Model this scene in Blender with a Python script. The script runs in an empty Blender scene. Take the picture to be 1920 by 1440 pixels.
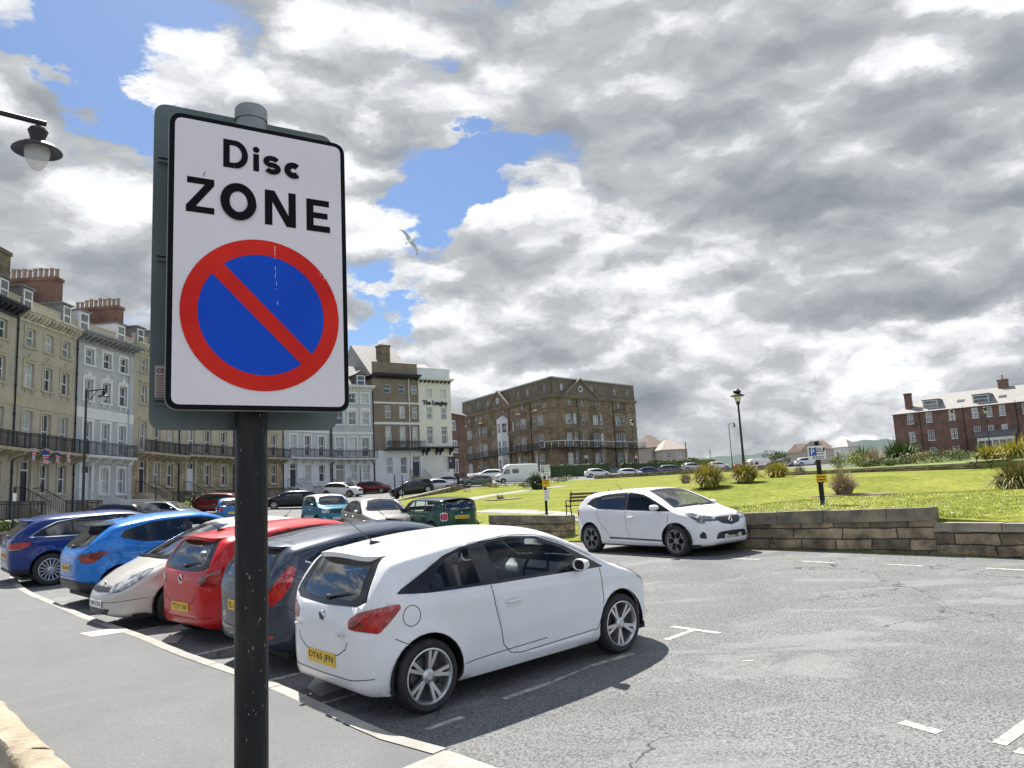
import bpy, bmesh, math, random
import numpy as np
from mathutils import Vector, Matrix
from mathutils.bvhtree import BVHTree
from mathutils.geometry import tessellate_polygon
random.seed(7)
SC = bpy.context.scene
COL = SC.collection
PI = math.pi
# ---------------------------------------------------------------- camera
F, CX, CY = 1442.0, 960.0, 720.0           # photo pixels (1920 x 1440)
CAMZ = 2.1
_up = np.array([465. - CX, -(-9000. - CY), F]); _up /= np.linalg.norm(_up)
_f = np.array([0, 0, 1.]); _fh = _f - _up * (_f @ _up); _fh /= np.linalg.norm(_fh)
_rt = np.cross(_fh, _up); _rt = _rt if _rt[0] > 0 else -_rt
RM = np.stack([_rt, _fh, _up])             # world = RM @ cam (x right, y up, z forward)
cam = bpy.data.cameras.new('camera'); camo = bpy.data.objects.new('camera', cam); COL.objects.link(camo)
M = Matrix.Identity(4)
for r in range(3):
    M[r][0] = RM[r][0]; M[r][1] = RM[r][1]; M[r][2] = -RM[r][2]
M[2][3] = CAMZ
camo.matrix_world = M
cam.sensor_width = 36; cam.lens = F / 1920 * 36; cam.clip_start = .05; cam.clip_end = 9000
SC.camera = camo
SC.view_settings.view_transform = 'Standard'; SC.view_settings.look = 'None'
SC.view_settings.exposure = 0.95; SC.view_settings.gamma = 1

def ray(px, py):
    return RM @ np.array([(px - CX) / F, -(py - CY) / F, 1.])
def P(px, py, z):                          # world point seen at a photo pixel at camera depth z
    d = ray(px, py) * z
    return Vector((d[0], d[1], d[2] + CAMZ))
# ---------------------------------------------------------------- sun and sky
SUN_AZ, SUN_EL = math.radians(-20), math.radians(56)     # azimuth from +Y towards +X
sdir = Vector((math.sin(SUN_AZ) * math.cos(SUN_EL), math.cos(SUN_AZ) * math.cos(SUN_EL), math.sin(SUN_EL)))
sun = bpy.data.lights.new('sun', 'SUN'); sun.energy = 5.0; sun.angle = math.radians(.5); sun.color = (1, .95, .88)
suno = bpy.data.objects.new('sun', sun); COL.objects.link(suno)
suno.rotation_euler = sdir.to_track_quat('Z', 'Y').to_euler(); suno.location = (0, 0, 60)

W = bpy.data.worlds.new("World"); SC.world = W; W.use_nodes = True
WN, WL = W.node_tree.nodes, W.node_tree.links
WN.clear()
def wn(t, **k):
    n = WN.new(t)
    for a, v in k.items(): setattr(n, a, v)
    return n
def wmath(op, a, b=None, c=None, clamp=False):
    n = wn('ShaderNodeMath', operation=op, use_clamp=clamp)
    for i, v in enumerate((a, b, c)):
        if v is None: continue
        if isinstance(v, (int, float)): n.inputs[i].default_value = v
        else: WL.new(v, n.inputs[i])
    return n.outputs[0]
def wvec(op, a, b=None):
    n = wn('ShaderNodeVectorMath', operation=op)
    for i, v in enumerate((a, b)):
        if v is None: continue
        if isinstance(v, (tuple, Vector)): n.inputs[i].default_value = v
        else: WL.new(v, n.inputs[i])
    return n
SKY_H, SKY_SEED, SKY_COVER = .75, 4.1, .20
SKY_BLOBS = [(850, 360, 2.5, -.45), (940, 290, 2.2, -.42), (775, 110, 2.2, -.30), (235, 190, 2.2, -.45), (90, 10, 3.0, -.45), (190, 70, 2.3, -.35), (240, 545, 1.9, -.30), (700, 610, 2.3, -.45), (985, 240, 1.5, -.25),
             (480, 130, 7, .36), (640, 60, 3.5, .35), (640, 230, 5, .30), (30, 190, 4, .25), (100, 400, 5.5, .40), (400, 480, 7, .35), (60, 620, 4, .2), (1500, 330, 20, .32), (1300, 620, 14, .28), (900, 560, 6, .25), (950, 110, 3.5, .35), (730, 20, 3.2, .30), (840, 190, 3.2, .38), (620, 340, 4.5, .35), (1000, 700, 6, .25), (1700, 700, 10, .28)]
def build_sky():
    sky = wn('ShaderNodeTexSky'); sky.sky_type = 'NISHITA'; sky.sun_disc = False
    sky.sun_elevation = SUN_EL; sky.sun_rotation = SUN_AZ; sky.altitude = 20; sky.air_density = 1.0; sky.dust_density = .6; sky.ozone_density = 2.0
    tc = wn('ShaderNodeTexCoord'); D = tc.outputs['Generated']
    sep = wn('ShaderNodeSeparateXYZ'); WL.new(D, sep.inputs[0])
    zz = wmath('ADD', wmath('MAXIMUM', sep.outputs[2], -.02), SKY_H)
    comb = wn('ShaderNodeCombineXYZ')
    WL.new(wmath('DIVIDE', sep.outputs[0], zz), comb.inputs[0]); WL.new(wmath('DIVIDE', sep.outputs[1], zz), comb.inputs[1])
    WL.new(wmath('MULTIPLY', wmath('MAXIMUM', sep.outputs[2], -.02), 1.5), comb.inputs[2])
    p = comb.outputs[0]
    def noise(vec, sc, det, rough, dist=0.0, seed=0.0):
        n = wn('ShaderNodeTexNoise'); n.noise_dimensions = '3D'
        n.inputs['Scale'].default_value = sc; n.inputs['Detail'].default_value = det
        n.inputs['Roughness'].default_value = rough; n.inputs['Distortion'].default_value = dist
        if seed:
            a = wvec('ADD', vec, (seed, seed * .7, seed * .3)); vec = a.outputs[0]
        WL.new(vec, n.inputs['Vector']); return n.outputs['Fac']
    def puffs(vec, sc, det):
        v = wn('ShaderNodeTexVoronoi'); v.feature = 'F1'; v.normalize = False; v.inputs['Scale'].default_value = sc; v.inputs['Detail'].default_value = det; v.inputs['Roughness'].default_value = .5; v.inputs['Lacunarity'].default_value = 2.3; WL.new(vec, v.inputs['Vector'])
        return wmath('SUBTRACT', .5, v.outputs['Distance'])
    # turbulence that makes the puffs ragged
    tn = wn('ShaderNodeTexNoise'); tn.inputs['Scale'].default_value = 9; tn.inputs['Detail'].default_value = 7; tn.inputs['Roughness'].default_value = .62; WL.new(p, tn.inputs['Vector'])
    tv = wn('ShaderNodeVectorMath', operation='MULTIPLY_ADD'); WL.new(tn.outputs['Color'], tv.inputs[0]); tv.inputs[1].default_value = (.11, .11, .11); WL.new(p, tv.inputs[2])
    pw = tv.outputs[0]
    def dens(vec, det, pd):
        big = noise(vec, 2.6, 2, .5, .0, SKY_SEED)
        d = wmath('MULTIPLY', wmath('SUBTRACT', big, .5), 1.25)
        if det: d = wmath('ADD', d, wmath('MULTIPLY', wmath('SUBTRACT', noise(vec, 6.3, det, .60, .0, 1.7), .5), .80))
        return wmath('ADD', d, wmath('MULTIPLY', puffs(vec, 6.2, pd), .50))
    d0 = dens(pw, 9, 1)
    # cloud tops towards the zenith and the sun are lit, bases are grey
    d1 = dens(wvec('MULTIPLY', pw, (.978, .966, 1.05)).outputs[0], 5, 1)
    d2 = dens(wvec('MULTIPLY', pw, (.92, .89, 1.16)).outputs[0], 2, 0)
    dw = wn('ShaderNodeVectorMath', operation='MULTIPLY_ADD'); WL.new(wvec('SUBTRACT', tn.outputs['Color'], (.5, .5, .5)).outputs[0], dw.inputs[0]); dw.inputs[1].default_value = (.30, .30, .30); WL.new(D, dw.inputs[2])
    Dw = wvec('NORMALIZE', dw.outputs[0]).outputs[0]
    bias = None
    for (bx, by, rad, wgt) in SKY_BLOBS:
        v = ray(bx, by); v = Vector(v).normalized()
        dt = wvec('DOT_PRODUCT', Dw, tuple(v)).outputs['Value']
        c = 1 - math.cos(math.radians(rad))
        e = wmath('POWER', 2.718, wmath('DIVIDE', wmath('SUBTRACT', dt, 1.0), c))
        t = wmath('MULTIPLY', e, wgt)
        bias = t if bias is None else wmath('ADD', bias, t)
    lowb = wn('ShaderNodeMapRange'); lowb.interpolation_type = 'SMOOTHSTEP'; WL.new(sep.outputs[2], lowb.inputs[0]); lowb.inputs[1].default_value = .0; lowb.inputs[2].default_value = .16; lowb.inputs[3].default_value = .30; lowb.inputs[4].default_value = 0
    bias = wmath('ADD', bias, lowb.outputs[0])
    dd = wmath('ADD', wmath('ADD', d0, bias), SKY_COVER)
    cov = wn('ShaderNodeMapRange'); cov.interpolation_type = 'SMOOTHSTEP'
    WL.new(dd, cov.inputs[0]); cov.inputs[1].default_value = .0; cov.inputs[2].default_value = .20
    thick = wn('ShaderNodeMapRange'); thick.interpolation_type = 'LINEAR'
    WL.new(wmath('ADD', wmath('ADD', d0, wmath('MINIMUM', bias, .12)), SKY_COVER), thick.inputs[0]); thick.inputs[1].default_value = .08; thick.inputs[2].default_value = .75
    lit = wmath('ADD', wmath('MULTIPLY', wmath('SUBTRACT', d0, d1), 1.8), wmath('MULTIPLY', wmath('SUBTRACT', d0, d2), .75))
    shade = wmath('ADD', wmath('SUBTRACT', .94, wmath('MULTIPLY', thick.outputs[0], .58)), lit)
    shade = wmath('ADD', wmath('MULTIPLY', shade, .72), .22)
    ramp = wn('ShaderNodeValToRGB'); WL.new(shade, ramp.inputs[0])
    cr = ramp.color_ramp; cr.elements[0].position = .0; cr.elements[0].color = (.17, .19, .215, 1)
    cr.elements[1].position = 1.0; cr.elements[1].color = (.82, .83, .85, 1)
    e = cr.elements.new(.48); e.color = (.31, .335, .362, 1)
    e = cr.elements.new(.76); e.color = (.46, .48, .505, 1)
    scl = wn('ShaderNodeVectorMath', operation='SCALE'); WL.new(ramp.outputs[0], scl.inputs[0]); 
    # clouds on the side away from the sun are front-lit, and made brighter to add fill
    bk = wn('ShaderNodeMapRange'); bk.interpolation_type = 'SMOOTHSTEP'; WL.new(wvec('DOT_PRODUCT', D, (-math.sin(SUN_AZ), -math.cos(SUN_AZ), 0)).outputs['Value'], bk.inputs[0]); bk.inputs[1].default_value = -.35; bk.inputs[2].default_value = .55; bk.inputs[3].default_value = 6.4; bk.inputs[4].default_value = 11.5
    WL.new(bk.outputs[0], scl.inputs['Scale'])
    skb = wn('ShaderNodeVectorMath', operation='MULTIPLY'); WL.new(sky.outputs[0], skb.inputs[0]); skb.inputs[1].default_value = (.47, .54, .63)
    mix = wn('ShaderNodeMix'); mix.data_type = 'RGBA'
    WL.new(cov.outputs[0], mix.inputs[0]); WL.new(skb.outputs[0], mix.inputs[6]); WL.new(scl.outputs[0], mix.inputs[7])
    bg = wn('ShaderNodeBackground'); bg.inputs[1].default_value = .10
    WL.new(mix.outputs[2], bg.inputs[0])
    out = wn('ShaderNodeOutputWorld'); WL.new(bg.outputs[0], out.inputs[0])
build_sky()
# ---------------------------------------------------------------- helpers
def tag(o, label=None, cat=None, group=None, kind=None):
    if label: o['label'] = label
    if cat: o['category'] = cat
    if group: o['group'] = group
    if kind: o['kind'] = kind
    return o
def empty(name, loc=(0, 0, 0), rz=0, mat=None):
    o = bpy.data.objects.new(name, None); COL.objects.link(o)
    o.empty_display_size = .2
    if mat is not None: o.matrix_world = mat
    else: o.location = loc; o.rotation_euler = (0, 0, rz)
    return o
class MB:
    """collects shapes and links them as one mesh object"""
    def __init__(s): s.v = []; s.f = []; s.m = []; s.mi = 0; s.X = None; s.sm = []; s.smooth = False
    def add(s, vs, fs):
        o = len(s.v)
        for p in vs:
            p = Vector(p)
            s.v.append(tuple(s.X @ p) if s.X is not None else tuple(p))
        for f in fs: s.f.append(tuple(i + o for i in f)); s.m.append(s.mi); s.sm.append(s.smooth)
        return s
    def box(s, a, b, mi=None):
        if mi is not None: s.mi = mi
        (x0, y0, z0), (x1, y1, z1) = a, b
        return s.add([(x0, y0, z0), (x1, y0, z0), (x1, y1, z0), (x0, y1, z0), (x0, y0, z1), (x1, y0, z1), (x1, y1, z1), (x0, y1, z1)],
                     [(0, 3, 2, 1), (4, 5, 6, 7), (0, 1, 5, 4), (1, 2, 6, 5), (2, 3, 7, 6), (3, 0, 4, 7)])
    def quad(s, *p): return s.add(p, [tuple(range(len(p)))])
    def tube(s, pts, r, n=8, cap=True):
        pts = [Vector(p) for p in pts]; vs = []; fs = []
        rr = r if isinstance(r, (list, tuple)) else [r] * len(pts)
        ref = None
        for i, p in enumerate(pts):
            t = (pts[min(i + 1, len(pts) - 1)] - pts[max(i - 1, 0)])
            t = t.normalized() if t.length > 1e-9 else Vector((0, 0, 1))
            if ref is None: ref = Vector((0, 0, 1)) if abs(t.z) < .9 else Vector((1, 0, 0))
            a = t.cross(ref).normalized(); b = t.cross(a).normalized()
            for k in range(n):
                q = 2 * PI * k / n
                vs.append(p + a * math.cos(q) * rr[i] + b * math.sin(q) * rr[i])
        for i in range(len(pts) - 1):
            for k in range(n):
                fs.append((i * n + k, i * n + (k + 1) % n, (i + 1) * n + (k + 1) % n, (i + 1) * n + k))
        if cap: fs.append(tuple(range(n))[::-1]); fs.append(tuple((len(pts) - 1) * n + k for k in range(n)))
        return s.add(vs, fs)
    def lathe(s, prof, n=24, axis='z', c=(0, 0, 0), caps=False):
        vs = []; fs = []
        for (r, h) in prof:
            for k in range(n):
                a = 2 * PI * k / n; u, w = r * math.cos(a), r * math.sin(a)
                q = {'z': (u, w, h), 'y': (u, h, w), 'x': (h, u, w)}[axis]
                vs.append((q[0] + c[0], q[1] + c[1], q[2] + c[2]))
        m = len(prof)
        for i in range(m - 1):
            for k in range(n):
                fs.append((i * n + k, i * n + (k + 1) % n, (i + 1) * n + (k + 1) % n, (i + 1) * n + k))
        if caps: fs.append(tuple(range(n))[::-1]); fs.append(tuple((m - 1) * n + k for k in range(n)))
        return s.add(vs, fs)
    def prism(s, poly, y0, y1, plane='xz'):
        """extrude a polygon drawn in a plane"""
        def q(u, w, h): return {'xz': (u, h, w), 'xy': (u, w, h), 'yz': (h, u, w)}[plane]
        n = len(poly); vs = [q(u, w, y0) for u, w in poly] + [q(u, w, y1) for u, w in poly]
        tri = tessellate_polygon([[Vector((u, w, 0)) for u, w in poly]])
        fs = [tuple(t) for t in tri] + [tuple(i + n for i in t[::-1]) for t in tri]
        fs += [(i, (i + 1) % n, (i + 1) % n + n, i + n) for i in range(n)]
        return s.add(vs, fs)
    def flat(s, poly3):
        tri = tessellate_polygon([[Vector(p) for p in poly3]])
        return s.add(poly3, [tuple(t) for t in tri])
    def mesh(s, name, mats, fixn=True, angle=35):
        me = bpy.data.meshes.new(name); me.from_pydata(s.v, [], s.f)
        for m in (mats if isinstance(mats, (list, tuple)) else [mats]): me.materials.append(m)
        me.polygons.foreach_set('material_index', s.m)
        if fixn:
            bm = bmesh.new(); bm.from_mesh(me); bmesh.ops.recalc_face_normals(bm, faces=bm.faces); bm.to_mesh(me); bm.free()
        if any(s.sm) or s.smooth:
            me.polygons.foreach_set('use_smooth', [True] * len(me.polygons)); me.set_sharp_from_angle(angle=math.radians(angle))
        me.update(); return me
    def build(s, name, mats, parent=None, fixn=True, angle=35):
        return link(name, s.mesh(name, mats, fixn, angle), parent)
def link(name, me, parent=None, mat=None):
    o = bpy.data.objects.new(name, me); COL.objects.link(o)
    if parent is not None: o.parent = parent
    if mat is not None: o.matrix_local = mat
    return o
def lerp(a, b, t): return a + (b - a) * t
def interp(pts, x):
    """monotone (pchip-like) interpolation of control points sorted by x"""
    n = len(pts)
    if x <= pts[0][0]: return pts[0][1]
    if x >= pts[-1][0]: return pts[-1][1]
    for i in range(n - 1):
        if x <= pts[i + 1][0]: break
    def sl(k): return (pts[k + 1][1] - pts[k][1]) / (pts[k + 1][0] - pts[k][0])
    def tan(k):
        if k == 0: return sl(0)
        if k == n - 1: return sl(n - 2)
        a, b = sl(k - 1), sl(k)
        if a * b <= 0: return 0
        return 2 * a * b / (a + b)
    h = pts[i + 1][0] - pts[i][0]; t = (x - pts[i][0]) / h
    y0, y1, m0, m1 = pts[i][1], pts[i + 1][1], tan(i) * h, tan(i + 1) * h
    return (2*t**3-3*t**2+1)*y0 + (t**3-2*t**2+t)*m0 + (-2*t**3+3*t**2)*y1 + (t**3-t**2)*m1
def roundpoly(poly, r, seg=3):
    out = []; n = len(poly)
    for i in range(n):
        p0, p1, p2 = Vector(poly[i - 1]), Vector(poly[i]), Vector(poly[(i + 1) % n])
        a, b = p0 - p1, p2 - p1
        d = min(r, a.length * .45, b.length * .45)
        A, B = p1 + a.normalized() * d, p1 + b.normalized() * d
        for k in range(seg + 1):
            t = k / seg
            q = A * (1 - t) ** 2 + p1 * 2 * t * (1 - t) + B * t * t
            out.append((q.x, q.y))
    return out
def grow(poly, d):
    """offset a polygon outwards"""
    n = len(poly); area = sum(poly[i - 1][0] * poly[i][1] - poly[i][0] * poly[i - 1][1] for i in range(n))
    sg = 1 if area > 0 else -1; out = []
    for i in range(n):
        p0, p1, p2 = Vector(poly[i - 1]), Vector(poly[i]), Vector(poly[(i + 1) % n])
        e1, e2 = (p1 - p0).normalized(), (p2 - p1).normalized()
        n1, n2 = Vector((e1.y, -e1.x)) * sg, Vector((e2.y, -e2.x)) * sg
        m = n1 + n2
        m = m / max(.35, m.dot(n1)) if m.length > 1e-6 else n1
        q = p1 + m * d; out.append((q.x, q.y))
    return out
# ---------------------------------------------------------------- materials
MATS = {}
def mat(name, col, rough=.6, metal=0., col2=None, nscale=3., detail=6, bump=0., bscale=None, coat=0., spec=.5, contrast=(.35, .65), stretch=None, dist=0.):
    if name in MATS: return MATS[name]
    m = bpy.data.materials.new(name); m.use_nodes = True; MATS[name] = m
    N, L = m.node_tree.nodes, m.node_tree.links; b = N['Principled BSDF']
    b.inputs['Roughness'].default_value = rough; b.inputs['Metallic'].default_value = metal
    b.inputs['Coat Weight'].default_value = coat; b.inputs['Coat Roughness'].default_value = .03; b.inputs['Specular IOR Level'].default_value = spec
    b.inputs['Base Color'].default_value = (*col, 1)
    if col2 is not None or bump:
        tc = N.new('ShaderNodeTexCoord'); vec = tc.outputs['Object']
        if stretch:
            mp = N.new('ShaderNodeMapping'); L.new(vec, mp.inputs[0]); mp.inputs['Scale'].default_value = stretch; vec = mp.outputs[0]
    if col2 is not None:
        n = N.new('ShaderNodeTexNoise'); n.inputs['Scale'].default_value = nscale; n.inputs['Detail'].default_value = detail; n.inputs['Roughness'].default_value = .62; n.inputs['Distortion'].default_value = dist
        L.new(vec, n.inputs['Vector'])
        r = N.new('ShaderNodeMapRange'); r.inputs[1].default_value = contrast[0]; r.inputs[2].default_value = contrast[1]; L.new(n.outputs['Fac'], r.inputs[0])
        x = N.new('ShaderNodeMix'); x.data_type = 'RGBA'; x.inputs[6].default_value = (*col, 1); x.inputs[7].default_value = (*col2, 1)
        L.new(r.outputs[0], x.inputs[0]); L.new(x.outputs[2], b.inputs['Base Color'])
    if bump:
        n2 = N.new('ShaderNodeTexNoise'); n2.inputs['Scale'].default_value = bscale or nscale * 4; n2.inputs['Detail'].default_value = 8
        L.new(vec, n2.inputs['Vector'])
        bp = N.new('ShaderNodeBump'); bp.inputs['Strength'].default_value = bump; bp.inputs['Distance'].default_value = .02
        L.new(n2.outputs['Fac'], bp.inputs['Height']); L.new(bp.outputs[0], b.inputs['Normal'])
    return m
def glassmat(name, tint=(.45, .5, .5), ior=1.5):
    if name in MATS: return MATS[name]
    m = bpy.data.materials.new(name); m.use_nodes = True; MATS[name] = m
    N, L = m.node_tree.nodes, m.node_tree.links; N.clear()
    o = N.new('ShaderNodeOutputMaterial'); t = N.new('ShaderNodeBsdfTransparent'); t.inputs[0].default_value = (*tint, 1)
    g = N.new('ShaderNodeBsdfGlossy'); g.inputs['Roughness'].default_value = .01; g.inputs[0].default_value = (1, 1, 1, 1)
    fr = N.new('ShaderNodeFresnel'); fr.inputs[0].default_value = ior
    x = N.new('ShaderNodeMixShader'); L.new(fr.outputs[0], x.inputs[0]); L.new(t.outputs[0], x.inputs[1]); L.new(g.outputs[0], x.inputs[2]); L.new(x.outputs[0], o.inputs[0])
    return m
def brickmat(name, c1, c2, mortar, bw=.5, bh=.25, ms=.012, rough=.85, stain=.5, bump=.4, nscale=1.2, warp=0.):
    """coursed blocks in object space: works on upright faces (x or y running along) """
    if name in MATS: return MATS[name]
    m = bpy.data.materials.new(name); m.use_nodes = True; MATS[name] = m
    N, L = m.node_tree.nodes, m.node_tree.links; b = N['Principled BSDF']; b.inputs['Roughness'].default_value = rough
    tc = N.new('ShaderNodeTexCoord'); sp = N.new('ShaderNodeSeparateXYZ'); L.new(tc.outputs['Object'], sp.inputs[0])
    ad = N.new('ShaderNodeMath'); ad.operation = 'ADD'; L.new(sp.outputs[0], ad.inputs[0]); L.new(sp.outputs[1], ad.inputs[1])
    cb = N.new('ShaderNodeCombineXYZ'); L.new(ad.outputs[0], cb.inputs[0]); L.new(sp.outputs[2], cb.inputs[1])
    if warp:
        wz = N.new('ShaderNodeTexNoise'); wz.inputs['Scale'].default_value = 2.6; wz.inputs['Detail'].default_value = 6; L.new(tc.outputs['Object'], wz.inputs['Vector'])
        wv = N.new('ShaderNodeVectorMath'); wv.operation = 'MULTIPLY_ADD'; L.new(wz.outputs['Color'], wv.inputs[0]); wv.inputs[1].default_value = (warp * 2, warp, 0); L.new(cb.outputs[0], wv.inputs[2]); cb = wv
    br = N.new('ShaderNodeTexBrick'); L.new(cb.outputs[0], br.inputs['Vector'])
    br.inputs['Color1'].default_value = (*c1, 1); br.inputs['Color2'].default_value = (*c2, 1); br.inputs['Mortar'].default_value = (*mortar, 1)
    br.inputs['Scale'].default_value = 1; br.inputs['Mortar Size'].default_value = ms; br.inputs['Brick Width'].default_value = bw; br.inputs['Row Height'].default_value = bh; br.squash = 1.45; br.squash_frequency = 3; br.offset = .43
    n = N.new('ShaderNodeTexNoise'); n.inputs['Scale'].default_value = nscale; n.inputs['Detail'].default_value = 9; n.inputs['Roughness'].default_value = .65; L.new(tc.outputs['Object'], n.inputs['Vector'])
    r = N.new('ShaderNodeMapRange'); r.inputs[1].default_value = .3; r.inputs[2].default_value = .7; r.inputs[3].default_value = 1 - stain; r.inputs[4].default_value = 1 + stain * .4; L.new(n.outputs['Fac'], r.inputs[0])
    x = N.new('ShaderNodeMix'); x.data_type = 'RGBA'; x.blend_type = 'MULTIPLY'; x.inputs[0].default_value = 1
    L.new(br.outputs['Color'], x.inputs[6]); L.new(r.outputs[0], x.inputs[7]); L.new(x.outputs[2], b.inputs['Base Color'])
    n2 = N.new('ShaderNodeTexNoise'); n2.inputs['Scale'].default_value = 14; n2.inputs['Detail'].default_value = 8; L.new(tc.outputs['Object'], n2.inputs['Vector'])
    hm = N.new('ShaderNodeMath'); hm.operation = 'SUBTRACT'; L.new(n2.outputs['Fac'], hm.inputs[0]); L.new(br.outputs['Fac'], hm.inputs[1])
    bp = N.new('ShaderNodeBump'); bp.inputs['Strength'].default_value = bump; bp.inputs['Distance'].default_value = .03; L.new(hm.outputs[0], bp.inputs['Height']); L.new(bp.outputs[0], b.inputs['Normal'])
    return m
BLACK = mat('black_metal', (.012, .012, .014), .45)
WHITEP = mat('white_paint', (.78, .78, .77), .5, col2=(.68, .68, .67), nscale=1.5)
DARKP = mat('black_plastic', (.018, .018, .02), .5)
CHROME = mat('chrome', (.75, .75, .77), .12, 1.)
RUBBER = mat('tyre_rubber', (.016, .016, .017), .75, col2=(.03, .029, .028), nscale=14)
ALLOY = mat('alloy_silver', (.55, .56, .58), .32, .85)
ALLOYD = mat('alloy_grey', (.10, .10, .11), .4, .6)
PANE = mat('window_glass_dark', (.035, .045, .055), .04, spec=1.0, col2=(.10, .115, .13), nscale=.9, contrast=(.4, .6))
PANEB = mat('window_glass_blind', (.50, .51, .50), .08, spec=1.0, col2=(.40, .41, .41), nscale=1.2, stretch=(.4, 1, 5)); PANEC = mat('window_glass_curtain', (.38, .40, .41), .06, spec=1.0, col2=(.12, .14, .16), nscale=1.6, contrast=(.38, .62), stretch=(2.5, 1, .6))
def text_mesh(body, size_h=None, width=None, bold=0., depth=0.):
    cu = bpy.data.curves.new('txt', 'FONT'); cu.body = body; cu.align_x = 'CENTER'; cu.align_y = 'CENTER'; cu.offset = bold; cu.extrude = depth; cu.resolution_u = 3
    o = bpy.data.objects.new('txt', cu); COL.objects.link(o); bpy.context.view_layer.update()
    me = bpy.data.meshes.new_from_object(o.evaluated_get(bpy.context.evaluated_depsgraph_get()))
    bpy.data.objects.remove(o); bpy.data.curves.remove(cu)
    vs = [v.co for v in me.vertices]
    x0, x1 = min(v.x for v in vs), max(v.x for v in vs); y0, y1 = min(v.y for v in vs), max(v.y for v in vs)
    sx = (width / (x1 - x0)) if width else None; sy = (size_h / (y1 - y0)) if size_h else None
    sx = sx or sy; sy = sy or sx
    for v in me.vertices: v.co = Vector(((v.co.x - (x0 + x1) / 2) * sx, (v.co.y - (y0 + y1) / 2) * sy, v.co.z))
    return me
# ---------------------------------------------------------------- terrain heights
class TPS:
    def __init__(s, pts, lam=.02):
        p = np.array(pts, float); s.p = p[:, :2] / 50; n = len(p)
        d = np.linalg.norm(s.p[:, None] - s.p[None], axis=2)
        K = np.where(d > 0, d * d * np.log(d + 1e-12), 0) + lam * np.eye(n)
        A = np.zeros((n + 3, n + 3)); A[:n, :n] = K; Q = np.c_[np.ones(n), s.p]; A[:n, n:] = Q; A[n:, :n] = Q.T
        s.w = np.linalg.solve(A, np.r_[p[:, 2], 0, 0, 0])
    def __call__(s, x, y):
        q = np.array([x, y]) / 50; d = np.linalg.norm(s.p - q, axis=1)
        return float((np.where(d > 0, d * d * np.log(d + 1e-12), 0) * s.w[:-3]).sum() + s.w[-3] + s.w[-2] * q[0] + s.w[-1] * q[1])
def nearz(x, y): return .0108 * x + .0433 * y
_c = [(x, y, nearz(x, y)) for x in (-13, -6, 0, 6, 12) for y in (-4, 3, 9, 14, 18) if not (x < -7 and y < 5)]
for q in [(1000, 1008, 26), (610, 990, 36), (530, 954, 68), (320, 985, 48), (100, 966, 53), (243, 957, 64), (437, 938, 81), (622, 925, 95), (760, 912, 103), (15, 1016, 30),
          (895, 909, 100), (950, 907, 107), (1043, 884, 140), (1198, 874, 158), (872, 890, 172), (1180, 896, 116), (1260, 890, 130), (1420, 884, 160), (1640, 862, 139), (1880, 850, 128)]:
    v = P(*q); _c.append((v.x, v.y, v.z))
_c += [(140, 20, 2.5), (80, -40, -1), (-90, -20, -1), (-80, 80, 3.5), (0, -60, -2.5), (60, 60, 2.6), (120, 90, 5.5), (0, 260, 7), (200, 260, 8), (-150, 200, 7)]
_tps = TPS(_c)
def G(x, y):
    z = _tps(x, y)
    r = math.hypot(x, y)
    if r > 180:
        t = min(1, (r - 180) / 120); t = t * t * (3 - 2 * t); z = lerp(z, 6.5 if y > 0 else -3, t)
    return z
_l = []
for q in [(1400, 961, 17.0), (1500, 956, 16.2), (1690, 949, 14.6), (1745, 950, 14.3), (1920, 979, 12.9), (1580, 927, 30), (1330, 908, 38), (1840, 876, 50), (1025, 963, 32), (1076, 1004, 22.6), (1190, 985, 20.8), (1095, 971, 33),
          (741, 944, 60), (752, 931, 78), (900, 917, 94), (1000, 905, 104), (1140, 897, 112), (1290, 889, 112), (1480, 884, 90), (1650, 880, 62), (985, 917, 80), (1540, 945, 17.6), (1885, 930, 27), (940, 938, 60), (1450, 892, 60)]:
    v = P(*q); _l.append((v.x, v.y, v.z))
_l += [(22, 8, 1.2), (40, 30, 2.4)] + [(x, y, G(x, y) + .03) for x, y in ((1.6, 21.6), (2.3, 20.4), (-.6, 24.2), (3.0, 19.4), (.5, 23.0))]
_tl = TPS(_l, .01)
def GL(x, y): return _tl(x, y)
def ground_frame(x, y, heading, zf=G):
    """matrix standing on the slope, local +x along the heading (radians from world +X)"""
    e = .8; z = zf(x, y); dx = (zf(x + e, y) - zf(x - e, y)) / (2 * e); dy = (zf(x, y + e) - zf(x, y - e)) / (2 * e)
    n = Vector((-dx, -dy, 1)).normalized(); h = Vector((math.cos(heading), math.sin(heading), 0)); h = (h - n * h.dot(n)).normalized(); l = n.cross(h)
    m = Matrix.Identity(4)
    for r in range(3): m[r][0] = h[r]; m[r][1] = l[r]; m[r][2] = n[r]
    m[0][3], m[1][3], m[2][3] = x, y, z
    return m
def proj(p):
    c = RM.T @ np.array([p[0], p[1], p[2] - CAMZ]); return CX + F * c[0] / c[2], CY - F * c[1] / c[2]
def hit(px, py, h=0., zf=G):
    """where the view ray of a photo pixel meets the ground raised by h"""
    d = ray(px, py); t0 = .5; f0 = CAMZ + d[2] * t0 - zf(d[0] * t0, d[1] * t0) - h
    t = t0
    while t < 400:
        t1 = t * 1.04 + .05; f1 = CAMZ + d[2] * t1 - zf(d[0] * t1, d[1] * t1) - h
        if f1 <= 0:
            for _ in range(30):
                m = (t + t1) / 2
                if CAMZ + d[2] * m - zf(d[0] * m, d[1] * m) - h > 0: t = m
                else: t1 = m
            break
        t = t1
    return Vector((d[0] * t, d[1] * t, zf(d[0] * t, d[1] * t) + h))
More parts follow.
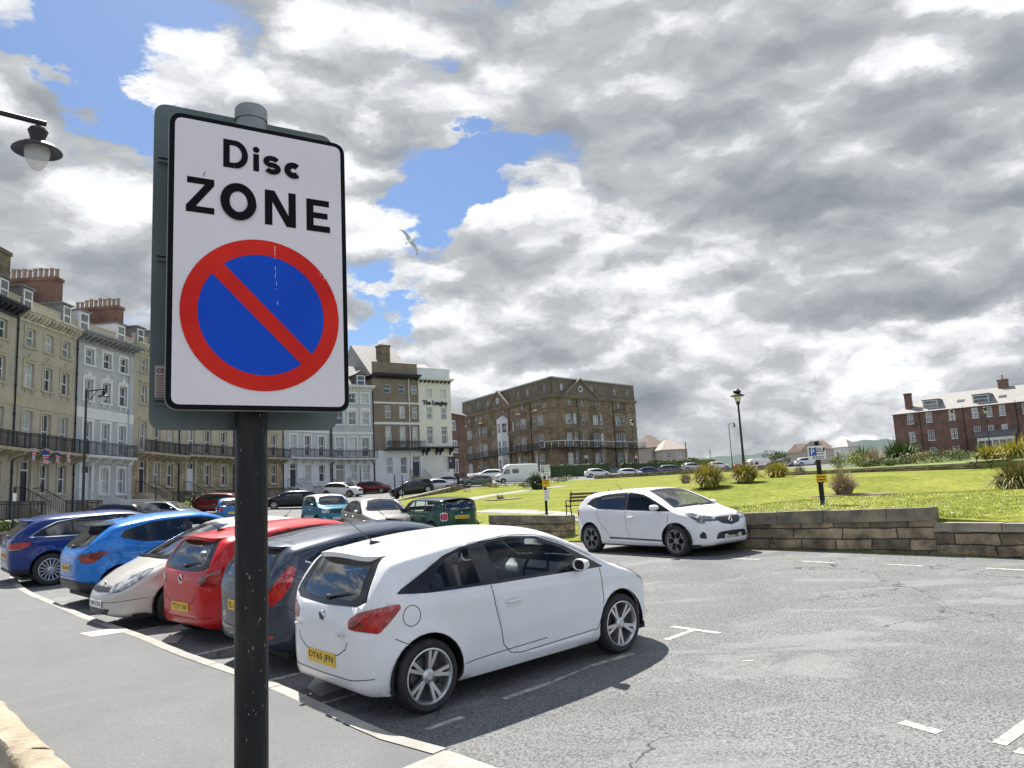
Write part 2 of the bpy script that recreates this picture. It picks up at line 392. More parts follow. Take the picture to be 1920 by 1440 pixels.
# ================================================================ CARS
def paint(name, col, metal=.0, rough=.28, dirt=None):
    return mat('paint_' + name, col, rough, metal, coat=.5, spec=.25, col2=dirt if dirt else tuple(c * .93 for c in col), nscale=2.0, contrast=(.3, .8))
CARGLASS = glassmat('car_glass', (.88, .92, .92), 1.35); REARGLASS = glassmat('car_glass_rear', (.35, .39, .39), 2.2); CARGLASSD = glassmat('car_glass_privacy', (.10, .11, .12), 1.9); SCREEN = glassmat('windscreen_glass', (.62, .70, .69), 1.9)
FARGLASS = mat('car_glass_far', (.012, .014, .017), .04, spec=1.0)
TRIM = mat('gloss_black_trim', (.010, .010, .012), .18)
LINING = mat('car_lining', (.10, .10, .105), .8)
SEATM = mat('seat_cloth', (.085, .085, .092), .85)
SEAM = mat('panel_gap', (.012, .012, .012), .7)
REDL = mat('red_lens', (.27, .006, .010), .10, coat=1., col2=(.45, .016, .018), nscale=9, contrast=(.45, .6))
DARKRED = mat('dark_red_lens', (.10, .008, .010), .10, coat=1., col2=(.2, .012, .014), nscale=7)
CLEARL = mat('clear_lens', (.50, .52, .54), .06, .3, coat=1., col2=(.16, .17, .18), nscale=11, contrast=(.42, .58))
DARKLENS = mat('dark_lens', (.06, .065, .07), .06, coat=1., col2=(.42, .43, .44), nscale=9, contrast=(.55, .62))
PLATEY = mat('yellow_plate', (.75, .48, .03), .4); PLATEW = mat('white_plate', (.75, .75, .72), .4); INK = mat('ink_black', (.01, .01, .012), .5)

def wheel_meshes(R, rim, w, style):
    key = ('wheel', R, rim, w, style)
    if key in MESHC: return MESHC[key]
    t = MB(); t.smooth = True
    t.lathe([(rim * .97, -w / 2 + .02), (rim + .012, -w / 2 + .004), (R - .035, -w / 2), (R - .012, -w / 2 + .016), (R, -w / 2 + .04), (R, w / 2 - .04), (R - .012, w / 2 - .016), (R - .035, w / 2), (rim + .012, w / 2 - .004), (rim * .97, w / 2 - .02)], 48, 'y')
    tm = t.mesh('tyre', RUBBER)
    r = MB(); r.smooth = True
    # outer face towards -y ; barrel and lip
    r.lathe([(rim, -w / 2 + .006), (rim - .012, -w / 2 + .004), (rim - .022, -w / 2 + .016), (rim - .03, -w / 2 + .06), (rim - .035, w / 2 - .02)], 48, 'y')
    r.mi = 1; r.lathe([(rim - .032, .02), (.02, .03)], 32, 'y'); r.lathe([(rim * .62, -.005), (rim * .62, .02)], 24, 'y'); r.lathe([(rim * .62, -.004), (.05, -.004)], 24, 'y')
    r.mi = 0
    yf = -w / 2 + .022
    def spoke(a0, a1, w0, w1, r0=.05, r1=None, mi=0, dy=0., th=.035):
        r1 = r1 or rim - .014; r.mi = mi
        c0, s0, c1, s1 = math.cos(a0), math.sin(a0), math.cos(a1), math.sin(a1)
        def pt(rr, c, s_, off, y): return (rr * c - off * s_, y, rr * s_ + off * c)
        y0, y1 = yf + .012 + dy, yf - .004 + dy
        v = [pt(r0, c0, s0, -w0, y0), pt(r0, c0, s0, w0, y0), pt(r1, c1, s1, w1, y1), pt(r1, c1, s1, -w1, y1)]
        v2 = [(p[0], p[1] + th, p[2]) for p in v]
        r.add(v + v2, [(0, 1, 2, 3), (7, 6, 5, 4), (0, 4, 5, 1), (1, 5, 6, 2), (2, 6, 7, 3), (3, 7, 4, 0)]); r.mi = 0
    r.smooth = False
    if style == 'twin5':
        for k in range(5):
            a = 2 * PI * k / 5 + .5
            spoke(a - .10, a - .17, .012, .017); spoke(a + .05, a + .14, .012, .017)
            spoke(a - .03, a - .02, .020, .010, r1=rim * .6, dy=.012)
    elif style == 'multi':
        for k in range(15): spoke(2 * PI * k / 15, 2 * PI * k / 15, .008, .011)
    elif style == 'five':
        for k in range(5):
            a = 2 * PI * k / 5 + .3; spoke(a, a, .03, .036)
    elif style == 'yspoke':
        for k in range(6):
            a = 2 * PI * k / 6 + .2
            spoke(a, a, .018, .016, r1=rim * .62, mi=1); spoke(a, a - .2, .012, .016, r0=rim * .5); spoke(a, a + .2, .012, .016, r0=rim * .5)
            spoke(a - .008, a - .008, .006, .006, r1=rim * .62, dy=-.004)
    elif style == 'ten':
        for k in range(10): spoke(2 * PI * k / 10, 2 * PI * k / 10 + .05, .014, .016)
    r.smooth = True
    r.lathe([(.001, yf - .006), (.03, yf - .006), (.034, yf), (.06, yf + .008), (.066, yf + .03)], 20, 'y')
    r.sm = [False] * len(r.f)
    rm = r.mesh('rim', [ALLOY if style != 'yspoke' else mat('alloy_dark_silver', (.26, .26, .27), .35, .7), ALLOYD if style != 'yspoke' else BLACK])
    MESHC[key] = (tm, rm); return tm, rm
MESHC = {}

class Body:
    """lofted car shell from a spec; x forward, z up, y left; sections cut out of it become parts"""
    def __init__(s, T, lo=False):
        s.T = T; s.lo = lo; s.bm = bmesh.new(); s.shape()
    def plan(s, x):
        T = s.T
        if x > 0: t = min(1, x / T['xf']); p = T.get('pf', 5)
        else: t = min(1, x / T['xr']); p = T.get('pr', 8)
        return max(0., 1 - t ** p) ** (1 / p)
    def S(s, x, z):
        T = s.T; hw = T['hw']; zb = interp(T['bot'], x); be = interp(T['belt'], x); zm = T.get('zm', .55)
        w = hw * s.plan(x)
        if z < zm: k = 1 - T.get('under', .045) * ((zm - z) / max(.1, zm - zb)) ** 2
        else: k = 1 - .022 * (min(z, be) - zm) / max(.1, be - zm)
        v = w * k
        if z > be - .02:
            v -= (z - be + .02) * T.get('tum', .34) * (w / hw)
        # waist crease and lower door hollow
        cz = lerp(T.get('crease', (.86, .80))[0], T.get('crease', (.86, .80))[1], (x - T['xr']) / (T['xf'] - T['xr']))
        if s.plan(x) > .8:
            v += .010 * math.exp(-((z - cz) / .035) ** 2)
            hx = T['wb'] / 2; lz = lerp(.40, .46, max(0, min(1, (x + hx) / (2 * hx))))
            if abs(x) < hx - .3: v -= .016 * math.exp(-((z - lz) / .09) ** 2) * min(1, (hx - .3 - abs(x)) / .25)
            for ax in (hx, -hx):
                rr = math.hypot(x - ax, z - T['R'])
                v += .016 * math.exp(-((rr - T['R'] - .06) / .06) ** 2) if z > .2 else 0
        return max(v, 0)
    def shape(s):
        T = s.T; xf, xr = T['xf'], T['xr']; xs = []
        frac = [0, .15, .35, .55, .7, .82, .9, .96] if not s.lo else [0, .4, .75, .93]
        for sg, x1, p in ((1, xf, T.get('pf', 5)), (-1, xr, T.get('pr', 8))):
            for f in frac: xs.append(x1 * (1 - f ** p) ** (1 / p))
        # along the silhouette by arc length
        N = 300; pr = [(lerp(xr * .995, xf * .995, i / N)) for i in range(N + 1)]; zs = [interp(T['top'], x) for x in pr]
        L = [0]
        for i in range(N): L.append(L[-1] + math.hypot(pr[i + 1] - pr[i], zs[i + 1] - zs[i]))
        n = 26 if s.lo else 66
        for k in range(1, n):
            t = L[-1] * k / n
            xs.append(float(np.interp(t, L, pr)))
        xs = sorted(xs); q = [xs[0]]
        for x in xs[1:]:
            d = abs(x - q[-1])
            if d > (.02 if (xr + .06 < x < xf - .1) else 1e-7): q.append(x)
        s.xs = q
        na, nb = (7, 5) if s.lo else (15, 9)
        rings = []
        for x in q:
            zt, zb = interp(T['top'], x), interp(T['bot'], x); r = min(interp(T['r'], x), (zt - zb) * .45)
            z1 = zt - r; pts = []
            w0 = s.S(x, zb)
            pts.append((0, zb)); pts.append((max(0, w0 - .10) * .6, zb)); pts.append((max(0, w0 - .07), zb)); 
            for k in range(na + 1):
                z = lerp(zb + .012, z1, k / na); pts.append((s.S(x, z) - (.03 if k == 0 else 0) * min(1, w0 * 3), z))
            ws = s.S(x, z1); e = 2 / T.get('n', 2.5)
            for k in range(1, nb + 1):
                a = PI / 2 * k / nb; pts.append((ws * math.cos(a) ** e if k < nb else 0, z1 + r * math.sin(a) ** e))
            pts = [(max(0, a), b) for a, b in pts]
            rings.append([(x, -a, b) for a, b in pts[:0:-1]] + [(x, a, b) for a, b in pts[:-1]])   # from top -y round the floor to +y
        bm = s.bm; V = [[bm.verts.new(p) for p in r] for r in rings]; m = len(V[0])
        for i in range(len(V) - 1):
            for k in range(m):
                f = (V[i][k], V[i][(k + 1) % m], V[i + 1][(k + 1) % m], V[i + 1][k])
                try: bm.faces.new(f)
                except ValueError: pass
        for ri in (0, -1):
            try: bm.faces.new(V[ri] if ri else V[ri][::-1])
            except ValueError: pass
        bmesh.ops.remove_doubles(bm, verts=bm.verts, dist=2e-5)
        bmesh.ops.dissolve_degenerate(bm, edges=bm.edges, dist=1e-6)
        bmesh.ops.recalc_face_normals(bm, faces=bm.faces)
        bm.normal_update()
        s.bvh = BVHTree.FromBMesh(bm)
    def cast(s, o, d):
        h = s.bvh.ray_cast(Vector(o), Vector(d))
        return (h[0], h[1]) if h[0] is not None else (Vector(o) + Vector(d) * 1.0, -Vector(d))
    def side(s, x, z, sg): return s.cast((x, sg * 3, z), (0, -sg, 0))
    def rear(s, y, z): return s.cast((-6, y, z), (1, 0, 0))
    def front(s, y, z): return s.cast((6, y, z), (-1, 0, 0))
    def topz(s, x, y): return s.cast((x, y, 4), (0, 0, -1))
    def cut(s, poly, U, V, N, nmin=.1):
        bm = s.bm; U, V, N = Vector(U), Vector(V), Vector(N); n = len(poly)
        us = [p[0] for p in poly]; vs = [p[1] for p in poly]
        b0, b1, b2, b3 = min(us) - 1e-3, max(us) + 1e-3, min(vs) - 1e-3, max(vs) + 1e-3
        def cand():
            out = []
            for f in bm.faces:
                if f.normal.dot(N) < nmin: continue
                uu = [U.dot(v.co) for v in f.verts]
                if max(uu) < b0 or min(uu) > b1: continue
                vv = [V.dot(v.co) for v in f.verts]
                if max(vv) < b2 or min(vv) > b3: continue
                out.append((f, min(uu), max(uu), min(vv), max(vv)))
            return out
        C = cand()
        for i in range(n):
            p, q = poly[i], poly[(i + 1) % n]
            e0, e1, e2, e3 = min(p[0], q[0]) - 1e-4, max(p[0], q[0]) + 1e-4, min(p[1], q[1]) - 1e-4, max(p[1], q[1]) + 1e-4
            d = Vector((q[0] - p[0], q[1] - p[1])); 
            if d.length < 1e-6: continue
            no = U * d.y - V * d.x; co = U * p[0] + V * p[1]
            fs = [c[0] for c in C if c[0].is_valid and not (c[2] < e0 or c[1] > e1 or c[4] < e2 or c[3] > e3)]
            if not fs: continue
            ed = list({e for f in fs for e in f.edges}); ve = list({v for f in fs for v in f.verts})
            r = bmesh.ops.bisect_plane(bm, geom=ve + ed + fs, dist=1e-5, plane_co=co, plane_no=no)
            nf = [g for g in r['geom'] if isinstance(g, bmesh.types.BMFace)]
            seen = {c[0] for c in C if c[0].is_valid}
            for f in {x for e in [g for g in r['geom_cut'] if isinstance(g, bmesh.types.BMEdge)] for x in e.link_faces} | set(nf):
                f.normal_update()
                if f.normal.dot(N) < nmin: continue
                uu = [U.dot(v.co) for v in f.verts]; vv = [V.dot(v.co) for v in f.verts]
                if f in seen: C = [c for c in C if c[0].is_valid and c[0] is not f]
                C.append((f, min(uu), max(uu), min(vv), max(vv))); seen.add(f)
            C = [c for c in C if c[0].is_valid]
        out = []
        for c in cand():
            f = c[0]; m = f.calc_center_median(); u, v = U.dot(m), V.dot(m); ins = False; j = n - 1
            for i in range(n):
                (x1, y1), (x2, y2) = poly[i], poly[j]
                if (y1 > v) != (y2 > v) and u < (x2 - x1) * (v - y1) / (y2 - y1) + x1: ins = not ins
                j = i
            if ins: out.append(f)
        return out
    def frame(s, where, sg=1):
        T = s.T
        if where == 'side': return (1, 0, 0), (0, 0, 1), (0, sg, 0)
        if where == 'rear': return (0, 1, 0), (0, 0, 1), (-1, 0, 0)
        if where == 'front': return (0, 1, 0), (0, 0, 1), (1, 0, 0)
        if where == 'rc':   # rear corner: u>0 forwards along the flank, u<0 across the tail
            q = .70710678; return (q, q * sg, 0), (0, 0, 1), (-q, q * sg, 0)
        if where == 'fc':   # front corner: u>0 backwards along the flank
            q = .70710678; return (-q, q * sg, 0), (0, 0, 1), (q, q * sg, 0)
        if where == 'top': return (1, 0, 0), (0, 1, 0), (0, 0, 1)
    def region(s, where, poly, sg=1, nmin=.1):
        U, V, N = s.frame(where, sg)
        if where in ('rc', 'fc'):
            T = s.T; x = T['xr'] if where == 'rc' else T['xf']; u0 = Vector(U).dot(Vector((x, sg * T['hw'], 0)))
            poly = [(u0 + a * .70710678, z) for a, z in poly]
        return s.cut(poly, U, V, N, nmin)
    def take(s, faces, name, m, parent, off=0., delete=True, smooth=True):
        idx = {}; vs = []; fs = []
        for f in faces:
            t = []
            for v in f.verts:
                if v not in idx:
                    idx[v] = len(vs); vs.append(tuple(v.co + v.normal * off))
                t.append(idx[v])
            fs.append(t)
        if not fs: return None
        me = bpy.data.meshes.new(name); me.from_pydata(vs, [], fs); me.materials.append(m)
        me.polygons.foreach_set('use_smooth', [True] * len(fs)); me.set_sharp_from_angle(angle=math.radians(50)); me.update()
        if delete:
            bmesh.ops.delete(s.bm, geom=list(faces), context='FACES')
        return link(name, me, parent)
    def ribbon(s, pts, where, sg=1, w=.0035, closed=False, off=.003):
        """thin dark strip lying on the shell along a polyline"""
        q = []
        n = len(pts) + (1 if closed else 0)
        for i in range(n - 1):
            a, b = pts[i], pts[(i + 1) % len(pts)]; k = max(1, int(math.hypot(b[0] - a[0], b[1] - a[1]) / .025))
            for j in range(k): q.append((lerp(a[0], b[0], j / k), lerp(a[1], b[1], j / k)))
        q.append(pts[0] if closed else pts[-1])
        c = []
        for u, v in q:
            h = s.side(u, v, sg) if where == 'side' else s.rear(u, v) if where == 'rear' else s.front(u, v) if where == 'front' else s.topz(u, v)
            c.append(h)
        vs = []; fs = []
        for i, (p, nn) in enumerate(c):
            t = (c[min(i + 1, len(c) - 1)][0] - c[max(0, i - 1)][0]).normalized(); b = t.cross(nn).normalized() * w
            vs += [p + b + nn * off, p - b + nn * off]
        for i in range(len(c) - 1): fs.append((2 * i, 2 * i + 1, 2 * i + 3, 2 * i + 2))
        return vs, fs

def plate(body, T, where, z, txt, parent, y=0., yellow=None, w=.52, h=.111, tilt=0.):
    p, n = (body.rear if where == 'rear' else body.front)(y, z)
    sg = -1 if where == 'rear' else 1
    n = Vector((sg, 0, 0)); p = p + n * .006
    for dz in (-h / 2, h / 2):      # stand proud of the bulge
        for yy in (-w / 2, w / 2):
            q = (body.rear if where == 'rear' else body.front)(y + yy, z + dz)[0]
            if (q.x - p.x) * sg > 0: p.x = q.x + sg * .006
    X = Matrix(((0, -sg * -1, 0, 0), (0, 0, 0, 0), (0, 0, 0, 0), (0, 0, 0, 1)))
    rx = Vector((0, sg, 0)); up = Vector((0, 0, 1))
    m = Matrix.Identity(4)
    for r in range(3): m[r][0] = rx[r]; m[r][1] = up[r]; m[r][2] = n[r]; m[r][3] = p[r]
    b = MB(); b.prism(roundpoly([(-w / 2, -h / 2), (w / 2, -h / 2), (w / 2, h / 2), (-w / 2, h / 2)], .012), -.004, .004, 'xy')
    o = b.build('number_plate', PLATEY if where == 'rear' else PLATEW, parent); o.matrix_local = m
    if txt:
        t = text_mesh(txt, size_h=.072, width=.46, bold=.012); t.materials.append(INK); t.name = 'plate_text'
        k = link('plate_text', t, o); k.location = (0, 0, .0055)
    return o

def make_car(name, T, colour, label, cat, M4, near=True, rear_txt=None, front_txt=None, group=None, roofcol=None, lo=False):
    root = empty(name, mat=M4); tag(root, label, cat, group)
    B = Body(T, lo); bm = B.bm; R = T['R']; hx = T['wb'] / 2
    gl = CARGLASS if near else FARGLASS
    # wheel arches
    Ra = R + T.get('gap', .055)
    for ax in (hx, -hx):
        seg = 14 if lo else 28
        circ = [(ax + Ra * math.cos(2 * PI * k / seg), R + .01 + Ra * math.sin(2 * PI * k / seg)) for k in range(seg)]
        for sg in (1, -1):
            fs = B.region('side', circ, sg, .25)
            bmesh.ops.delete(bm, geom=fs, context='FACES')
    # glass: dark surround first, panes cut out of the surround
    def window(where, outer, inner, sg, gm, nmin=.12, nm='side_window'):
        fs = B.region(where, outer, sg, nmin)
        panes = []
        for poly in inner:
            f2 = B.region(where, poly, sg, nmin)
            o = B.take(f2, nm, gm, root, -.002)
            if o: panes.append(o)
        U, V, N = B.frame(where, sg)
        f3 = B.cut(outer, U, V, N, nmin)
        tr = B.take(f3, 'window_surround', T.get('surround', TRIM), root, 0.0008)
        if tr is not None and panes:
            for p in panes[1:]: pass
        return tr
    for sg in (1, -1):
        for k, (outer, inner) in enumerate(T['side']):
            window('side', outer, inner, sg, gl if (k == 0 or not T.get('privacy')) else (CARGLASSD if near else FARGLASS))
    def sym(h): return [(y, z) for y, z in h] + [(-y, z) for y, z in h[::-1]]
    window('rear', sym(T['rw'][0]), [sym(T['rw'][1])], 1, (REARGLASS if not T.get('privacy') else CARGLASSD) if near else FARGLASS, .12, 'rear_window')
    window('front', sym(T['ws'][0]), [sym(T['ws'][1])], 1, SCREEN if near else FARGLASS, .18, 'windscreen')
    # lamps
    for sg in (1, -1):
        for nm, m, where, poly in T['lamps']:
            fs = B.region(where, poly if where in ('rc', 'fc', 'side') else [(y * sg, z) for y, z in poly], sg, .15)
            B.take(fs, nm, m, root, .004)
    for nm, m, where, poly in T.get('panels', []):     # single panels: grilles, bumper inserts
        fs = B.region(where, sym(poly), 1, .15); B.take(fs, nm, m, root, .003)
    for nm, m, where, poly in T.get('cladding', []):
        for sg in (1, -1):
            fs = B.region(where, poly, sg, .2); B.take(fs, nm, m, root, .003)
    if near and not lo:
        for sg in (1, -1):
            for poly in T['doors']:
                fs = B.region('side', poly, sg, .12)
                d = B.take(fs, 'door', colour, root)
    if roofcol is not None:
        fs = [f for f in bm.faces if f.calc_center_median().z > T['roofz'] and f.normal.z > .1 or (f.calc_center_median().z > T['roofz'] + .06)]
        B.take(fs, 'roof', roofcol, root)
    # shell
    me = bpy.data.meshes.new('body'); 
    for f in bm.faces: f.smooth = True
    bm.to_mesh(me); me.materials.append(colour); me.materials.append(LINING); me.set_sharp_from_angle(angle=math.radians(42))
    body = link('body', me, root)
    so = body.modifiers.new('thickness', 'SOLIDIFY'); so.thickness = .022; so.offset = -1; so.material_offset = 1; so.material_offset_rim = 1
    # underbody, arch liners
    u = MB(); xr, xf = T['xr'], T['xf']
    u.box((xr + .25, -T['hw'] + .14, .17), (xf - .3, T['hw'] - .14, .24))
    for ax in (hx, -hx):
        for sg in (1, -1):
            seg = 18; y0, y1 = sg * (T['hw'] - .03), sg * (T['hw'] - .34)
            vs = []; fs = []
            for k in range(seg + 1):
                a = -.25 + (PI + .5) * k / seg
                x, z = ax + (Ra + .004) * math.cos(a), R + .01 + (Ra + .004) * math.sin(a)
                vs += [(x, y0, z), (x, y1, z)]
            for k in range(seg): fs.append((2 * k, 2 * k + 1, 2 * k + 3, 2 * k + 2))
            fs.append(tuple(2 * k + 1 for k in range(seg + 1)))
            u.add(vs, fs)
    u.build('underbody', SEAM, root)
    # wheels
    tw = T.get('tw', .205); tm, rm = wheel_meshes(R, T['rim'], tw, T['ws_style'])
    for ax in (hx, -hx):
        for sg in (1, -1):
            w = empty('wheel'); w.parent = root
            w.location = (ax, sg * (T['hw'] - tw / 2 - .012), R)
            w.rotation_euler = (0, random.random() * 6, PI if sg > 0 else 0)
            link('tyre', tm, w); link('rim', rm, w)
    # interior
    if near:
        i = MB(); zt = max(z for x, z in T['top'])
        i.box((T['cowl'] - 1.9, -T['hw'] + .16, .24), (T['cowl'] - .1, T['hw'] - .16, .34)); i.build('cabin_floor', LINING, root)
        d = MB(); d.smooth = True; c = T['cowl']
        zc = T['dashz']
        d.prism(roundpoly([(c + .02, zc - .05), (c - .25, zc + .02), (c - .48, zc - .03), (c - .52, zc - .2), (c - .40, zc - .4), (c, zc - .4)], .06), -T['hw'] + .12, T['hw'] - .12, 'xz')
        d.build('dashboard', mat('dash', (.30, .31, .32), .4), root)
        st = MB(); st.smooth = True; q = []
        for k in range(21):
            a = 2 * PI * k / 20; q.append((c - .60 + .07 * math.sin(a), -.36 + .185 * math.cos(a), zc - .02 + .17 * math.sin(a)))
        st.tube(q, .016, 8); st.box((c - .60, -.53, zc - .03), (c - .58, -.19, zc - .005)); st.build('steering_wheel', DARKP, root)
        def seat(y, x, nm, w=.24, hz=0.):
            s = MB(); s.smooth = True; zb = T['seatz']
            s.prism(roundpoly([(x - .05, zb), (x + .45, zb + .04), (x + .48, zb - .1), (x - .05, zb - .14)], .06), y - w, y + w, 'xz')
            s.prism(roundpoly([(x - .06, zb - .06), (x + .10, zb - .06), (x - .08, zb + .60), (x - .20, zb + .58)], .06), y - w * .94, y + w * .94, 'xz')
            s.prism(roundpoly([(x - .19, zb + .62), (x - .09, zb + .62), (x - .12, zb + .80), (x - .21, zb + .79)], .04), y - .13, y + .13, 'xz')
            s.build(nm, SEATM, root)
        for y in (.36, -.36): seat(y, c - 1.28, 'front_seat')
        seat(0, T['rseat'], 'rear_seat', T['hw'] - .22)
        if T.get('privacy') is None:
            mm = MB(); mm.smooth = True; p = B.topz(c - .72, 0)[0]; mm.box((p.x, -.10, p.z - .13), (p.x + .025, .10, p.z - .07)); mm.build('rear_view_mirror', DARKP, root)
    # mirrors
    mx, mz = T['mirror']
    for sg in (1, -1):
        p, n = B.side(mx, mz, sg); m = MB(); m.smooth = True
        y = p.y
        m.mi = 0; prof = [(.0, .0), (.04, .07), (.10, .085), (.15, .07), (.165, .0)]
        # housing: rounded shell pointing forwards
        vs = []; fs = []; n1 = 12
        ring = [(-.050, .76), (-.064, .84), (-.062, .94), (-.045, 1.0), (.0, .96), (.05, .72), (.085, .3), (.092, .02)]
        for dx, k in ring:
            for j in range(n1):
                a = 2 * PI * j / n1; cy, cz = math.cos(a), math.sin(a)
                vs.append((mx + dx, y + sg * (.115 + .095 * k * math.copysign(abs(cy) ** .8, cy) + (.01 if dx < 0 else -.01)), mz + .045 + .062 * k * math.copysign(abs(cz) ** .8, cz)))
        for a in range(len(ring) - 1):
            for j in range(n1): fs.append((a * n1 + j, a * n1 + (j + 1) % n1, (a + 1) * n1 + (j + 1) % n1, (a + 1) * n1 + j))
        fs.append(tuple((len(ring) - 1) * n1 + j for j in range(n1)))
        m.add(vs, fs); m.mi = 1; m.add([v for v in vs[:n1]], [tuple(range(n1))])
        m.box((mx - .02, min(y - sg * .03, y + sg * .09), mz - .03), (mx + .035, max(y - sg * .03, y + sg * .09), mz + .005))
        m.build('wing_mirror', [roofcol if (roofcol and T.get('mirror_roof')) else colour, DARKP], root)
    if lo: 
        if rear_txt is not None: plate(B, T, 'rear', T['pz'][0], None, root)
        if front_txt is not None: plate(B, T, 'front', T['pz'][1], None, root)
        bm.free(); return root
    # handles, seams, fuel flap
    for sg in (1, -1):
        for hx_, hz_ in T['handles']:
            p, n = B.side(hx_, hz_, sg); h = MB(); h.smooth = True
            h.tube([(hx_ - .095, p.y - sg * .005, hz_), (hx_ - .08, p.y + sg * .024, hz_), (hx_, p.y + sg * .032, hz_ + .003), (hx_ + .08, p.y + sg * .026, hz_ + .003), (hx_ + .095, p.y - sg * .005, hz_ + .002)], [.014, .015, .016, .015, .014], 8)
            h.build('door_handle', T.get('handle_mat', colour), root)
    sm = MB()
    for sg in (1, -1):
        for poly in T['seams']: sm.add(*B.ribbon(poly, 'side', sg))
    for poly in T.get('rseams', []):
        sm.add(*B.ribbon(poly, 'rear', 1)); sm.add(*B.ribbon([(-a, b) for a, b in poly], 'rear', 1))
    for poly in T.get('tseams', []):
        sm.add(*B.ribbon(poly, 'top', 1)); sm.add(*B.ribbon([(a, -b) for a, b in poly], 'top', 1))
    for poly in T.get('fseams', []):
        sm.add(*B.ribbon(poly, 'front', 1)); sm.add(*B.ribbon([(-a, b) for a, b in poly], 'front', 1))
    sm.build('panel_gaps', SEAM, root, fixn=False)
    if T.get('fuel'):
        fx, fz, fr = T['fuel']; f = MB(); f.add(*B.ribbon([(fx + fr * math.cos(2 * PI * k / 24), fz + fr * 1.05 * math.sin(2 * PI * k / 24)) for k in range(24)], 'side', -1, .003, True)); f.build('fuel_flap', SEAM, root, fixn=False)
    if T.get('chrome_line'):
        for sg in (1, -1):
            c = MB()
            for poly in T['chrome_line']: c.add(*B.ribbon(poly, 'side', sg, .010, off=.005))
            c.build('chrome_strip', CHROME, root, fixn=False)
    # spoiler
    if T.get('spoiler'):
        x0, x1, zt0, zt1, hw2, dz = T['spoiler']; s = MB(); s.smooth = True; n = 16; vs = []; fs = []
        for k in range(n + 1):
            t = -1 + 2 * k / n; y = hw2 * t; e = abs(t) ** 5; e2 = t * t
            q = B.topz(x1 + .02, y * .93)[0]
            dy = abs(t) ** 8
            xe = lerp(x0 + .06 * e2, x1, .8 * abs(t) ** 7); ze = lerp(zt0 - .055 * e2, q.z, .8 * abs(t) ** 7) - .012 * e
            vs += [(x1 + .05, y * .97, q.z - .014), (lerp(x1, xe, .5), y, lerp(q.z, ze, .5) + .008 - .012 * e), (xe, y, ze), (xe + .012, y * .985, ze - dz), (x1 - .02, y * .94, q.z - dz - .05)]
        for k in range(n):
            for j in range(4): fs.append((5 * k + j, 5 * k + j + 1, 5 * k + 6 + j, 5 * k + 5 + j))
        fs += [(0, 1, 2, 3, 4), tuple(5 * n + j for j in (4, 3, 2, 1, 0))]
        s.add(vs, fs); s.build('spoiler', T.get('spoiler_mat', roofcol or colour), root)
    if T.get('antenna'):
        ax_, = T['antenna'][:1]; p = B.topz(ax_, 0)[0]; a = MB(); a.smooth = True
        a.prism([(ax_ - .05, p.z - .01), (ax_ + .14, p.z - .01), (ax_ + .02, p.z + .022), (ax_ - .03, p.z + .03)], -.022, .022, 'xz')
        l = T['antenna'][1]; a.tube([(ax_ - .02, 0, p.z + .02), (ax_ - .02 - l * .75, 0, p.z + .02 + l * .66)], [.005, .003], 6)
        a.build('aerial', DARKP if not T.get('aerial_mat') else T['aerial_mat'], root)
    # rear wiper and badge
    if T.get('wiper'):
        w = MB(); (y0, z0), (y1, z1) = T['wiper']
        pts = [B.rear(lerp(y0, y1, k / 5), lerp(z0, z1, k / 5))[0] + Vector((-.02, 0, .004)) for k in range(6)]
        w.tube(pts, [.014, .012, .010, .009, .008, .006], 6); w.tube([pts[0] + Vector((.03, 0, 0)), pts[0] + Vector((-.012, 0, 0))], .022, 10); w.build('rear_wiper', DARKP, root)
    if T.get('fwiper'):
        for ya, yb in ((-.55, .05), (.0, .55)):
            w = MB(); z0 = T['fwiper']
            pts = [B.front(lerp(ya, yb, k / 4), z0 + .02 * k / 4)[0] + Vector((.015, 0, .012)) for k in range(5)]
            w.tube(pts, .009, 6); w.build('windscreen_wiper', DARKP, root)
    for where, y, z, r in T.get('badges', []):
        p, n = (B.rear if where == 'rear' else B.front)(y, z); b = MB(); b.smooth = True; sg = -1 if where == 'rear' else 1
        if T.get('badge_kind') == 'lozenge' and where == 'front':
            for k in (1, .62):
                pass
            o = [(0, r * 1.25), (r, 0), (0, -r * 1.25), (-r, 0)]; i_ = [(0, r * .62), (r * .5, 0), (0, -r * .62), (-r * .5, 0)]
            vs = [(p.x + .018, a, z + c) for a, c in o] + [(p.x + .03, a * .8, z + c * .8) for a, c in o] + [(p.x + .022, a, z + c) for a, c in i_]
            b.add(vs, [(j, (j + 1) % 4, 4 + (j + 1) % 4, 4 + j) for j in range(4)] + [(4 + j, 4 + (j + 1) % 4, 8 + (j + 1) % 4, 8 + j) for j in range(4)]); b.smooth = False; b.sm = [False] * len(b.f)
            b.build('badge', CHROME, root)
        else:
            b.lathe([(r, 0.), (r, sg * .008), (r * .84, sg * .012), (r * .78, sg * .007), (.001, sg * .008)], 24, 'x', (p.x, y, z)); b.mi = 1
            b.tube([(p.x + sg * .010, y - r * .5, z - r * .45), (p.x + sg * .012, y - r * .1, z - r * .05), (p.x + sg * .012, y + r * .15, z + r * .1), (p.x + sg * .01, y + r * .55, z + r * .5)], [r * .12, r * .24, r * .2, r * .1], 6)
            b.tube([(p.x + sg * .010, y + r * .15, z + r * .1), (p.x + sg * .012, y + r * .3, z - r * .35)], [r * .2, r * .09], 6)
            b.build('badge', [CHROME, ALLOYD], root)
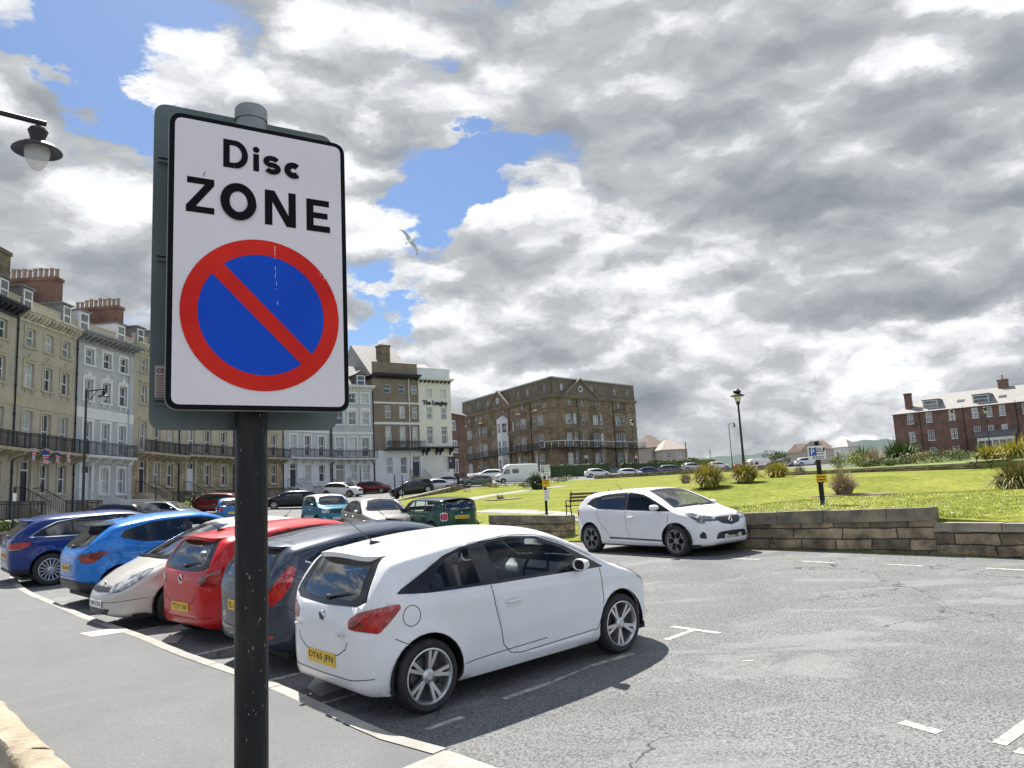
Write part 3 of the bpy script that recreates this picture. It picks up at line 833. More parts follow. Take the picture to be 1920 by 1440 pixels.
    for where, txt, y, z, h in T.get('scripts', []):
        p, n = B.rear(y, z); t = text_mesh(txt, size_h=h, bold=.02, depth=.05); t.materials.append(CHROME if T.get('script_chrome') else DARKP)
        k = link('badge_lettering', t, root); k.matrix_local = Matrix(((0, 0, -1, p.x - .003), (-1, 0, 0, y), (0, 1, 0, z), (0, 0, 0, 1)))
    for p0, p1, r_, m_ in T.get('tubes', []):
        t = MB(); t.smooth = True; t.tube([p0, p1], r_, 12); t.build('exhaust_pipe', m_, root)
    if T.get('roofrails'):
        for sg in (1, -1):
            t = MB(); t.smooth = True; xa, xb, yy = T['roofrails']; pts = [B.topz(lerp(xa, xb, k / 8), sg * yy)[0] + Vector((0, 0, .035 if 0 < k < 8 else -.005)) for k in range(9)]
            t.tube(pts, .016, 6); t.build('roof_rail', CHROME, root)
    if rear_txt is not None: plate(B, T, 'rear', T['pz'][0], rear_txt, root)
    if front_txt is not None: plate(B, T, 'front', T['pz'][1], front_txt, root)
    if T.get('extra'): T['extra'](B, T, root, colour)
    bm.free()
    return root
# ---------------------------------------------------------------- car shapes (metres; x forward from mid wheelbase)
T_CORSA = dict(wb=2.51, xf=2.07, xr=-1.84, hw=.875, R=.312, rim=.238, gap=.048, tw=.215, ws_style='twin5', pf=4.2, pr=6, n=2.4, tum=.40, crease=(.90, .78),
    top=[(-1.84, .66), (-1.83, .80), (-1.795, .93), (-1.61, 1.26), (-1.50, 1.372), (-1.2, 1.425), (-.6, 1.475), (-.15, 1.48), (.3, 1.44), (.75, 1.27), (1.12, 1.055), (1.3, .985), (1.6, .90), (1.85, .79), (2.0, .67), (2.07, .55)],
    bot=[(-1.84, .42), (-1.81, .26), (-1.68, .20), (-1.2, .18), (1.2, .18), (1.9, .20), (2.03, .27), (2.07, .42)],
    belt=[(-1.93, 1.02), (-1.3, 1.02), (0, .955), (1.2, .925), (2.07, .9)],
    r=[(-1.93, .06), (-1.8, .09), (-1.4, .15), (0, .14), (1.0, .10), (1.3, .12), (1.8, .14), (2.07, .1)],
    side=[(roundpoly([(1.05, .945), (-.51, .985), (-.545, 1.375), (-.15, 1.390), (.22, 1.352), (.58, 1.218)], .03), [roundpoly([(.70, .985), (-.42, 1.01), (-.46, 1.350), (-.10, 1.362), (.20, 1.328), (.52, 1.20), (.68, 1.09)], .03)]),
          (roundpoly([(-.49, .987), (-1.22, 1.015), (-1.52, 1.045), (-1.46, 1.085), (-1.20, 1.20), (-.98, 1.30), (-.75, 1.355), (-.53, 1.373)], .02), [roundpoly([(-.63, 1.015), (-1.20, 1.045), (-1.08, 1.19), (-.92, 1.28), (-.78, 1.32), (-.67, 1.335)], .03)])],
    rw=([(.0, .935), (.54, .955), (.66, 1.0), (.60, 1.22), (.545, 1.345), (0, 1.375)], [(.0, .985), (.44, 1.0), (.53, 1.04), (.49, 1.24), (.46, 1.31), (0, 1.335)]),
    ws=([(0, 1.02), (.68, 1.0), (.60, 1.20), (.50, 1.385), (0, 1.425)], [(0, 1.05), (.62, 1.04), (.545, 1.22), (.46, 1.36), (0, 1.395)]),
    lamps=[('reversing_lamp', DARKRED, 'rc', roundpoly([(-.36, .785), (-.36, .83), (-.24, .868), (-.15, .815), (-.14, .778)], .02)), ('tail_lamp_core', mat('bright_red_lens', (.55, .02, .02), .12, coat=1., col2=(.30, .010, .012), nscale=22, contrast=(.42, .58)), 'rc', roundpoly([(-.13, .825), (.03, .775), (.15, .865), (.12, .925), (-.10, .885)], .02)), ('tail_light', REDL, 'rc', roundpoly([(-.38, .772), (-.38, .845), (-.22, .915), (.04, .952), (.27, .962), (.29, .93), (.17, .83), (.03, .735), (-.10, .755)], .03)),
           ('headlight', DARKLENS, 'fc', roundpoly([(-.30, .68), (-.28, .76), (.10, .83), (.46, .915), (.50, .87), (.22, .74), (-.05, .66)], .03))],
    panels=[('grille', DARKP, 'front', roundpoly([(.0, .52), (.40, .55), (.44, .64), (0, .65)], .0)), ],
    doors=[roundpoly([(-.52, .985), (-.55, 1.375), (-.15, 1.40), (.22, 1.365), (.58, 1.228), (.98, .95), (.99, .60), (.88, .32), (-.22, .30), (-.36, .38), (-.46, .80)], .05)],
    handles=[(-.26, .80)], mirror=(.62, .985), fuel=(-1.40, .85, .083),
    seams=[[(-.52, .985), (-.49, .80), (-.41, .42), (-.33, .33), (-.2, .305), (.86, .33), (.93, .45), (.99, .66), (.98, .94)], [(-.55, 1.375), (-.15, 1.402), (.22, 1.37), (.62, 1.215), (.9, 1.08)], [(-1.56, .68), (-1.38, .58)], [(-.88, .345), (-.5, .36), (.15, .375)]],
    rseams=[[(0, .515), (.3, .53), (.44, .60), (.46, .66)], [(0, .335), (.50, .345), (.72, .37)]], tseams=[[(1.12, .66), (1.5, .62), (1.8, .58)]],
    spoiler=(-1.66, -1.28, 1.385, 1.42, .585, .045), antenna=(-1.25, .36), wiper=((-.04, 1.0), (-.40, 1.06)), badges=[('rear', .0, .83, .058)], scripts=[('rear', 'TURBO', -.40, .72, .022), ('rear', 'VXR', .42, .735, .022)],
    script_chrome=True, pz=(.475, .36), cowl=1.1, dashz=.98, seatz=.55, rseat=-.85, tubes=[],
    cladding=[])
T_FIESTA = dict(T_CORSA, wb=2.49, xf=2.02, xr=-1.90, pr=5.5, hw=.86, rim=.225, ws_style='ten', crease=(1.0, .80),
    top=[(-1.90, .62), (-1.885, .80), (-1.84, .98), (-1.62, 1.30), (-1.52, 1.375), (-1.2, 1.42), (-.6, 1.475), (-.1, 1.48), (.3, 1.44), (.8, 1.25), (1.2, 1.03), (1.4, .95), (1.7, .86), (1.95, .68), (2.02, .55)],
    bot=[(-1.90, .46), (-1.85, .32), (-1.7, .24), (-1.2, .2), (1.2, .19), (1.85, .21), (1.98, .27), (2.02, .42)],
    belt=[(-1.9, 1.06), (-1.3, 1.03), (0, .955), (1.2, .91), (2.02, .88)],
    side=[(roundpoly([(1.25, .93), (-.08, .975), (-.10, 1.38), (.28, 1.352), (.70, 1.20)], .03), [roundpoly([(.92, .965), (-.02, .995), (-.05, 1.355), (.26, 1.33), (.64, 1.19)], .03)]),
          (roundpoly([(-.085, .975), (-1.05, 1.03), (-1.42, 1.17), (-1.22, 1.27), (-.75, 1.355), (-.105, 1.38)], .02), [roundpoly([(-.16, 1.0), (-.90, 1.035), (-.90, 1.30), (-.70, 1.335), (-.17, 1.355)], .03), roundpoly([(-.95, 1.05), (-1.04, 1.05), (-1.34, 1.165), (-1.20, 1.245), (-.95, 1.295)], .02)])],
    lamps=[('tail_light', REDL, 'rc', roundpoly([(-.20, .78), (-.08, .73), (.08, .82), (.22, .98), (.26, 1.10), (.18, 1.15), (.04, 1.04), (-.12, .90)], .03)),
           ('reversing_lamp', CLEARL, 'rc', roundpoly([(-.18, .785), (-.10, .74), (.03, .80), (-.02, .84), (-.13, .83)], .01)),
           ('rear_reflector', REDL, 'rc', [(-.30, .39), (-.08, .40), (-.08, .44), (-.30, .43)]),
           ('headlight', DARKLENS, 'fc', roundpoly([(-.30, .66), (-.28, .74), (.10, .82), (.5, .91), (.54, .87), (.22, .74), (-.05, .65)], .03))],
    rw=([(.0, .965), (.50, .985), (.60, 1.03), (.56, 1.22), (.52, 1.325), (0, 1.36)], [(.0, 1.0), (.45, 1.015), (.52, 1.05), (.48, 1.22), (.46, 1.29), (0, 1.32)]),
    doors=[], handles=[(-.0, .84), (-.78, .88)], fuel=None,
    seams=[[(-.09, .97), (-.07, .6), (-.0, .33), (1.0, .33), (1.12, .6), (1.16, .92)], [(-.92, 1.02), (-.90, .8), (-.72, .55), (-.62, .33), (-.02, .33)], [(-1.68, .72), (-1.30, .50)]],
    rseams=[[(0, .46), (.42, .48), (.60, .74)]], tseams=[[(-1.48, .0), (-1.46, .30), (-1.44, .54)]],
    chrome_line=[[(-.1, .972), (-1.05, 1.024), (-1.43, 1.172)], [(-.1, .972), (.9, .945)]],
    spoiler=(-1.70, -1.42, 1.375, 1.40, .56, .03), antenna=(.15, .35), scripts=[], badges=[('rear', 0, .86, .05)], pz=(.70, .36), cowl=1.2, tubes=[], wiper=((0, .99), (-.3, 1.0)))
T_PRIUS = dict(T_CORSA, wb=2.70, xf=2.25, xr=-2.18, hw=.86, R=.305, rim=.205, ws_style='five', pf=3.6, pr=6, tum=.36, crease=(.92, .74),
    top=[(-2.18, .66), (-2.16, .95), (-2.05, 1.10), (-1.5, 1.25), (-.8, 1.42), (-.2, 1.49), (.15, 1.485), (.6, 1.36), (1.2, 1.10), (1.5, .96), (1.8, .85), (2.05, .71), (2.2, .58), (2.25, .48)],
    bot=[(-2.18, .5), (-2.1, .32), (-1.9, .24), (-1.3, .19), (1.3, .18), (2.0, .19), (2.2, .24), (2.25, .36)],
    belt=[(-2.18, 1.0), (-1.3, .98), (0, .92), (1.3, .89), (2.25, .85)],
    r=[(-2.18, .06), (-1.8, .10), (-.6, .15), (.3, .14), (1.2, .10), (1.5, .12), (2.0, .16), (2.25, .1)],
    side=[(roundpoly([(1.45, .905), (-.05, .95), (-.05, 1.395), (.2, 1.39), (.62, 1.27)], .03), [roundpoly([(1.08, .945), (0, .975), (0, 1.365), (.18, 1.36), (.58, 1.245)], .03)]),
          (roundpoly([(-.055, .95), (-1.15, .99), (-1.5, 1.1), (-.95, 1.29), (-.5, 1.37), (-.055, 1.395)], .02), [roundpoly([(-.12, .98), (-.98, 1.01), (-1.0, 1.24), (-.55, 1.34), (-.12, 1.365)], .03)])],
    rw=([(0, 1.13), (.5, 1.13), (.45, 1.30), (0, 1.36)], [(0, 1.16), (.46, 1.16), (.42, 1.29), (0, 1.33)]),
    ws=([(0, .98), (.70, .965), (.60, 1.20), (.50, 1.40), (0, 1.435)], [(0, 1.01), (.64, 1.0), (.55, 1.21), (.46, 1.37), (0, 1.405)]),
    lamps=[('headlight', CLEARL, 'fc', roundpoly([(-.42, .56), (-.40, .63), (-.10, .75), (.30, .865), (.42, .87), (.36, .80), (.10, .66), (-.15, .575)], .03)),
           ('tail_light', REDL, 'rc', roundpoly([(-.2, .75), (-.2, 1.0), (.1, 1.0), (.15, .78)], .03))],
    panels=[('grille', DARKP, 'front', roundpoly([(.0, .565), (.42, .575), (.36, .625), (0, .635)], 0)), ('bumper_intake', DARKP, 'front', [(0, .235), (.36, .24), (.42, .33), (0, .325)])],
    doors=[], handles=[(-.0, .82), (-.95, .86)], mirror=(1.02, .95), fuel=None,
    seams=[[(1.18, .90), (1.16, .6), (1.05, .32), (.02, .32), (-.05, .6), (-.06, .94)]], rseams=[], tseams=[[(1.5, .68), (1.8, .60), (2.1, .45)]], fseams=[[(.0, .425), (.5, .43), (.75, .46)]],
    spoiler=None, antenna=(-.9, .2), wiper=None, fwiper=.99, badges=[('front', 0, .672, .04)], scripts=[], pz=(.6, .395), cowl=1.35, dashz=.93, rseat=-1.0, tubes=[])
def juke_extra(B, T, root, colour):
    pass
T_JUKE = dict(T_CORSA, wb=2.64, xf=2.12, xr=-2.02, hw=.90, R=.335, rim=.23, gap=.06, ws_style='ten', zm=.66, pf=4, pr=5, tum=.40, crease=(.98, .86), privacy=True,
    top=[(-2.02, .74), (-2.0, .92), (-1.93, 1.05), (-1.55, 1.38), (-1.40, 1.475), (-1.1, 1.53), (-.5, 1.585), (0, 1.59), (.35, 1.55), (.8, 1.38), (1.25, 1.15), (1.45, 1.08), (1.8, .99), (2.05, .8), (2.12, .62)],
    bot=[(-2.02, .55), (-1.95, .34), (-1.8, .27), (-1.2, .24), (1.2, .23), (1.9, .25), (2.08, .3), (2.12, .46)],
    belt=[(-2.02, 1.12), (-1.3, 1.16), (-.9, 1.09), (0, 1.04), (1.2, 1.01), (2.1, .98)],
    r=[(-2.02, .06), (-1.9, .08), (-1.4, .15), (0, .15), (1.1, .11), (1.4, .12), (1.9, .14), (2.12, .1)],
    side=[(roundpoly([(1.3, 1.02), (-.05, 1.05), (-.07, 1.47), (.3, 1.45), (.75, 1.30)], .03), [roundpoly([(.98, 1.05), (0, 1.075), (-.02, 1.44), (.28, 1.42), (.70, 1.27)], .03)]),
          (roundpoly([(-.055, 1.05), (-.95, 1.10), (-1.34, 1.22), (-1.25, 1.33), (-.75, 1.44), (-.075, 1.47)], .02), [roundpoly([(-.14, 1.075), (-.90, 1.12), (-1.12, 1.22), (-1.05, 1.33), (-.7, 1.415), (-.14, 1.44)], .03)])],
    rw=([(.0, 1.06), (.58, 1.07), (.68, 1.12), (.60, 1.32), (.55, 1.44), (0, 1.47)], [(.0, 1.10), (.48, 1.11), (.55, 1.15), (.50, 1.33), (.47, 1.39), (0, 1.42)]),
    ws=([(0, 1.12), (.72, 1.10), (.62, 1.32), (.53, 1.50), (0, 1.53)], [(0, 1.15), (.66, 1.14), (.57, 1.32), (.49, 1.47), (0, 1.50)]),
    lamps=[('tail_lamp_core', REDL, 'rc', roundpoly([(-.18, .885), (-.06, .83), (.10, .84), (.0, .91)], .02)), ('tail_light', DARKRED, 'rc', roundpoly([(-.28, .90), (-.14, .80), (.12, .80), (.46, .99), (.16, .985), (-.26, .955)], .02)),
           ('headlight', CLEARL, 'fc', roundpoly([(-.3, .85), (.3, .95), (.3, 1.0), (-.3, .92)], .02))],
    panels=[('rear_bumper', DARKP, 'rear', [(0, .2), (.88, .2), (.86, .42), (.55, .50), (0, .50)])],
    cladding=[('sill_cladding', DARKP, 'side', [(-.95, .2), (.95, .2), (.95, .36), (-.95, .36)])],
    doors=[], handles=[(-.02, .93)], mirror=(.98, 1.06), fuel=(-1.42, .86, .095),
    seams=[[(-.06, 1.05), (-.02, .7), (.06, .36), (1.0, .36), (1.1, .6), (1.2, 1.0)], [(-1.02, 1.10), (-1.06, .95), (-.92, .65), (-.72, .37), (.05, .37)]],
    rseams=[[(0, .55), (.5, .57), (.6, .80)]], tseams=[], spoiler=(-1.70, -1.28, 1.475, 1.5, .60, .03), spoiler_mat=None, antenna=(-1.0, .18), wiper=((0, 1.09), (-.35, 1.12)), badges=[], scripts=[], pz=(.72, .42), cowl=1.25, dashz=1.08, seatz=.66, rseat=-.95, tubes=[])
T_JUKE['spoiler_mat'] = TRIM
T_SUV = dict(T_CORSA, wb=2.87, xf=2.36, xr=-2.24, hw=.945, R=.362, rim=.252, gap=.055, tw=.24, ws_style='multi', zm=.66, pf=4, pr=6, tum=.36, crease=(1.02, .92), privacy=True,
    top=[(-2.24, .78), (-2.23, .98), (-2.18, 1.10), (-1.88, 1.42), (-1.72, 1.52), (-1.4, 1.58), (-.7, 1.60), (-.1, 1.605), (.35, 1.57), (.85, 1.42), (1.35, 1.17), (1.55, 1.09), (1.95, 1.0), (2.28, .84), (2.36, .66)],
    bot=[(-2.24, .55), (-2.2, .35), (-2.05, .28), (-1.3, .25), (1.3, .24), (2.1, .26), (2.32, .32), (2.36, .48)],
    belt=[(-2.32, 1.10), (-1.3, 1.09), (0, 1.05), (1.3, 1.02), (2.36, 1.0)],
    r=[(-2.32, .06), (-2.1, .09), (-1.7, .15), (0, .15), (1.1, .12), (1.5, .12), (2.1, .15), (2.36, .1)],
    side=[(roundpoly([(1.45, 1.035), (.02, 1.06), (.02, 1.51), (.3, 1.50), (.80, 1.33)], .03), [roundpoly([(1.12, 1.065), (.07, 1.085), (.07, 1.48), (.28, 1.47), (.75, 1.31)], .03)]),
          (roundpoly([(.015, 1.06), (-1.45, 1.10), (-1.86, 1.12), (-1.62, 1.28), (-1.3, 1.42), (-.8, 1.49), (.015, 1.51)], .02), [roundpoly([(-.04, 1.085), (-.95, 1.11), (-.97, 1.44), (-.75, 1.465), (-.04, 1.48)], .03), roundpoly([(-1.01, 1.115), (-1.70, 1.14), (-1.5, 1.28), (-1.25, 1.38), (-1.02, 1.43)], .03)])],
    rw=([(.0, 1.11), (.62, 1.12), (.70, 1.17), (.64, 1.36), (.60, 1.47), (0, 1.52)], [(.0, 1.14), (.56, 1.15), (.62, 1.19), (.57, 1.36), (.54, 1.44), (0, 1.48)]),
    ws=([(0, 1.15), (.76, 1.13), (.66, 1.36), (.57, 1.54), (0, 1.575)], [(0, 1.18), (.70, 1.17), (.61, 1.36), (.53, 1.51), (0, 1.545)]),
    lamps=[('tail_light', REDL, 'rc', roundpoly([(-.40, .86), (-.40, .98), (.02, 1.02), (.36, 1.01), (.32, .93), (.12, .87)], .03)), ('lamp_foot', CLEARL, 'rc', [(-.35, .845), (.08, .85), (.12, .875), (-.36, .87)]),
           ('headlight', CLEARL, 'fc', roundpoly([(-.35, .80), (-.33, .92), (.2, .98), (.45, 1.0), (.40, .90), (.1, .80)], .03))],
    panels=[('grille', DARKP, 'front', roundpoly([(0, .62), (.40, .63), (.44, .86), (0, .88)], 0)), ('rear_bumper', DARKP, 'rear', [(0, .2), (.90, .2), (.88, .40), (0, .40)])],
    cladding=[], doors=[], handles=[(.12, .95), (-.95, .98)], mirror=(1.08, 1.09), fuel=None,
    seams=[[(.02, 1.06), (.06, .7), (.1, .40), (1.05, .40), (1.22, .7), (1.34, 1.02)], [(-1.02, 1.10), (-1.1, .92), (-.92, .65), (-.76, .41), (.1, .41)]],
    rseams=[[(0, .60), (.6, .62), (.66, .85)]], tseams=[[(1.5, .72), (2.0, .65)]], chrome_line=[[(1.40, 1.035), (0, 1.062), (-1.45, 1.102), (-1.86, 1.12), (-1.62, 1.285), (-1.3, 1.425), (-.8, 1.495), (0, 1.515), (.3, 1.505), (.8, 1.335), (1.4, 1.04)]],
    spoiler=(-2.02, -1.72, 1.525, 1.55, .62, .03), antenna=None, wiper=((0, 1.14), (-.4, 1.15)), badges=[('rear', 0, .98, .045), ('front', 0, .75, .06)], scripts=[], pz=(.72, .45), cowl=1.35, dashz=1.10, seatz=.70, rseat=-1.05, tubes=[])
T_CLIO = dict(T_CORSA, wb=2.583, xf=2.08, xr=-1.97, hw=.90, R=.318, rim=.235, ws_style='yspoke', pf=3.9, pr=6, crease=(.92, .80), privacy=True,
    top=[(-1.97, .66), (-1.95, .84), (-1.88, .98), (-1.58, 1.28), (-1.48, 1.35), (-1.15, 1.37), (-.6, 1.405), (-.1, 1.41), (.25, 1.385), (.72, 1.225), (1.15, 1.03), (1.35, .965), (1.7, .89), (1.93, .79), (2.05, .64), (2.08, .52)],
    bot=[(-1.97, .48), (-1.92, .32), (-1.75, .24), (-1.2, .2), (1.2, .19), (1.9, .21), (2.04, .27), (2.08, .40)],
    belt=[(-1.97, 1.02), (-1.3, 1.0), (0, .945), (1.2, .905), (2.08, .88)],
    side=[(roundpoly([(1.2, .92), (-.10, .955), (-.12, 1.345), (.24, 1.325), (.66, 1.17)], .03), [roundpoly([(.88, .95), (-.04, .975), (-.06, 1.32), (.22, 1.30), (.60, 1.16)], .03)]),
          (roundpoly([(-.105, .955), (-1.0, .99), (-1.42, 1.10), (-1.25, 1.215), (-.75, 1.315), (-.125, 1.345)], .02), [roundpoly([(-.19, .98), (-.95, 1.01), (-1.15, 1.09), (-1.05, 1.21), (-.72, 1.29), (-.19, 1.32)], .03)])],
    rw=([(.0, .985), (.56, 1.0), (.64, 1.04), (.58, 1.20), (.54, 1.30), (0, 1.335)], [(.0, 1.02), (.5, 1.03), (.56, 1.06), (.52, 1.20), (.49, 1.27), (0, 1.30)]),
    ws=([(0, 1.0), (.70, .985), (.60, 1.18), (.51, 1.355), (0, 1.39)], [(0, 1.03), (.64, 1.02), (.55, 1.18), (.47, 1.33), (0, 1.36)]),
    lamps=[('tail_light', REDL, 'rc', roundpoly([(-.30, .80), (-.28, .90), (.10, .98), (.18, .94), (.10, .82)], .02)),
           ('headlight', DARKLENS, 'fc', roundpoly([(-.44, .70), (-.42, .765), (-.05, .815), (.46, .905), (.43, .85), (.16, .725), (.08, .665), (-.10, .665), (-.06, .705)], .015)),
           ('fog_lamp_pocket', DARKP, 'fc', roundpoly([(-.10, .36), (.08, .37), (.10, .43), (-.0, .505), (-.08, .47)], .02))],
    panels=[('grille', DARKP, 'front', roundpoly([(0, .60), (.26, .64), (.38, .72), (.60, .755), (.60, .775), (.3, .77), (0, .765)], 0)), ('bumper_intake', DARKP, 'front', [(0, .335), (.48, .345), (.42, .46), (.3, .48), (0, .485)])],
    doors=[roundpoly([(-.11, .95), (-.08, .6), (-.02, .34), (1.0, .34), (1.10, .6), (1.13, .91)], .04), roundpoly([(-.118, .95), (-.088, .6), (-.028, .34), (-.62, .34), (-.75, .52), (-.98, .72), (-1.02, .98)], .04)], handles=[(.05, .80)], mirror=(.86, .965), fuel=None,
    seams=[[(-.11, .95), (-.08, .6), (-.02, .33), (1.0, .33), (1.10, .6), (1.13, .91)], [(-.02, .33), (-.62, .33), (-.75, .52), (-.98, .72), (-1.02, .98)]],
    rseams=[], tseams=[[(1.2, .70), (1.6, .64), (1.93, .54)]], fseams=[[(0, .80), (.35, .80), (.62, .79)]],
    cladding=[('sill_strip', ALLOYD, 'side', [(-.66, .335), (.98, .30), (.98, .335), (-.66, .37)])],
    spoiler=(-1.66, -1.36, 1.35, 1.38, .57, .025), antenna=(-1.05, .24), wiper=None, fwiper=1.0, badge_kind='lozenge', badges=[('front', 0, .70, .068)], scripts=[], pz=(.6, .365), cowl=1.15, dashz=.96, seatz=.55, rseat=-.9, tubes=[])
T_MINI = dict(T_CORSA, wb=2.567, xf=1.98, xr=-1.95, hw=.865, R=.308, rim=.215, ws_style='five', pf=4, pr=4, tum=.26, crease=(.80, .80), n=2.8,
    top=[(-1.95, .66), (-1.94, .86), (-1.90, .98), (-1.72, 1.28), (-1.64, 1.36), (-1.3, 1.395), (-.5, 1.425), (.2, 1.425), (.55, 1.36), (.85, 1.19), (1.12, 1.02), (1.3, .965), (1.65, .90), (1.85, .80), (1.96, .62), (1.98, .52)],
    bot=[(-1.95, .48), (-1.9, .32), (-1.7, .24), (-1.2, .2), (1.2, .2), (1.8, .22), (1.95, .28), (1.98, .40)],
    belt=[(-1.95, .97), (0, .94), (1.98, .92)],
    side=[(roundpoly([(1.0, .945), (.05, .95), (.05, 1.335), (.5, 1.31), (.74, 1.17)], .03), [roundpoly([(.88, .97), (.10, .975), (.10, 1.31), (.47, 1.285), (.70, 1.16)], .03)]),
          (roundpoly([(.045, .95), (-1.55, .985), (-1.40, 1.30), (-1.0, 1.325), (.045, 1.335)], .02), [roundpoly([(-.02, .975), (-.72, .985), (-.74, 1.30), (-.02, 1.31)], .03), roundpoly([(-.80, .99), (-1.40, 1.01), (-1.32, 1.27), (-.82, 1.30)], .03)])],
    rw=([(.0, .985), (.60, .99), (.62, 1.04), (.57, 1.24), (.53, 1.32), (0, 1.35)], [(.0, 1.02), (.55, 1.02), (.56, 1.06), (.52, 1.23), (.49, 1.29), (0, 1.315)]),
    ws=([(0, 1.0), (.68, .99), (.62, 1.15), (.55, 1.32), (0, 1.36)], [(0, 1.03), (.62, 1.02), (.57, 1.15), (.51, 1.30), (0, 1.33)]),
    lamps=[('tail_light', REDL, 'rc', roundpoly([(-.275, .68), (-.275, .90), (.045, .90), (.045, .68)], .07)), ('tail_light_bezel', CHROME, 'rc', roundpoly([(-.30, .655), (-.30, .925), (.07, .925), (.07, .655)], .08)),
           ('headlight', CLEARL, 'fc', roundpoly([(-.3, .65), (-.3, .85), (.1, .86), (.1, .68)], .08))],
    panels=[('rear_bumper', DARKP, 'rear', [(0, .2), (.8, .2), (.7, .33), (0, .34)])], doors=[], handles=[(.18, .83), (-.65, .83)], mirror=(.80, .97), fuel=None,
    cladding=[('sill_cladding', DARKP, 'side', [(-.9, .15), (.9, .15), (.9, .27), (-.9, .27)])],
    seams=[[(.05, .95), (.05, .30), (.9, .30), (1.0, .94)], [(-.78, .97), (-.8, .7), (-.62, .31), (.05, .31)]], rseams=[[(0, .52), (.45, .53), (.55, .62)]], tseams=[],
    spoiler=(-1.80, -1.50, 1.375, 1.40, .56, .025), antenna=None, wiper=((0, 1.0), (-.4, 1.02)), badges=[('rear', 0, .905, .03)], scripts=[], pz=(.77, .36), cowl=1.05, dashz=.97, rseat=-.9, roofz=1.20, mirror_roof=False, tubes=[])
T_BMW = dict(T_CORSA, wb=2.89, xf=2.38, xr=-2.42, hw=.92, R=.33, rim=.225, ws_style='ten', pf=4, pr=5, tum=.40, crease=(.82, .76),
    top=[(-2.42, .72), (-2.40, .95), (-2.33, 1.04), (-2.0, 1.09), (-1.72, 1.12), (-1.2, 1.33), (-.85, 1.42), (-.3, 1.465), (.1, 1.465), (.45, 1.42), (.9, 1.22), (1.2, 1.05), (1.5, .97), (2.0, .88), (2.28, .74), (2.38, .55)],
    bot=[(-2.42, .5), (-2.36, .34), (-2.1, .24), (-1.3, .2), (1.3, .19), (2.2, .2), (2.35, .26), (2.38, .4)],
    belt=[(-2.42, .95), (0, .93), (2.38, .88)],
    r=[(-2.42, .06), (-2.2, .09), (-1.8, .10), (-.9, .14), (.3, .14), (1.1, .10), (1.4, .11), (2.2, .13), (2.38, .1)],
    side=[(roundpoly([(1.3, .93), (.0, .95), (.0, 1.365), (.4, 1.33), (.82, 1.17)], .03), [roundpoly([(1.0, .96), (.06, .975), (.06, 1.34), (.38, 1.305), (.76, 1.16)], .03)]),
          (roundpoly([(-.005, .95), (-1.35, .985), (-1.15, 1.20), (-.8, 1.335), (-.4, 1.365), (-.005, 1.365)], .02), [roundpoly([(-.07, .975), (-1.15, 1.0), (-1.02, 1.19), (-.75, 1.305), (-.4, 1.335), (-.07, 1.34)], .03)])],
    rw=([(0, 1.13), (.62, 1.12), (.52, 1.36), (0, 1.405)], [(0, 1.15), (.57, 1.14), (.48, 1.34), (0, 1.375)]),
    ws=([(0, 1.03), (.72, 1.01), (.62, 1.22), (.52, 1.38), (0, 1.425)], [(0, 1.05), (.67, 1.03), (.58, 1.21), (.48, 1.36), (0, 1.405)]),
    lamps=[('headlight', CLEARL, 'fc', roundpoly([(-.50, .60), (-.48, .70), (0, .76), (.35, .80), (.25, .72), (0, .62)], .03)), ('tail_light', REDL, 'rc', roundpoly([(-.35, .78), (-.35, .92), (.1, .93), (.3, .9), (.1, .78)], .03))],
    panels=[('kidney_grille', DARKP, 'front', [(.03, .60), (.22, .60), (.28, .68), (.24, .72), (.03, .72)]), ('bumper_intake', DARKP, 'front', [(0, .30), (.45, .30), (.5, .38), (0, .40)])],
    doors=[], handles=[(.1, .82), (-.95, .84)], mirror=(.95, .96), fuel=None, seams=[[(.0, .95), (.03, .3), (.95, .3), (1.1, .6), (1.18, .92)], [(-1.0, .98), (-1.1, .8), (-.85, .33), (.02, .3)]], rseams=[], tseams=[[(1.25, .72), (1.7, .66), (2.2, .5)]],
    spoiler=None, antenna=None, wiper=None, fwiper=1.03, badges=[('front', 0, .78, .04)], scripts=[], pz=(.8, .42), cowl=1.2, dashz=.97, rseat=-1.05, tubes=[])
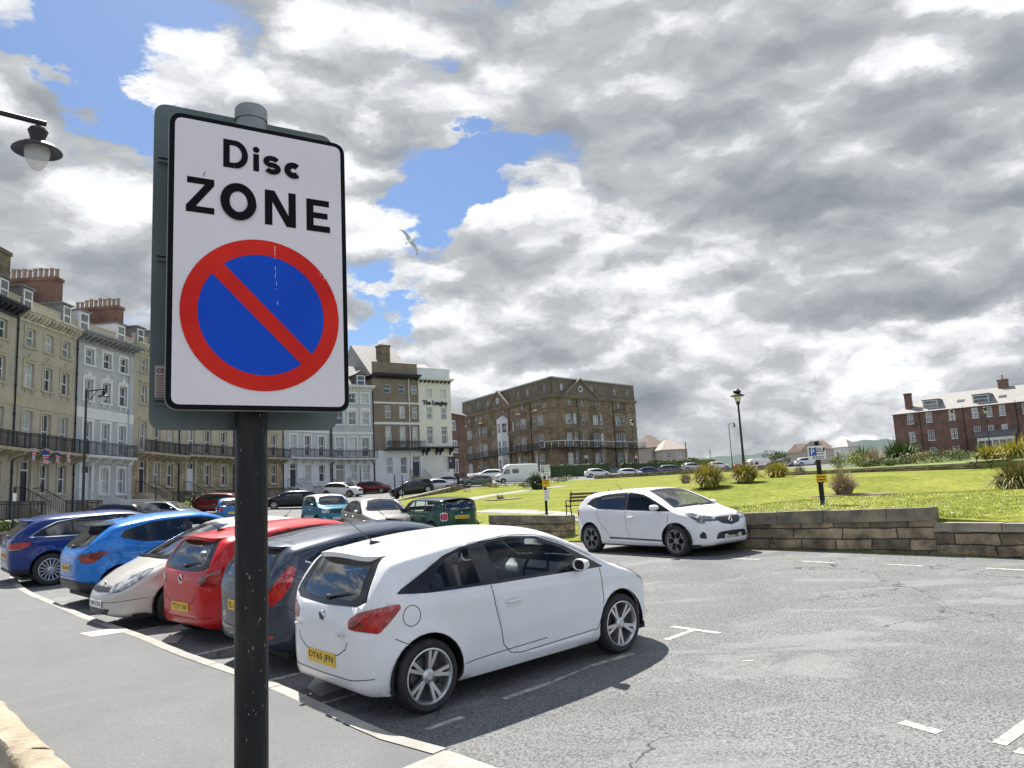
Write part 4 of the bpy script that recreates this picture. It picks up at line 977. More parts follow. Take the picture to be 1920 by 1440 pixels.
T_IGNIS = dict(T_JUKE, wb=2.435, xf=1.88, xr=-1.82, hw=.84, R=.31, rim=.205, ws_style='five', pf=4.5, pr=6, tum=.24, n=3, crease=(.90, .88),
    top=[(-1.82, .72), (-1.8, 1.0), (-1.74, 1.15), (-1.5, 1.48), (-1.35, 1.55), (-1.0, 1.585), (-.3, 1.6), (.3, 1.58), (.6, 1.50), (.95, 1.26), (1.2, 1.10), (1.35, 1.05), (1.65, 1.0), (1.8, .92), (1.86, .76), (1.88, .6)],
    bot=[(-1.82, .5), (-1.76, .34), (-1.6, .27), (-1.1, .24), (1.1, .23), (1.7, .25), (1.85, .3), (1.88, .44)],
    belt=[(-1.82, 1.04), (0, 1.02), (1.88, .98)],
    side=[(roundpoly([(1.1, 1.03), (.0, 1.05), (.0, 1.49), (.5, 1.45), (.80, 1.28)], .03), [roundpoly([(.9, 1.06), (.05, 1.075), (.05, 1.46), (.47, 1.42), (.75, 1.26)], .03)]),
          (roundpoly([(-.005, 1.05), (-1.0, 1.07), (-1.1, 1.45), (-.005, 1.49)], .02), [roundpoly([(-.07, 1.075), (-.9, 1.095), (-.98, 1.42), (-.07, 1.46)], .03)])],
    rw=([(.0, 1.12), (.6, 1.13), (.54, 1.42), (0, 1.49)], [(.0, 1.15), (.55, 1.16), (.5, 1.40), (0, 1.46)]),
    ws=([(0, 1.10), (.70, 1.09), (.64, 1.28), (.57, 1.48), (0, 1.53)], [(0, 1.12), (.65, 1.11), (.60, 1.28), (.53, 1.46), (0, 1.505)]),
    lamps=[('headlight', CLEARL, 'fc', roundpoly([(-.42, .74), (-.42, .90), (-.05, .93), (.1, .92), (.1, .76)], .05)), ('fog_lamp', CLEARL, 'fc', roundpoly([(-.22, .46), (-.22, .56), (-.06, .56), (-.06, .46)], .04)), ('tail_light', REDL, 'rc', roundpoly([(-.2, .75), (-.2, .98), (.1, .98), (.1, .75)], .03))],
    panels=[('grille', DARKP, 'front', [(0, .75), (.42, .75), (.42, .89), (0, .89)]), ('bumper_intake', DARKP, 'front', [(0, .33), (.5, .34), (.62, .42), (0, .44)])], cladding=[],
    doors=[], handles=[(.1, .9)], mirror=(.82, 1.06), fuel=None, seams=[[(.0, 1.05), (0, .34), (.85, .34), (1.0, 1.0)]], rseams=[], tseams=[], spoiler=None, antenna=None, wiper=None, fwiper=1.1, badges=[], scripts=[], pz=(.7, .50), cowl=1.1, dashz=1.05, rseat=-.8, roofz=1.33)
T_HATCH = dict(T_CLIO, ws_style='ten', badges=[])
T_SALOON = T_BMW
T_VAN = dict(T_SUV, wb=3.66, xf=2.85, xr=-3.15, hw=.99, R=.34, rim=.2, ws_style='ten', tum=.07, pf=4, pr=12, n=5, crease=(.9, .9), privacy=True,
    top=[(-3.15, 1.2), (-3.14, 2.0), (-3.12, 2.45), (-3.0, 2.62), (-2.0, 2.66), (.8, 2.64), (1.3, 2.52), (1.75, 1.95), (2.05, 1.45), (2.2, 1.32), (2.6, 1.15), (2.8, .95), (2.85, .7)],
    bot=[(-3.15, .6), (-3.1, .45), (-2.9, .36), (-1.5, .32), (1.5, .3), (2.6, .28), (2.82, .32), (2.85, .45)], belt=[(-3.15, 1.25), (2.85, 1.2)],
    r=[(-3.15, .05), (-3, .14), (.6, .16), (1.6, .14), (2.2, .12), (2.85, .1)],
    side=[([(1.95, 1.30), (.95, 1.32), (.95, 1.95), (1.42, 1.95)], [roundpoly([(1.80, 1.33), (1.0, 1.35), (1.0, 1.92), (1.40, 1.92)], .03)]), ([(.55, 1.40), (-.35, 1.40), (-.35, 1.92), (.55, 1.92)], [roundpoly([(.5, 1.44), (-.3, 1.44), (-.3, 1.88), (.5, 1.88)], .05)])],
    rw=([(.08, 1.4), (.7, 1.4), (.7, 1.9), (.08, 1.9)], [(.12, 1.44), (.66, 1.44), (.66, 1.86), (.12, 1.86)]), ws=([(0, 1.40), (.84, 1.38), (.80, 1.95), (0, 2.0)], [(0, 1.44), (.80, 1.42), (.76, 1.92), (0, 1.96)]),
    lamps=[('headlight', CLEARL, 'fc', roundpoly([(-.3, .80), (-.3, .95), (.2, 1.15), (.2, .85)], .03)), ('tail_light', REDL, 'rc', [(-.12, .8), (-.12, 1.2), (.05, 1.2), (.05, .8)])],
    panels=[('grille', DARKP, 'front', [(0, .72), (.5, .72), (.55, .88), (0, .9)]), ('front_bumper', DARKP, 'front', [(0, .3), (.8, .3), (.8, .5), (0, .5)])], mirror=(1.85, 1.3), cowl=2.0, pz=(.7, .42), spoiler=None)

# ---------------------------------------------------------------- cars placed in the scene
def place(hub_near, hub2, T, side):
    """matrix from the two visible hubs (rear, front); side = which flank they lie on (+1 left, -1 right)"""
    r, f = Vector(hub_near), Vector(hub2); h = (f - r); h.z = 0; hd = h.normalized(); left = Vector((-hd.y, hd.x, 0))
    c = (r + f) / 2 - left * side * (T['hw'] - .04)
    return ground_frame(c.x, c.y, math.atan2(hd.y, hd.x))
WHITE = paint('white', (.76, .77, .78), dirt=(.70, .70, .70)); RED = paint('red', (.50, .006, .010), .1); NAVY = paint('dark_slate_blue', (.042, .056, .082), .35, .25)
SILVER = paint('pale_silver', (.56, .54, .50), .25, .32, dirt=(.47, .44, .39)); BLUE = paint('bright_blue', (.012, .17, .56), .3, .26); ROYAL = paint('deep_blue', (.006, .026, .15), .2, .25)
GREEN = paint('dark_green', (.008, .060, .040), .3, .25); TEAL = paint('teal', (.012, .15, .23), .3, .3); GREY = paint('warm_grey', (.30, .28, .26), .5, .3); BLACKC = paint('black', (.010, .010, .013), .2, .25)
MAROON = paint('maroon', (.15, .012, .016), .3, .28); SLATE = paint('slate_grey', (.105, .12, .125), .25, .3); SKYB = paint('mid_blue', (.03, .15, .36), .3, .3); BRIGHTW = WHITE; LSILVER = paint('light_silver', (.48, .49, .50), .5, .3)
NEARG = 'cars parked nose to tail side by side along the kerb'
HD = math.radians
def center_m(x, y, deg): return ground_frame(x, y, HD(deg))
make_car('parked_car', T_CORSA, WHITE, 'white three-door hatchback in the foreground with a yellow plate reading DY65 JFN', 'car', place(P(805.4, 1270.6, 6.70), P(1163.7, 1165.8, 8.35), T_CORSA, -1), True, 'DY65 JFN', '', NEARG)
make_car('parked_car', T_FIESTA, NAVY, 'dark blue-grey hatchback with tall red tail lights, between the white and the red hatchbacks', 'car', center_m(-1.80, 10.22, 42), True, 'SL10 KLN', '', NEARG)
make_car('parked_car', dict(T_CORSA, scripts=[], ws_style='ten', lamps=[(a, mat('deep_red_lens', (.13, .006, .008), .08, coat=1., col2=(.36, .012, .014), nscale=12, contrast=(.45, .6)) if a == 'tail_light' else m_, w_, p_) for a, m_, w_, p_ in T_CORSA['lamps']]), RED, 'bright red hatchback with a yellow plate reading YT19 YAF beside the sign pole', 'car', center_m(-3.35, 12.0, 47), True, 'YT19 YAF', '', NEARG)
make_car('parked_car', T_PRIUS, SILVER, 'dusty pale silver car parked nose to the kerb beside the red hatchback', 'car', center_m(-4.86, 13.55, 225), True, '', 'YJ04 CDE', NEARG)
make_car('parked_car', T_JUKE, BLUE, 'bright sky blue crossover with a black rear bumper and sloping rear window', 'car', center_m(-6.9, 15.85, 44), True, 'YX20 HNK', '', NEARG)
make_car('parked_car', T_SUV, ROYAL, 'deep royal blue estate with chrome window line and many-spoked wheels at the row end', 'car', place(P(95.8, 1064.6, 17.6), P(95.8, 1064.6, 17.6) + Vector((2.87 * math.cos(HD(41)), 2.87 * math.sin(HD(41)), 0)), T_SUV, -1), True, 'FX18 RTB', '', NEARG)
make_car('parked_car', T_CLIO, WHITE, 'white five-door hatchback facing right in front of the stone garden wall, plate AR70 BMO', 'car', place(P(1109.4, 1008.5, 17.9), P(1267.7, 1014.4, 15.85), T_CLIO, -1), True, '', 'AR70 BMO')
# ================================================================ GROUND, KERBS, WALLS, LAWN
def asphalt(name, base, light, dark, scale=1.0, agg=True):
    m = bpy.data.materials.new(name); m.use_nodes = True; N, L = m.node_tree.nodes, m.node_tree.links; b = N['Principled BSDF']; b.inputs['Roughness'].default_value = .85; b.inputs['Specular IOR Level'].default_value = .35
    tc = N.new('ShaderNodeTexCoord').outputs['Object']
    def noise(sc, det, ro, d=0., st=None):
        v = tc
        if st: mp = N.new('ShaderNodeMapping'); L.new(tc, mp.inputs[0]); mp.inputs['Scale'].default_value = st[:3]; mp.inputs['Rotation'].default_value = (0, 0, st[3]); v = mp.outputs[0]
        n = N.new('ShaderNodeTexNoise'); n.inputs['Scale'].default_value = sc; n.inputs['Detail'].default_value = det; n.inputs['Roughness'].default_value = ro; n.inputs['Distortion'].default_value = d; L.new(v, n.inputs['Vector']); return n.outputs['Fac']
    def rng(v, a, b_, c=0., d=1., smooth=True):
        r = N.new('ShaderNodeMapRange'); r.interpolation_type = 'SMOOTHSTEP' if smooth else 'LINEAR'; L.new(v, r.inputs[0])
        for i, q in zip((1, 2, 3, 4), (a, b_, c, d)): r.inputs[i].default_value = q
        return r.outputs[0]
    def mix(f, a, c):
        x = N.new('ShaderNodeMix'); x.data_type = 'RGBA'
        for v, i in ((f, 0), (a, 6), (c, 7)):
            if isinstance(v, tuple): x.inputs[i].default_value = (*v, 1)
            else: L.new(v, x.inputs[i])
        return x.outputs[2]
    vor = N.new('ShaderNodeTexVoronoi'); vor.inputs['Scale'].default_value = 70 * scale; L.new(tc, vor.inputs['Vector'])
    grain = rng(vor.outputs['Distance'], .05, .55)
    fine = noise(45 * scale, 4, .7)
    broad = noise(.55, 8, .68, .8)
    worn = noise(.85, 10, .66, .9, (.55, 1.25, 1, math.radians(48)))
    wf = rng(worn, .52, .62, 0, .62)                     # smooth worn patches in the lane direction
    col = mix(rng(broad, .3, .7), base, light)
    if agg:
        coarse = mix(rng(fine, .36, .60), dark, col)
        col2 = mix(wf, coarse, mix(rng(fine, .3, .7), tuple(c * .88 for c in light), light))
        # cracks at the edge of the worn patches
        cr = N.new('ShaderNodeTexVoronoi'); cr.feature = 'DISTANCE_TO_EDGE'; cr.inputs['Scale'].default_value = .55; 
        dn = N.new('ShaderNodeTexNoise'); dn.inputs['Scale'].default_value = 2.2; dn.inputs['Detail'].default_value = 8; L.new(tc, dn.inputs['Vector'])
        av = N.new('ShaderNodeVectorMath'); av.operation = 'MULTIPLY_ADD'; L.new(dn.outputs['Color'], av.inputs[0]); av.inputs[1].default_value = (.9, .9, .9); L.new(tc, av.inputs[2]); L.new(av.outputs[0], cr.inputs['Vector'])
        cf = rng(cr.outputs['Distance'], .0, .012, 1, 0)
        msk = N.new('ShaderNodeMath'); msk.operation = 'MULTIPLY'; L.new(cf, msk.inputs[0]); L.new(rng(noise(.25, 3, .5), .50, .60), msk.inputs[1])
        col = mix(msk.outputs[0], col2, tuple(c * .45 for c in dark))
    else:
        col = mix(rng(fine, .3, .7), tuple(c * .86 for c in base), col)
    L.new(col, b.inputs['Base Color'])
    bp = N.new('ShaderNodeBump'); bp.inputs['Strength'].default_value = .55 if agg else .3; bp.inputs['Distance'].default_value = .008; L.new(grain, bp.inputs['Height']); L.new(bp.outputs[0], b.inputs['Normal'])
    return m
ASPH = asphalt('asphalt', (.165, .169, .166), (.240, .243, .237), (.066, .069, .070))
PAVE = asphalt('pavement_asphalt', (.128, .134, .136), (.185, .188, .187), (.1, .1, .1), 1.3, False)
def sheet(name, xs, ys, zf, m, kind='structure', keep=None):
    idx = {}; v = []; f = []
    for i, x in enumerate(xs):
        for j, y in enumerate(ys): v.append((x, y, zf(x, y)))
    n = len(ys)
    for i in range(len(xs) - 1):
        for j in range(n - 1):
            if keep and not keep((xs[i] + xs[i + 1]) / 2, (ys[j] + ys[j + 1]) / 2): continue
            f.append((i * n + j, (i + 1) * n + j, (i + 1) * n + j + 1, i * n + j + 1))
    me = bpy.data.meshes.new(name); me.from_pydata(v, [], f); me.materials.append(m); me.polygons.foreach_set('use_smooth', [True] * len(f)); me.update()
    o = link(name, me); tag(o, kind=kind); return o
def grade(a, b, near, far_steps, step):
    out = [a + step * i for i in range(int((b - a) / step) + 1)]
    return out
_xs = [-4000, -1500, -600, -300, -180, -120, -90] + [-70 + 3 * i for i in range(17)] + [-19 + 1.2 * i for i in range(32)] + [20 + 3 * i for i in range(20)] + [85, 100, 120, 150, 200, 300, 600, 1500, 4000]
_ys = [-4000, -1000, -300, -100, -40, -20, -12, -8] + [-5 + 1.2 * i for i in range(32)] + [34 + 3 * i for i in range(32)] + [135, 145, 155, 165, 175, 190, 220, 260, 320, 500, 1000, 2500, 6000]
sheet('road', _xs, _ys, G, ASPH)

def inside(poly, x, y):
    ins = False; j = len(poly) - 1
    for i in range(len(poly)):
        (x1, y1), (x2, y2) = poly[i], poly[j]
        if (y1 > y) != (y2 > y) and x < (x2 - x1) * (y - y1) / (y2 - y1) + x1: ins = not ins
        j = i
    return ins
def resample(pts, d):
    out = []
    for a, b in zip(pts[:-1], pts[1:]):
        a, b = Vector(a), Vector(b); k = max(1, int((b - a).length / d))
        for j in range(k): out.append(a.lerp(b, j / k))
    out.append(Vector(pts[-1])); return out
def smooth_line(pts, d=.4):
    """Catmull-Rom through 2D points"""
    P_ = [Vector(p) for p in pts]; out = []
    for i in range(len(P_) - 1):
        p0, p1, p2, p3 = P_[max(i - 1, 0)], P_[i], P_[i + 1], P_[min(i + 2, len(P_) - 1)]
        k = max(1, int((p2 - p1).length / d))
        for j in range(k):
            t = j / k
            out.append(.5 * ((2 * p1) + (p2 - p0) * t + (2 * p0 - 5 * p1 + 4 * p2 - p3) * t * t + (3 * p1 - p0 - 3 * p2 + p3) * t ** 3))
    out.append(P_[-1]); return out
def poly_sheet(name, poly, zf, m, h=0., cell=1.0, skirt=0., kind='structure', parent=None, lab=None):
    """area inside a plan polygon laid on the height function, with an optional skirt down its edge"""
    bm = bmesh.new()
    edge = resample([tuple(p) for p in poly] + [tuple(poly[0])], cell)[:-1]
    vs = [bm.verts.new((p.x, p.y, 0)) for p in edge]
    tri = tessellate_polygon([[Vector((p.x, p.y, 0)) for p in edge]])
    for t in tri:
        try: bm.faces.new([vs[i] for i in t])
        except ValueError: pass
    x0, x1 = min(p.x for p in edge), max(p.x for p in edge); y0, y1 = min(p.y for p in edge), max(p.y for p in edge)
    for ax, lo, hi, no in (('x', x0, x1, (1, 0, 0)), ('y', y0, y1, (0, 1, 0))):
        k = lo + cell
        while k < hi:
            co = (k, 0, 0) if ax == 'x' else (0, k, 0)
            bmesh.ops.bisect_plane(bm, geom=bm.verts[:] + bm.edges[:] + bm.faces[:], dist=1e-5, plane_co=co, plane_no=no)
            k += cell
    bmesh.ops.dissolve_degenerate(bm, edges=bm.edges, dist=1e-5)
    for v in bm.verts: v.co.z = zf(v.co.x, v.co.y) + h
    if skirt:
        be = [e for e in bm.edges if e.is_boundary]
        r = bmesh.ops.extrude_edge_only(bm, edges=be)
        for v in [g for g in r['geom'] if isinstance(g, bmesh.types.BMVert)]: v.co.z -= skirt
    bmesh.ops.recalc_face_normals(bm, faces=bm.faces)
    if sum(f.normal.z for f in bm.faces) < 0: bmesh.ops.reverse_faces(bm, faces=bm.faces)
    for f in bm.faces: f.smooth = True
    me = bpy.data.meshes.new(name); bm.to_mesh(me); bm.free(); me.materials.append(m); me.set_sharp_from_angle(angle=math.radians(40))
    o = link(name, me, parent); 
    if kind: tag(o, kind=kind)
    return o
# pavement with its kerb (points read from the photo on the slope)
KP = [(-24, 27), (-19, 26), (-14.4, 22.2)] + [tuple(hit(px, py, .1).xy) for px, py in ((31, 1080), (42, 1098), (69, 1114), (111, 1132), (155, 1150), (225, 1175), (278, 1193), (355, 1225), (411, 1244), (503, 1274), (560, 1297), (640, 1334), (690, 1357), (740, 1378), (840, 1405), (940, 1440))] + [(.5, 4.6), (1.6, 3.2), (2.6, 1.2), (3.2, -1.5), (3.4, -6)]
kerb = smooth_line(KP, .45)
KH = .105
def offset_line(pts, d):
    out = []
    for i, p in enumerate(pts):
        t = (pts[min(i + 1, len(pts) - 1)] - pts[max(i - 1, 0)]).normalized(); n = Vector((t.y, -t.x)); out.append(p + n * d)
    return out
kin = offset_line(kerb, .13)          # towards the pavement (right of travel)
if (kin[10] - Vector((-6, 5))).length > (kerb[10] - Vector((-6, 5))).length: kin = offset_line(kerb, -.13)
poly_sheet('pavement', [tuple(p) for p in kin] + [(-20, -6), (-34, -6), (-40, 20), (-30, 34)], G, PAVE, KH, 1.2)
KERB = mat('kerb_stone', (.37, .355, .31), .85, col2=(.24, .23, .21), nscale=3, bump=.35, bscale=30)
def ledge(b, line, inner, h0, h1, zf):
    n = len(line)
    vs = []
    for p, q in zip(line, inner):
        z = zf(p.x, p.y); z2 = zf(q.x, q.y)
        vs += [(p.x, p.y, z + h0), (p.x, p.y, z + h1 - .012), (lerp(p.x, q.x, .1), lerp(p.y, q.y, .1), lerp(z, z2, .1) + h1), (q.x, q.y, z2 + h1)]
    fs = []
    for i in range(n - 1):
        for j in range(3): fs.append((4 * i + j, 4 * i + j + 1, 4 * i + 5 + j, 4 * i + 4 + j))
    fs += [(0, 1, 2, 3), tuple(4 * (n - 1) + j for j in (3, 2, 1, 0))]
    b.add(vs, fs)
# kerb stones about 0.9 m long, the two by the corner wide and pale
i = 0; kb = MB(); k = 0
acc = 0
kst = resample([tuple(p) for p in kerb], .3); kis = [None] * len(kst)
off = offset_line(kst, .14)
if (off[10] - Vector((-6, 5))).length > (kst[10] - Vector((-6, 5))).length: off = offset_line(kst, -.14); sgn = -1
else: sgn = 1
wide = offset_line(kst, .42 * sgn)
kerbs_obj = MB()
while i < len(kst) - 1:
    j = min(i + 3, len(kst) - 1)
    mid = kst[(i + j) // 2]; w = wide if (-.9 < mid.x < .9 and mid.y < 6.2) else off
    line = [kst[q].copy() for q in range(i, j + 1)]; inn = [w[q].copy() for q in range(i, j + 1)]
    d = (line[-1] - line[0]).normalized() * .004; line[0] += d; line[-1] -= d; inn[0] += d; inn[-1] -= d
    jit = random.uniform(-.004, .004)
    ledge(kerbs_obj, line, inn, -.05, KH + .004 + jit, G)
    i = j
tag(kerbs_obj.build('kerb', KERB), kind='structure')
# ---- painted markings, sheets 4 mm above the road
LINE = mat('road_paint', (.50, .485, .42), .8, col2=(.23, .23, .22), nscale=14, contrast=(.42, .62), bump=.2)
def strip(b, p, q, w, h=.004):
    p, q = Vector(p), Vector(q); t = (q - p).normalized(); n = Vector((-t.y, t.x)) * w / 2; k = max(1, int((q - p).length / .35)); vs = []
    for i in range(k + 1):
        c = p.lerp(q, i / k); jt = random.uniform(-.008, .008)
        for s_ in (1, -1): a = c + n * s_ * (1 + jt / w * 2); vs.append((a.x, a.y, G(a.x, a.y) + h))
    b.add(vs, [(2 * i, 2 * i + 1, 2 * i + 3, 2 * i + 2) for i in range(k)])
def pxy(px, py): v = hit(px, py); return (v.x, v.y)
def mark(name, segs, w):
    b = MB()
    for (a, c) in segs: strip(b, pxy(*a), pxy(*c), w)
    o = b.build(name, LINE, fixn=False); tag(o, kind='structure'); return o
mark('bay_marking', [((800, 1368), (868, 1345))], .07)
mark('bay_marking', [((945, 1311), (1036, 1279)), ((1108, 1249), (1186, 1226))], .075)
mark('bay_marking', [((1038, 1278), (1106, 1250))], .03)
mark('bay_marking', [((1249, 1200), (1297, 1183)), ((1260, 1175), (1350, 1188))], .085)
mark('bay_marking', [((1690, 1354), (1762, 1374))], .09)
mark('bay_marking', [((1873, 1396), (1935, 1352)), ((1905, 1407), (1960, 1420))], .10)
mark('road_dash', [((1392, 1240), (1413, 1239))], .05)
for a, c in (((1240, 1044), (1303, 1046)), ((1368, 1047), (1424, 1049.5)), ((1502, 1052.5), (1564, 1055.5)), ((1657, 1058), (1730, 1061.5)), ((1849, 1065.5), (1925, 1069.5))):
    mark('lay_by_dash', [(a, c)], .09)
# lines between the parked cars
for x0, y0, deg, l in ((-2.75, 8.35, 43, 4.3), (-1.95, 7.45, 42, 1.6), (-4.15, 9.75, 46, 4.2), (-5.75, 11.6, 45, 4.4), (-7.45, 13.1, 44, 4.4), (-8.85, 14.85, 43, 4.6), (-10.6, 17.0, 42, 4.6)):
    b = MB(); strip(b, (x0, y0), (x0 + l * math.cos(HD(deg)), y0 + l * math.sin(HD(deg))), .075); tag(b.build('bay_marking', LINE, fixn=False), kind='structure')
# pale service cover in the pavement, stone gutter slab at the kerb
v = [hit(*q, KH) for q in ((148, 1188), (210, 1179), (232, 1186), (172, 1195))]
b = MB(); b.flat([(p.x, p.y, p.z + .005) for p in v])
tag(b.build('service_cover', mat('pale_concrete', (.40, .395, .38), .8, col2=(.31, .305, .295), nscale=5)), 'pale rectangular service cover set into the pavement near the silver car', 'cover')
for qs in (((575, 1290), (600, 1262), (650, 1290), (600, 1308)), ((300, 1206), (318, 1190), (345, 1193), (330, 1207))):
    b = MB(); vv = [hit(*q) for q in qs]; b.flat([(p.x, p.y, p.z + .008) for p in vv]); tag(b.build('gutter_stone', KERB), kind='structure')
# ---- lawn
def grassmat():
    m = mat('lawn_grass', (.125, .155, .020), .95, col2=(.215, .225, .042), nscale=.33, detail=4, bump=.8, bscale=18, contrast=(.34, .66), spec=.1); N, L = m.node_tree.nodes, m.node_tree.links; b = N['Principled BSDF']
    tc = N.new('ShaderNodeTexCoord'); n = N.new('ShaderNodeTexNoise'); n.inputs['Scale'].default_value = 4.5; n.inputs['Detail'].default_value = 12; n.inputs['Roughness'].default_value = .75; L.new(tc.outputs['Object'], n.inputs['Vector'])
    r = N.new('ShaderNodeMapRange'); r.inputs[1].default_value = .36; r.inputs[2].default_value = .64; r.inputs[3].default_value = .55; r.inputs[4].default_value = 1.45; L.new(n.outputs['Fac'], r.inputs[0])
    x = N.new('ShaderNodeMix'); x.data_type = 'RGBA'; x.blend_type = 'MULTIPLY'; x.inputs[0].default_value = 1; L.new(b.inputs['Base Color'].links[0].from_socket, x.inputs[6]); L.new(r.outputs[0], x.inputs[7]); L.new(x.outputs[2], b.inputs['Base Color']); return m
GRASS = grassmat()
WALL0 = Vector((4.83, 17.0)); WDIR = Vector((3.58, -3.78)).normalized(); WN_ = Vector((-WDIR.y, WDIR.x))
def wpt(t, d=0.): p = WALL0 + WDIR * t + Vector((.69, .725)) * d; return p
def xy(px, py, z): v = P(px, py, z); return (v.x, v.y)
TE = 3.0
while proj((*wpt(TE), 1.4))[0] < 1746: TE += .02
ZT0, ZT1, ZL = P(1395, 963, 16.4).z - .03, P(1744, 951, 13.9).z, P(1755, 981, 13.9).z
_l = [q for q in _l if not (q[1] < 20 and q[0] > 4.0 and q[0] < 13)]
for t in (-1.6, .5, 2.0, TE - .25): p = wpt(t, .4); z = lerp(ZT0, ZT1, (t + 1.8) / (TE + 1.8)); _l += [(p.x, p.y, z - .06)]; p = wpt(t, 2.2); _l += [(p.x, p.y, z + .05)]
for t in (TE + .5, TE + 2, TE + 4, TE + 8): p = wpt(t, .4); _l += [(p.x, p.y, ZL - .05)]; p = wpt(t, 1.6); _l += [(p.x, p.y, ZT1 - .10)]
_tl = TPS(_l, .002)
lawn_poly = [tuple(wpt(-3.2, .30)), tuple(wpt(-1.0, .28)), tuple(wpt(4.9, .28)), tuple(wpt(5.2, .28)), tuple(wpt(14, .28)), (22, 2), (45, 10), (62, 42), xy(1720, 872, 80), xy(1480, 882, 108), xy(1290, 890, 114), xy(1140, 897, 112), xy(1000, 905, 104), xy(900, 916, 94), xy(752, 931, 78), xy(741, 941, 62), (-5.2, 38), (-.6, 24.2), (1.6, 21.6), (2.2, 20.6)]
LAWN = poly_sheet('lawn', lawn_poly, lambda x, y: max(GL(x, y), G(x, y) + .02), GRASS, 0, 2.0, skirt=.5)
def GZ(x, y): return max(GL(x, y), G(x, y) + .02) if inside(lawn_poly, x, y) else G(x, y)
PATHM = mat('path_tarmac', (.25, .245, .235), .9, col2=(.30, .295, .28), nscale=2)
def path(name, pts, w):
    b = MB(); pts = smooth_line(pts, .8); vs = []
    for i, p in enumerate(pts):
        t = (pts[min(i + 1, len(pts) - 1)] - pts[max(i - 1, 0)]).normalized(); n = Vector((-t.y, t.x)) * w / 2
        for s_ in (1, -1): a = p + n * s_; vs.append((a.x, a.y, max(GL(a.x, a.y), G(a.x, a.y) + .02) + .012))
    b.add(vs, [(2 * i, 2 * i + 1, 2 * i + 3, 2 * i + 2) for i in range(len(pts) - 1)]); tag(b.build(name, PATHM, fixn=False), kind='structure')
def lxy(px, py): v = hit(px, py, 0, lambda x, y: max(GL(x, y), G(x, y) + .02)); return (v.x, v.y)
path('path', [lxy(900, 958), lxy(985, 960), lxy(1060, 966), lxy(1120, 973), lxy(1210, 985)], 1.5)
path('path', [lxy(860, 940), lxy(900, 932), lxy(950, 925), lxy(1000, 918), lxy(1060, 911)], 1.6)
# ---- stone walls
STONE = brickmat('wall_sandstone', (.44, .345, .215), (.17, .135, .088), (.06, .052, .04), .70, .205, .012, stain=.9, bump=1.2, nscale=2.2, warp=.07)
COPE = mat('coping_stone', (.34, .30, .22), .9, col2=(.15, .14, .11), nscale=1.6, bump=.4, bscale=14, contrast=(.4, .6))
COPED = mat('coping_dark', (.13, .12, .09), .9, col2=(.30, .255, .17), nscale=1.8, bump=.5, bscale=12, contrast=(.42, .66))
def stone_wall(name, a, b_, th, z0f, top_a, top_b, label, cope_h=.2, courses=True, inner_side=1):
    """wall from plan point a to b, thickness th to the left of travel; the top runs straight between two heights"""
    a, b_ = Vector(a), Vector(b_); L = (b_ - a).length; t = (b_ - a).normalized(); n = Vector((-t.y, t.x)) * inner_side
    m = Matrix(((t.x, n.x, 0, a.x), (t.y, n.y, 0, a.y), (0, 0, 1, 0), (0, 0, 0, 1)))
    zmin = min(z0f(a.x, a.y), z0f(b_.x, b_.y)) - .3
    root = empty(name, mat=Matrix.Translation((a.x, a.y, zmin)) @ Matrix(((t.x, n.x, 0, 0), (t.y, n.y, 0, 0), (0, 0, 1, 0), (0, 0, 0, 1)))); tag(root, label, 'wall')
    ta, tb = top_a - zmin, top_b - zmin
    bd = MB(); bd.prism([(0, 0), (L, 0), (L, tb - cope_h), (0, ta - cope_h)], 0, th, 'xz'); bd.build('stonework', STONE, root)
    cp = MB(); x = 0
    while x < L - .05:
        l = min(random.uniform(.8, 1.25), L - x)
        if L - x - l < .3: l = L - x
        za, zb = lerp(ta, tb, x / L), lerp(ta, tb, (x + l) / L); j = random.uniform(-.012, .012); jy = random.uniform(0, .015)
        cp.prism([(x + .004, za - cope_h + .001), (x + l - .004, zb - cope_h + .001), (x + l - .004, zb + j), (x + .02, za + j)], -.022 - jy, th + .022, 'xz'); x += l
    cp.build('coping', COPED if cope_h > .15 else COPE, root)
    return root
def topz_at(px, py, z): return P(px, py, z).z
a, b_ = wpt(-1.8), wpt(TE)
stone_wall('garden_wall', a, b_, .34, G, topz_at(1395, 963, 16.4) - .03, topz_at(1744, 951, 13.9), 'tall stone garden wall with dark coping behind the white five-door hatchback', .24)
a, b_ = wpt(TE + .005), wpt(16)
stone_wall('garden_wall', a, b_, .34, G, topz_at(1755, 981, 13.9), topz_at(1755, 981, 13.9) - .2, 'lower stone garden wall continuing to the right edge with pale coping', .14)
v1, v2 = xy(918, 1000, 24.6), xy(1062, 1008, 22.2)
stone_wall('garden_wall', v1, v2, .4, G, topz_at(930, 966, 24.6), topz_at(1055, 967, 22.2), 'short low stone wall at the lawn corner beside the dark green car', .22)
for qa, qb, h, lab in ((( -20.6, 66), (-12.5, 88), .55, 'long low stone wall edging the lawn opposite the pale terrace'), ):
    va, vb = xy(744, 938, 66), xy(870, 922, 92); stone_wall('edging_wall', va, vb, .4, G, G(*va) + h, G(*vb) + h, lab, .12)
va, vb = xy(1115, 899, 113), xy(1440, 886, 116); stone_wall('edging_wall', va, vb, .4, G, GL(*va) + .5, GL(*vb) + .55, 'low stone wall along the far edge of the lawn below the parked cars', .12)
va, vb = xy(1445, 893, 56), xy(1842, 876, 44); stone_wall('bed_wall', va, vb, .4, GL, topz_at(1445, 886.5, 56), topz_at(1842, 867, 44), 'long low dark retaining wall of the raised flower bed', .14)
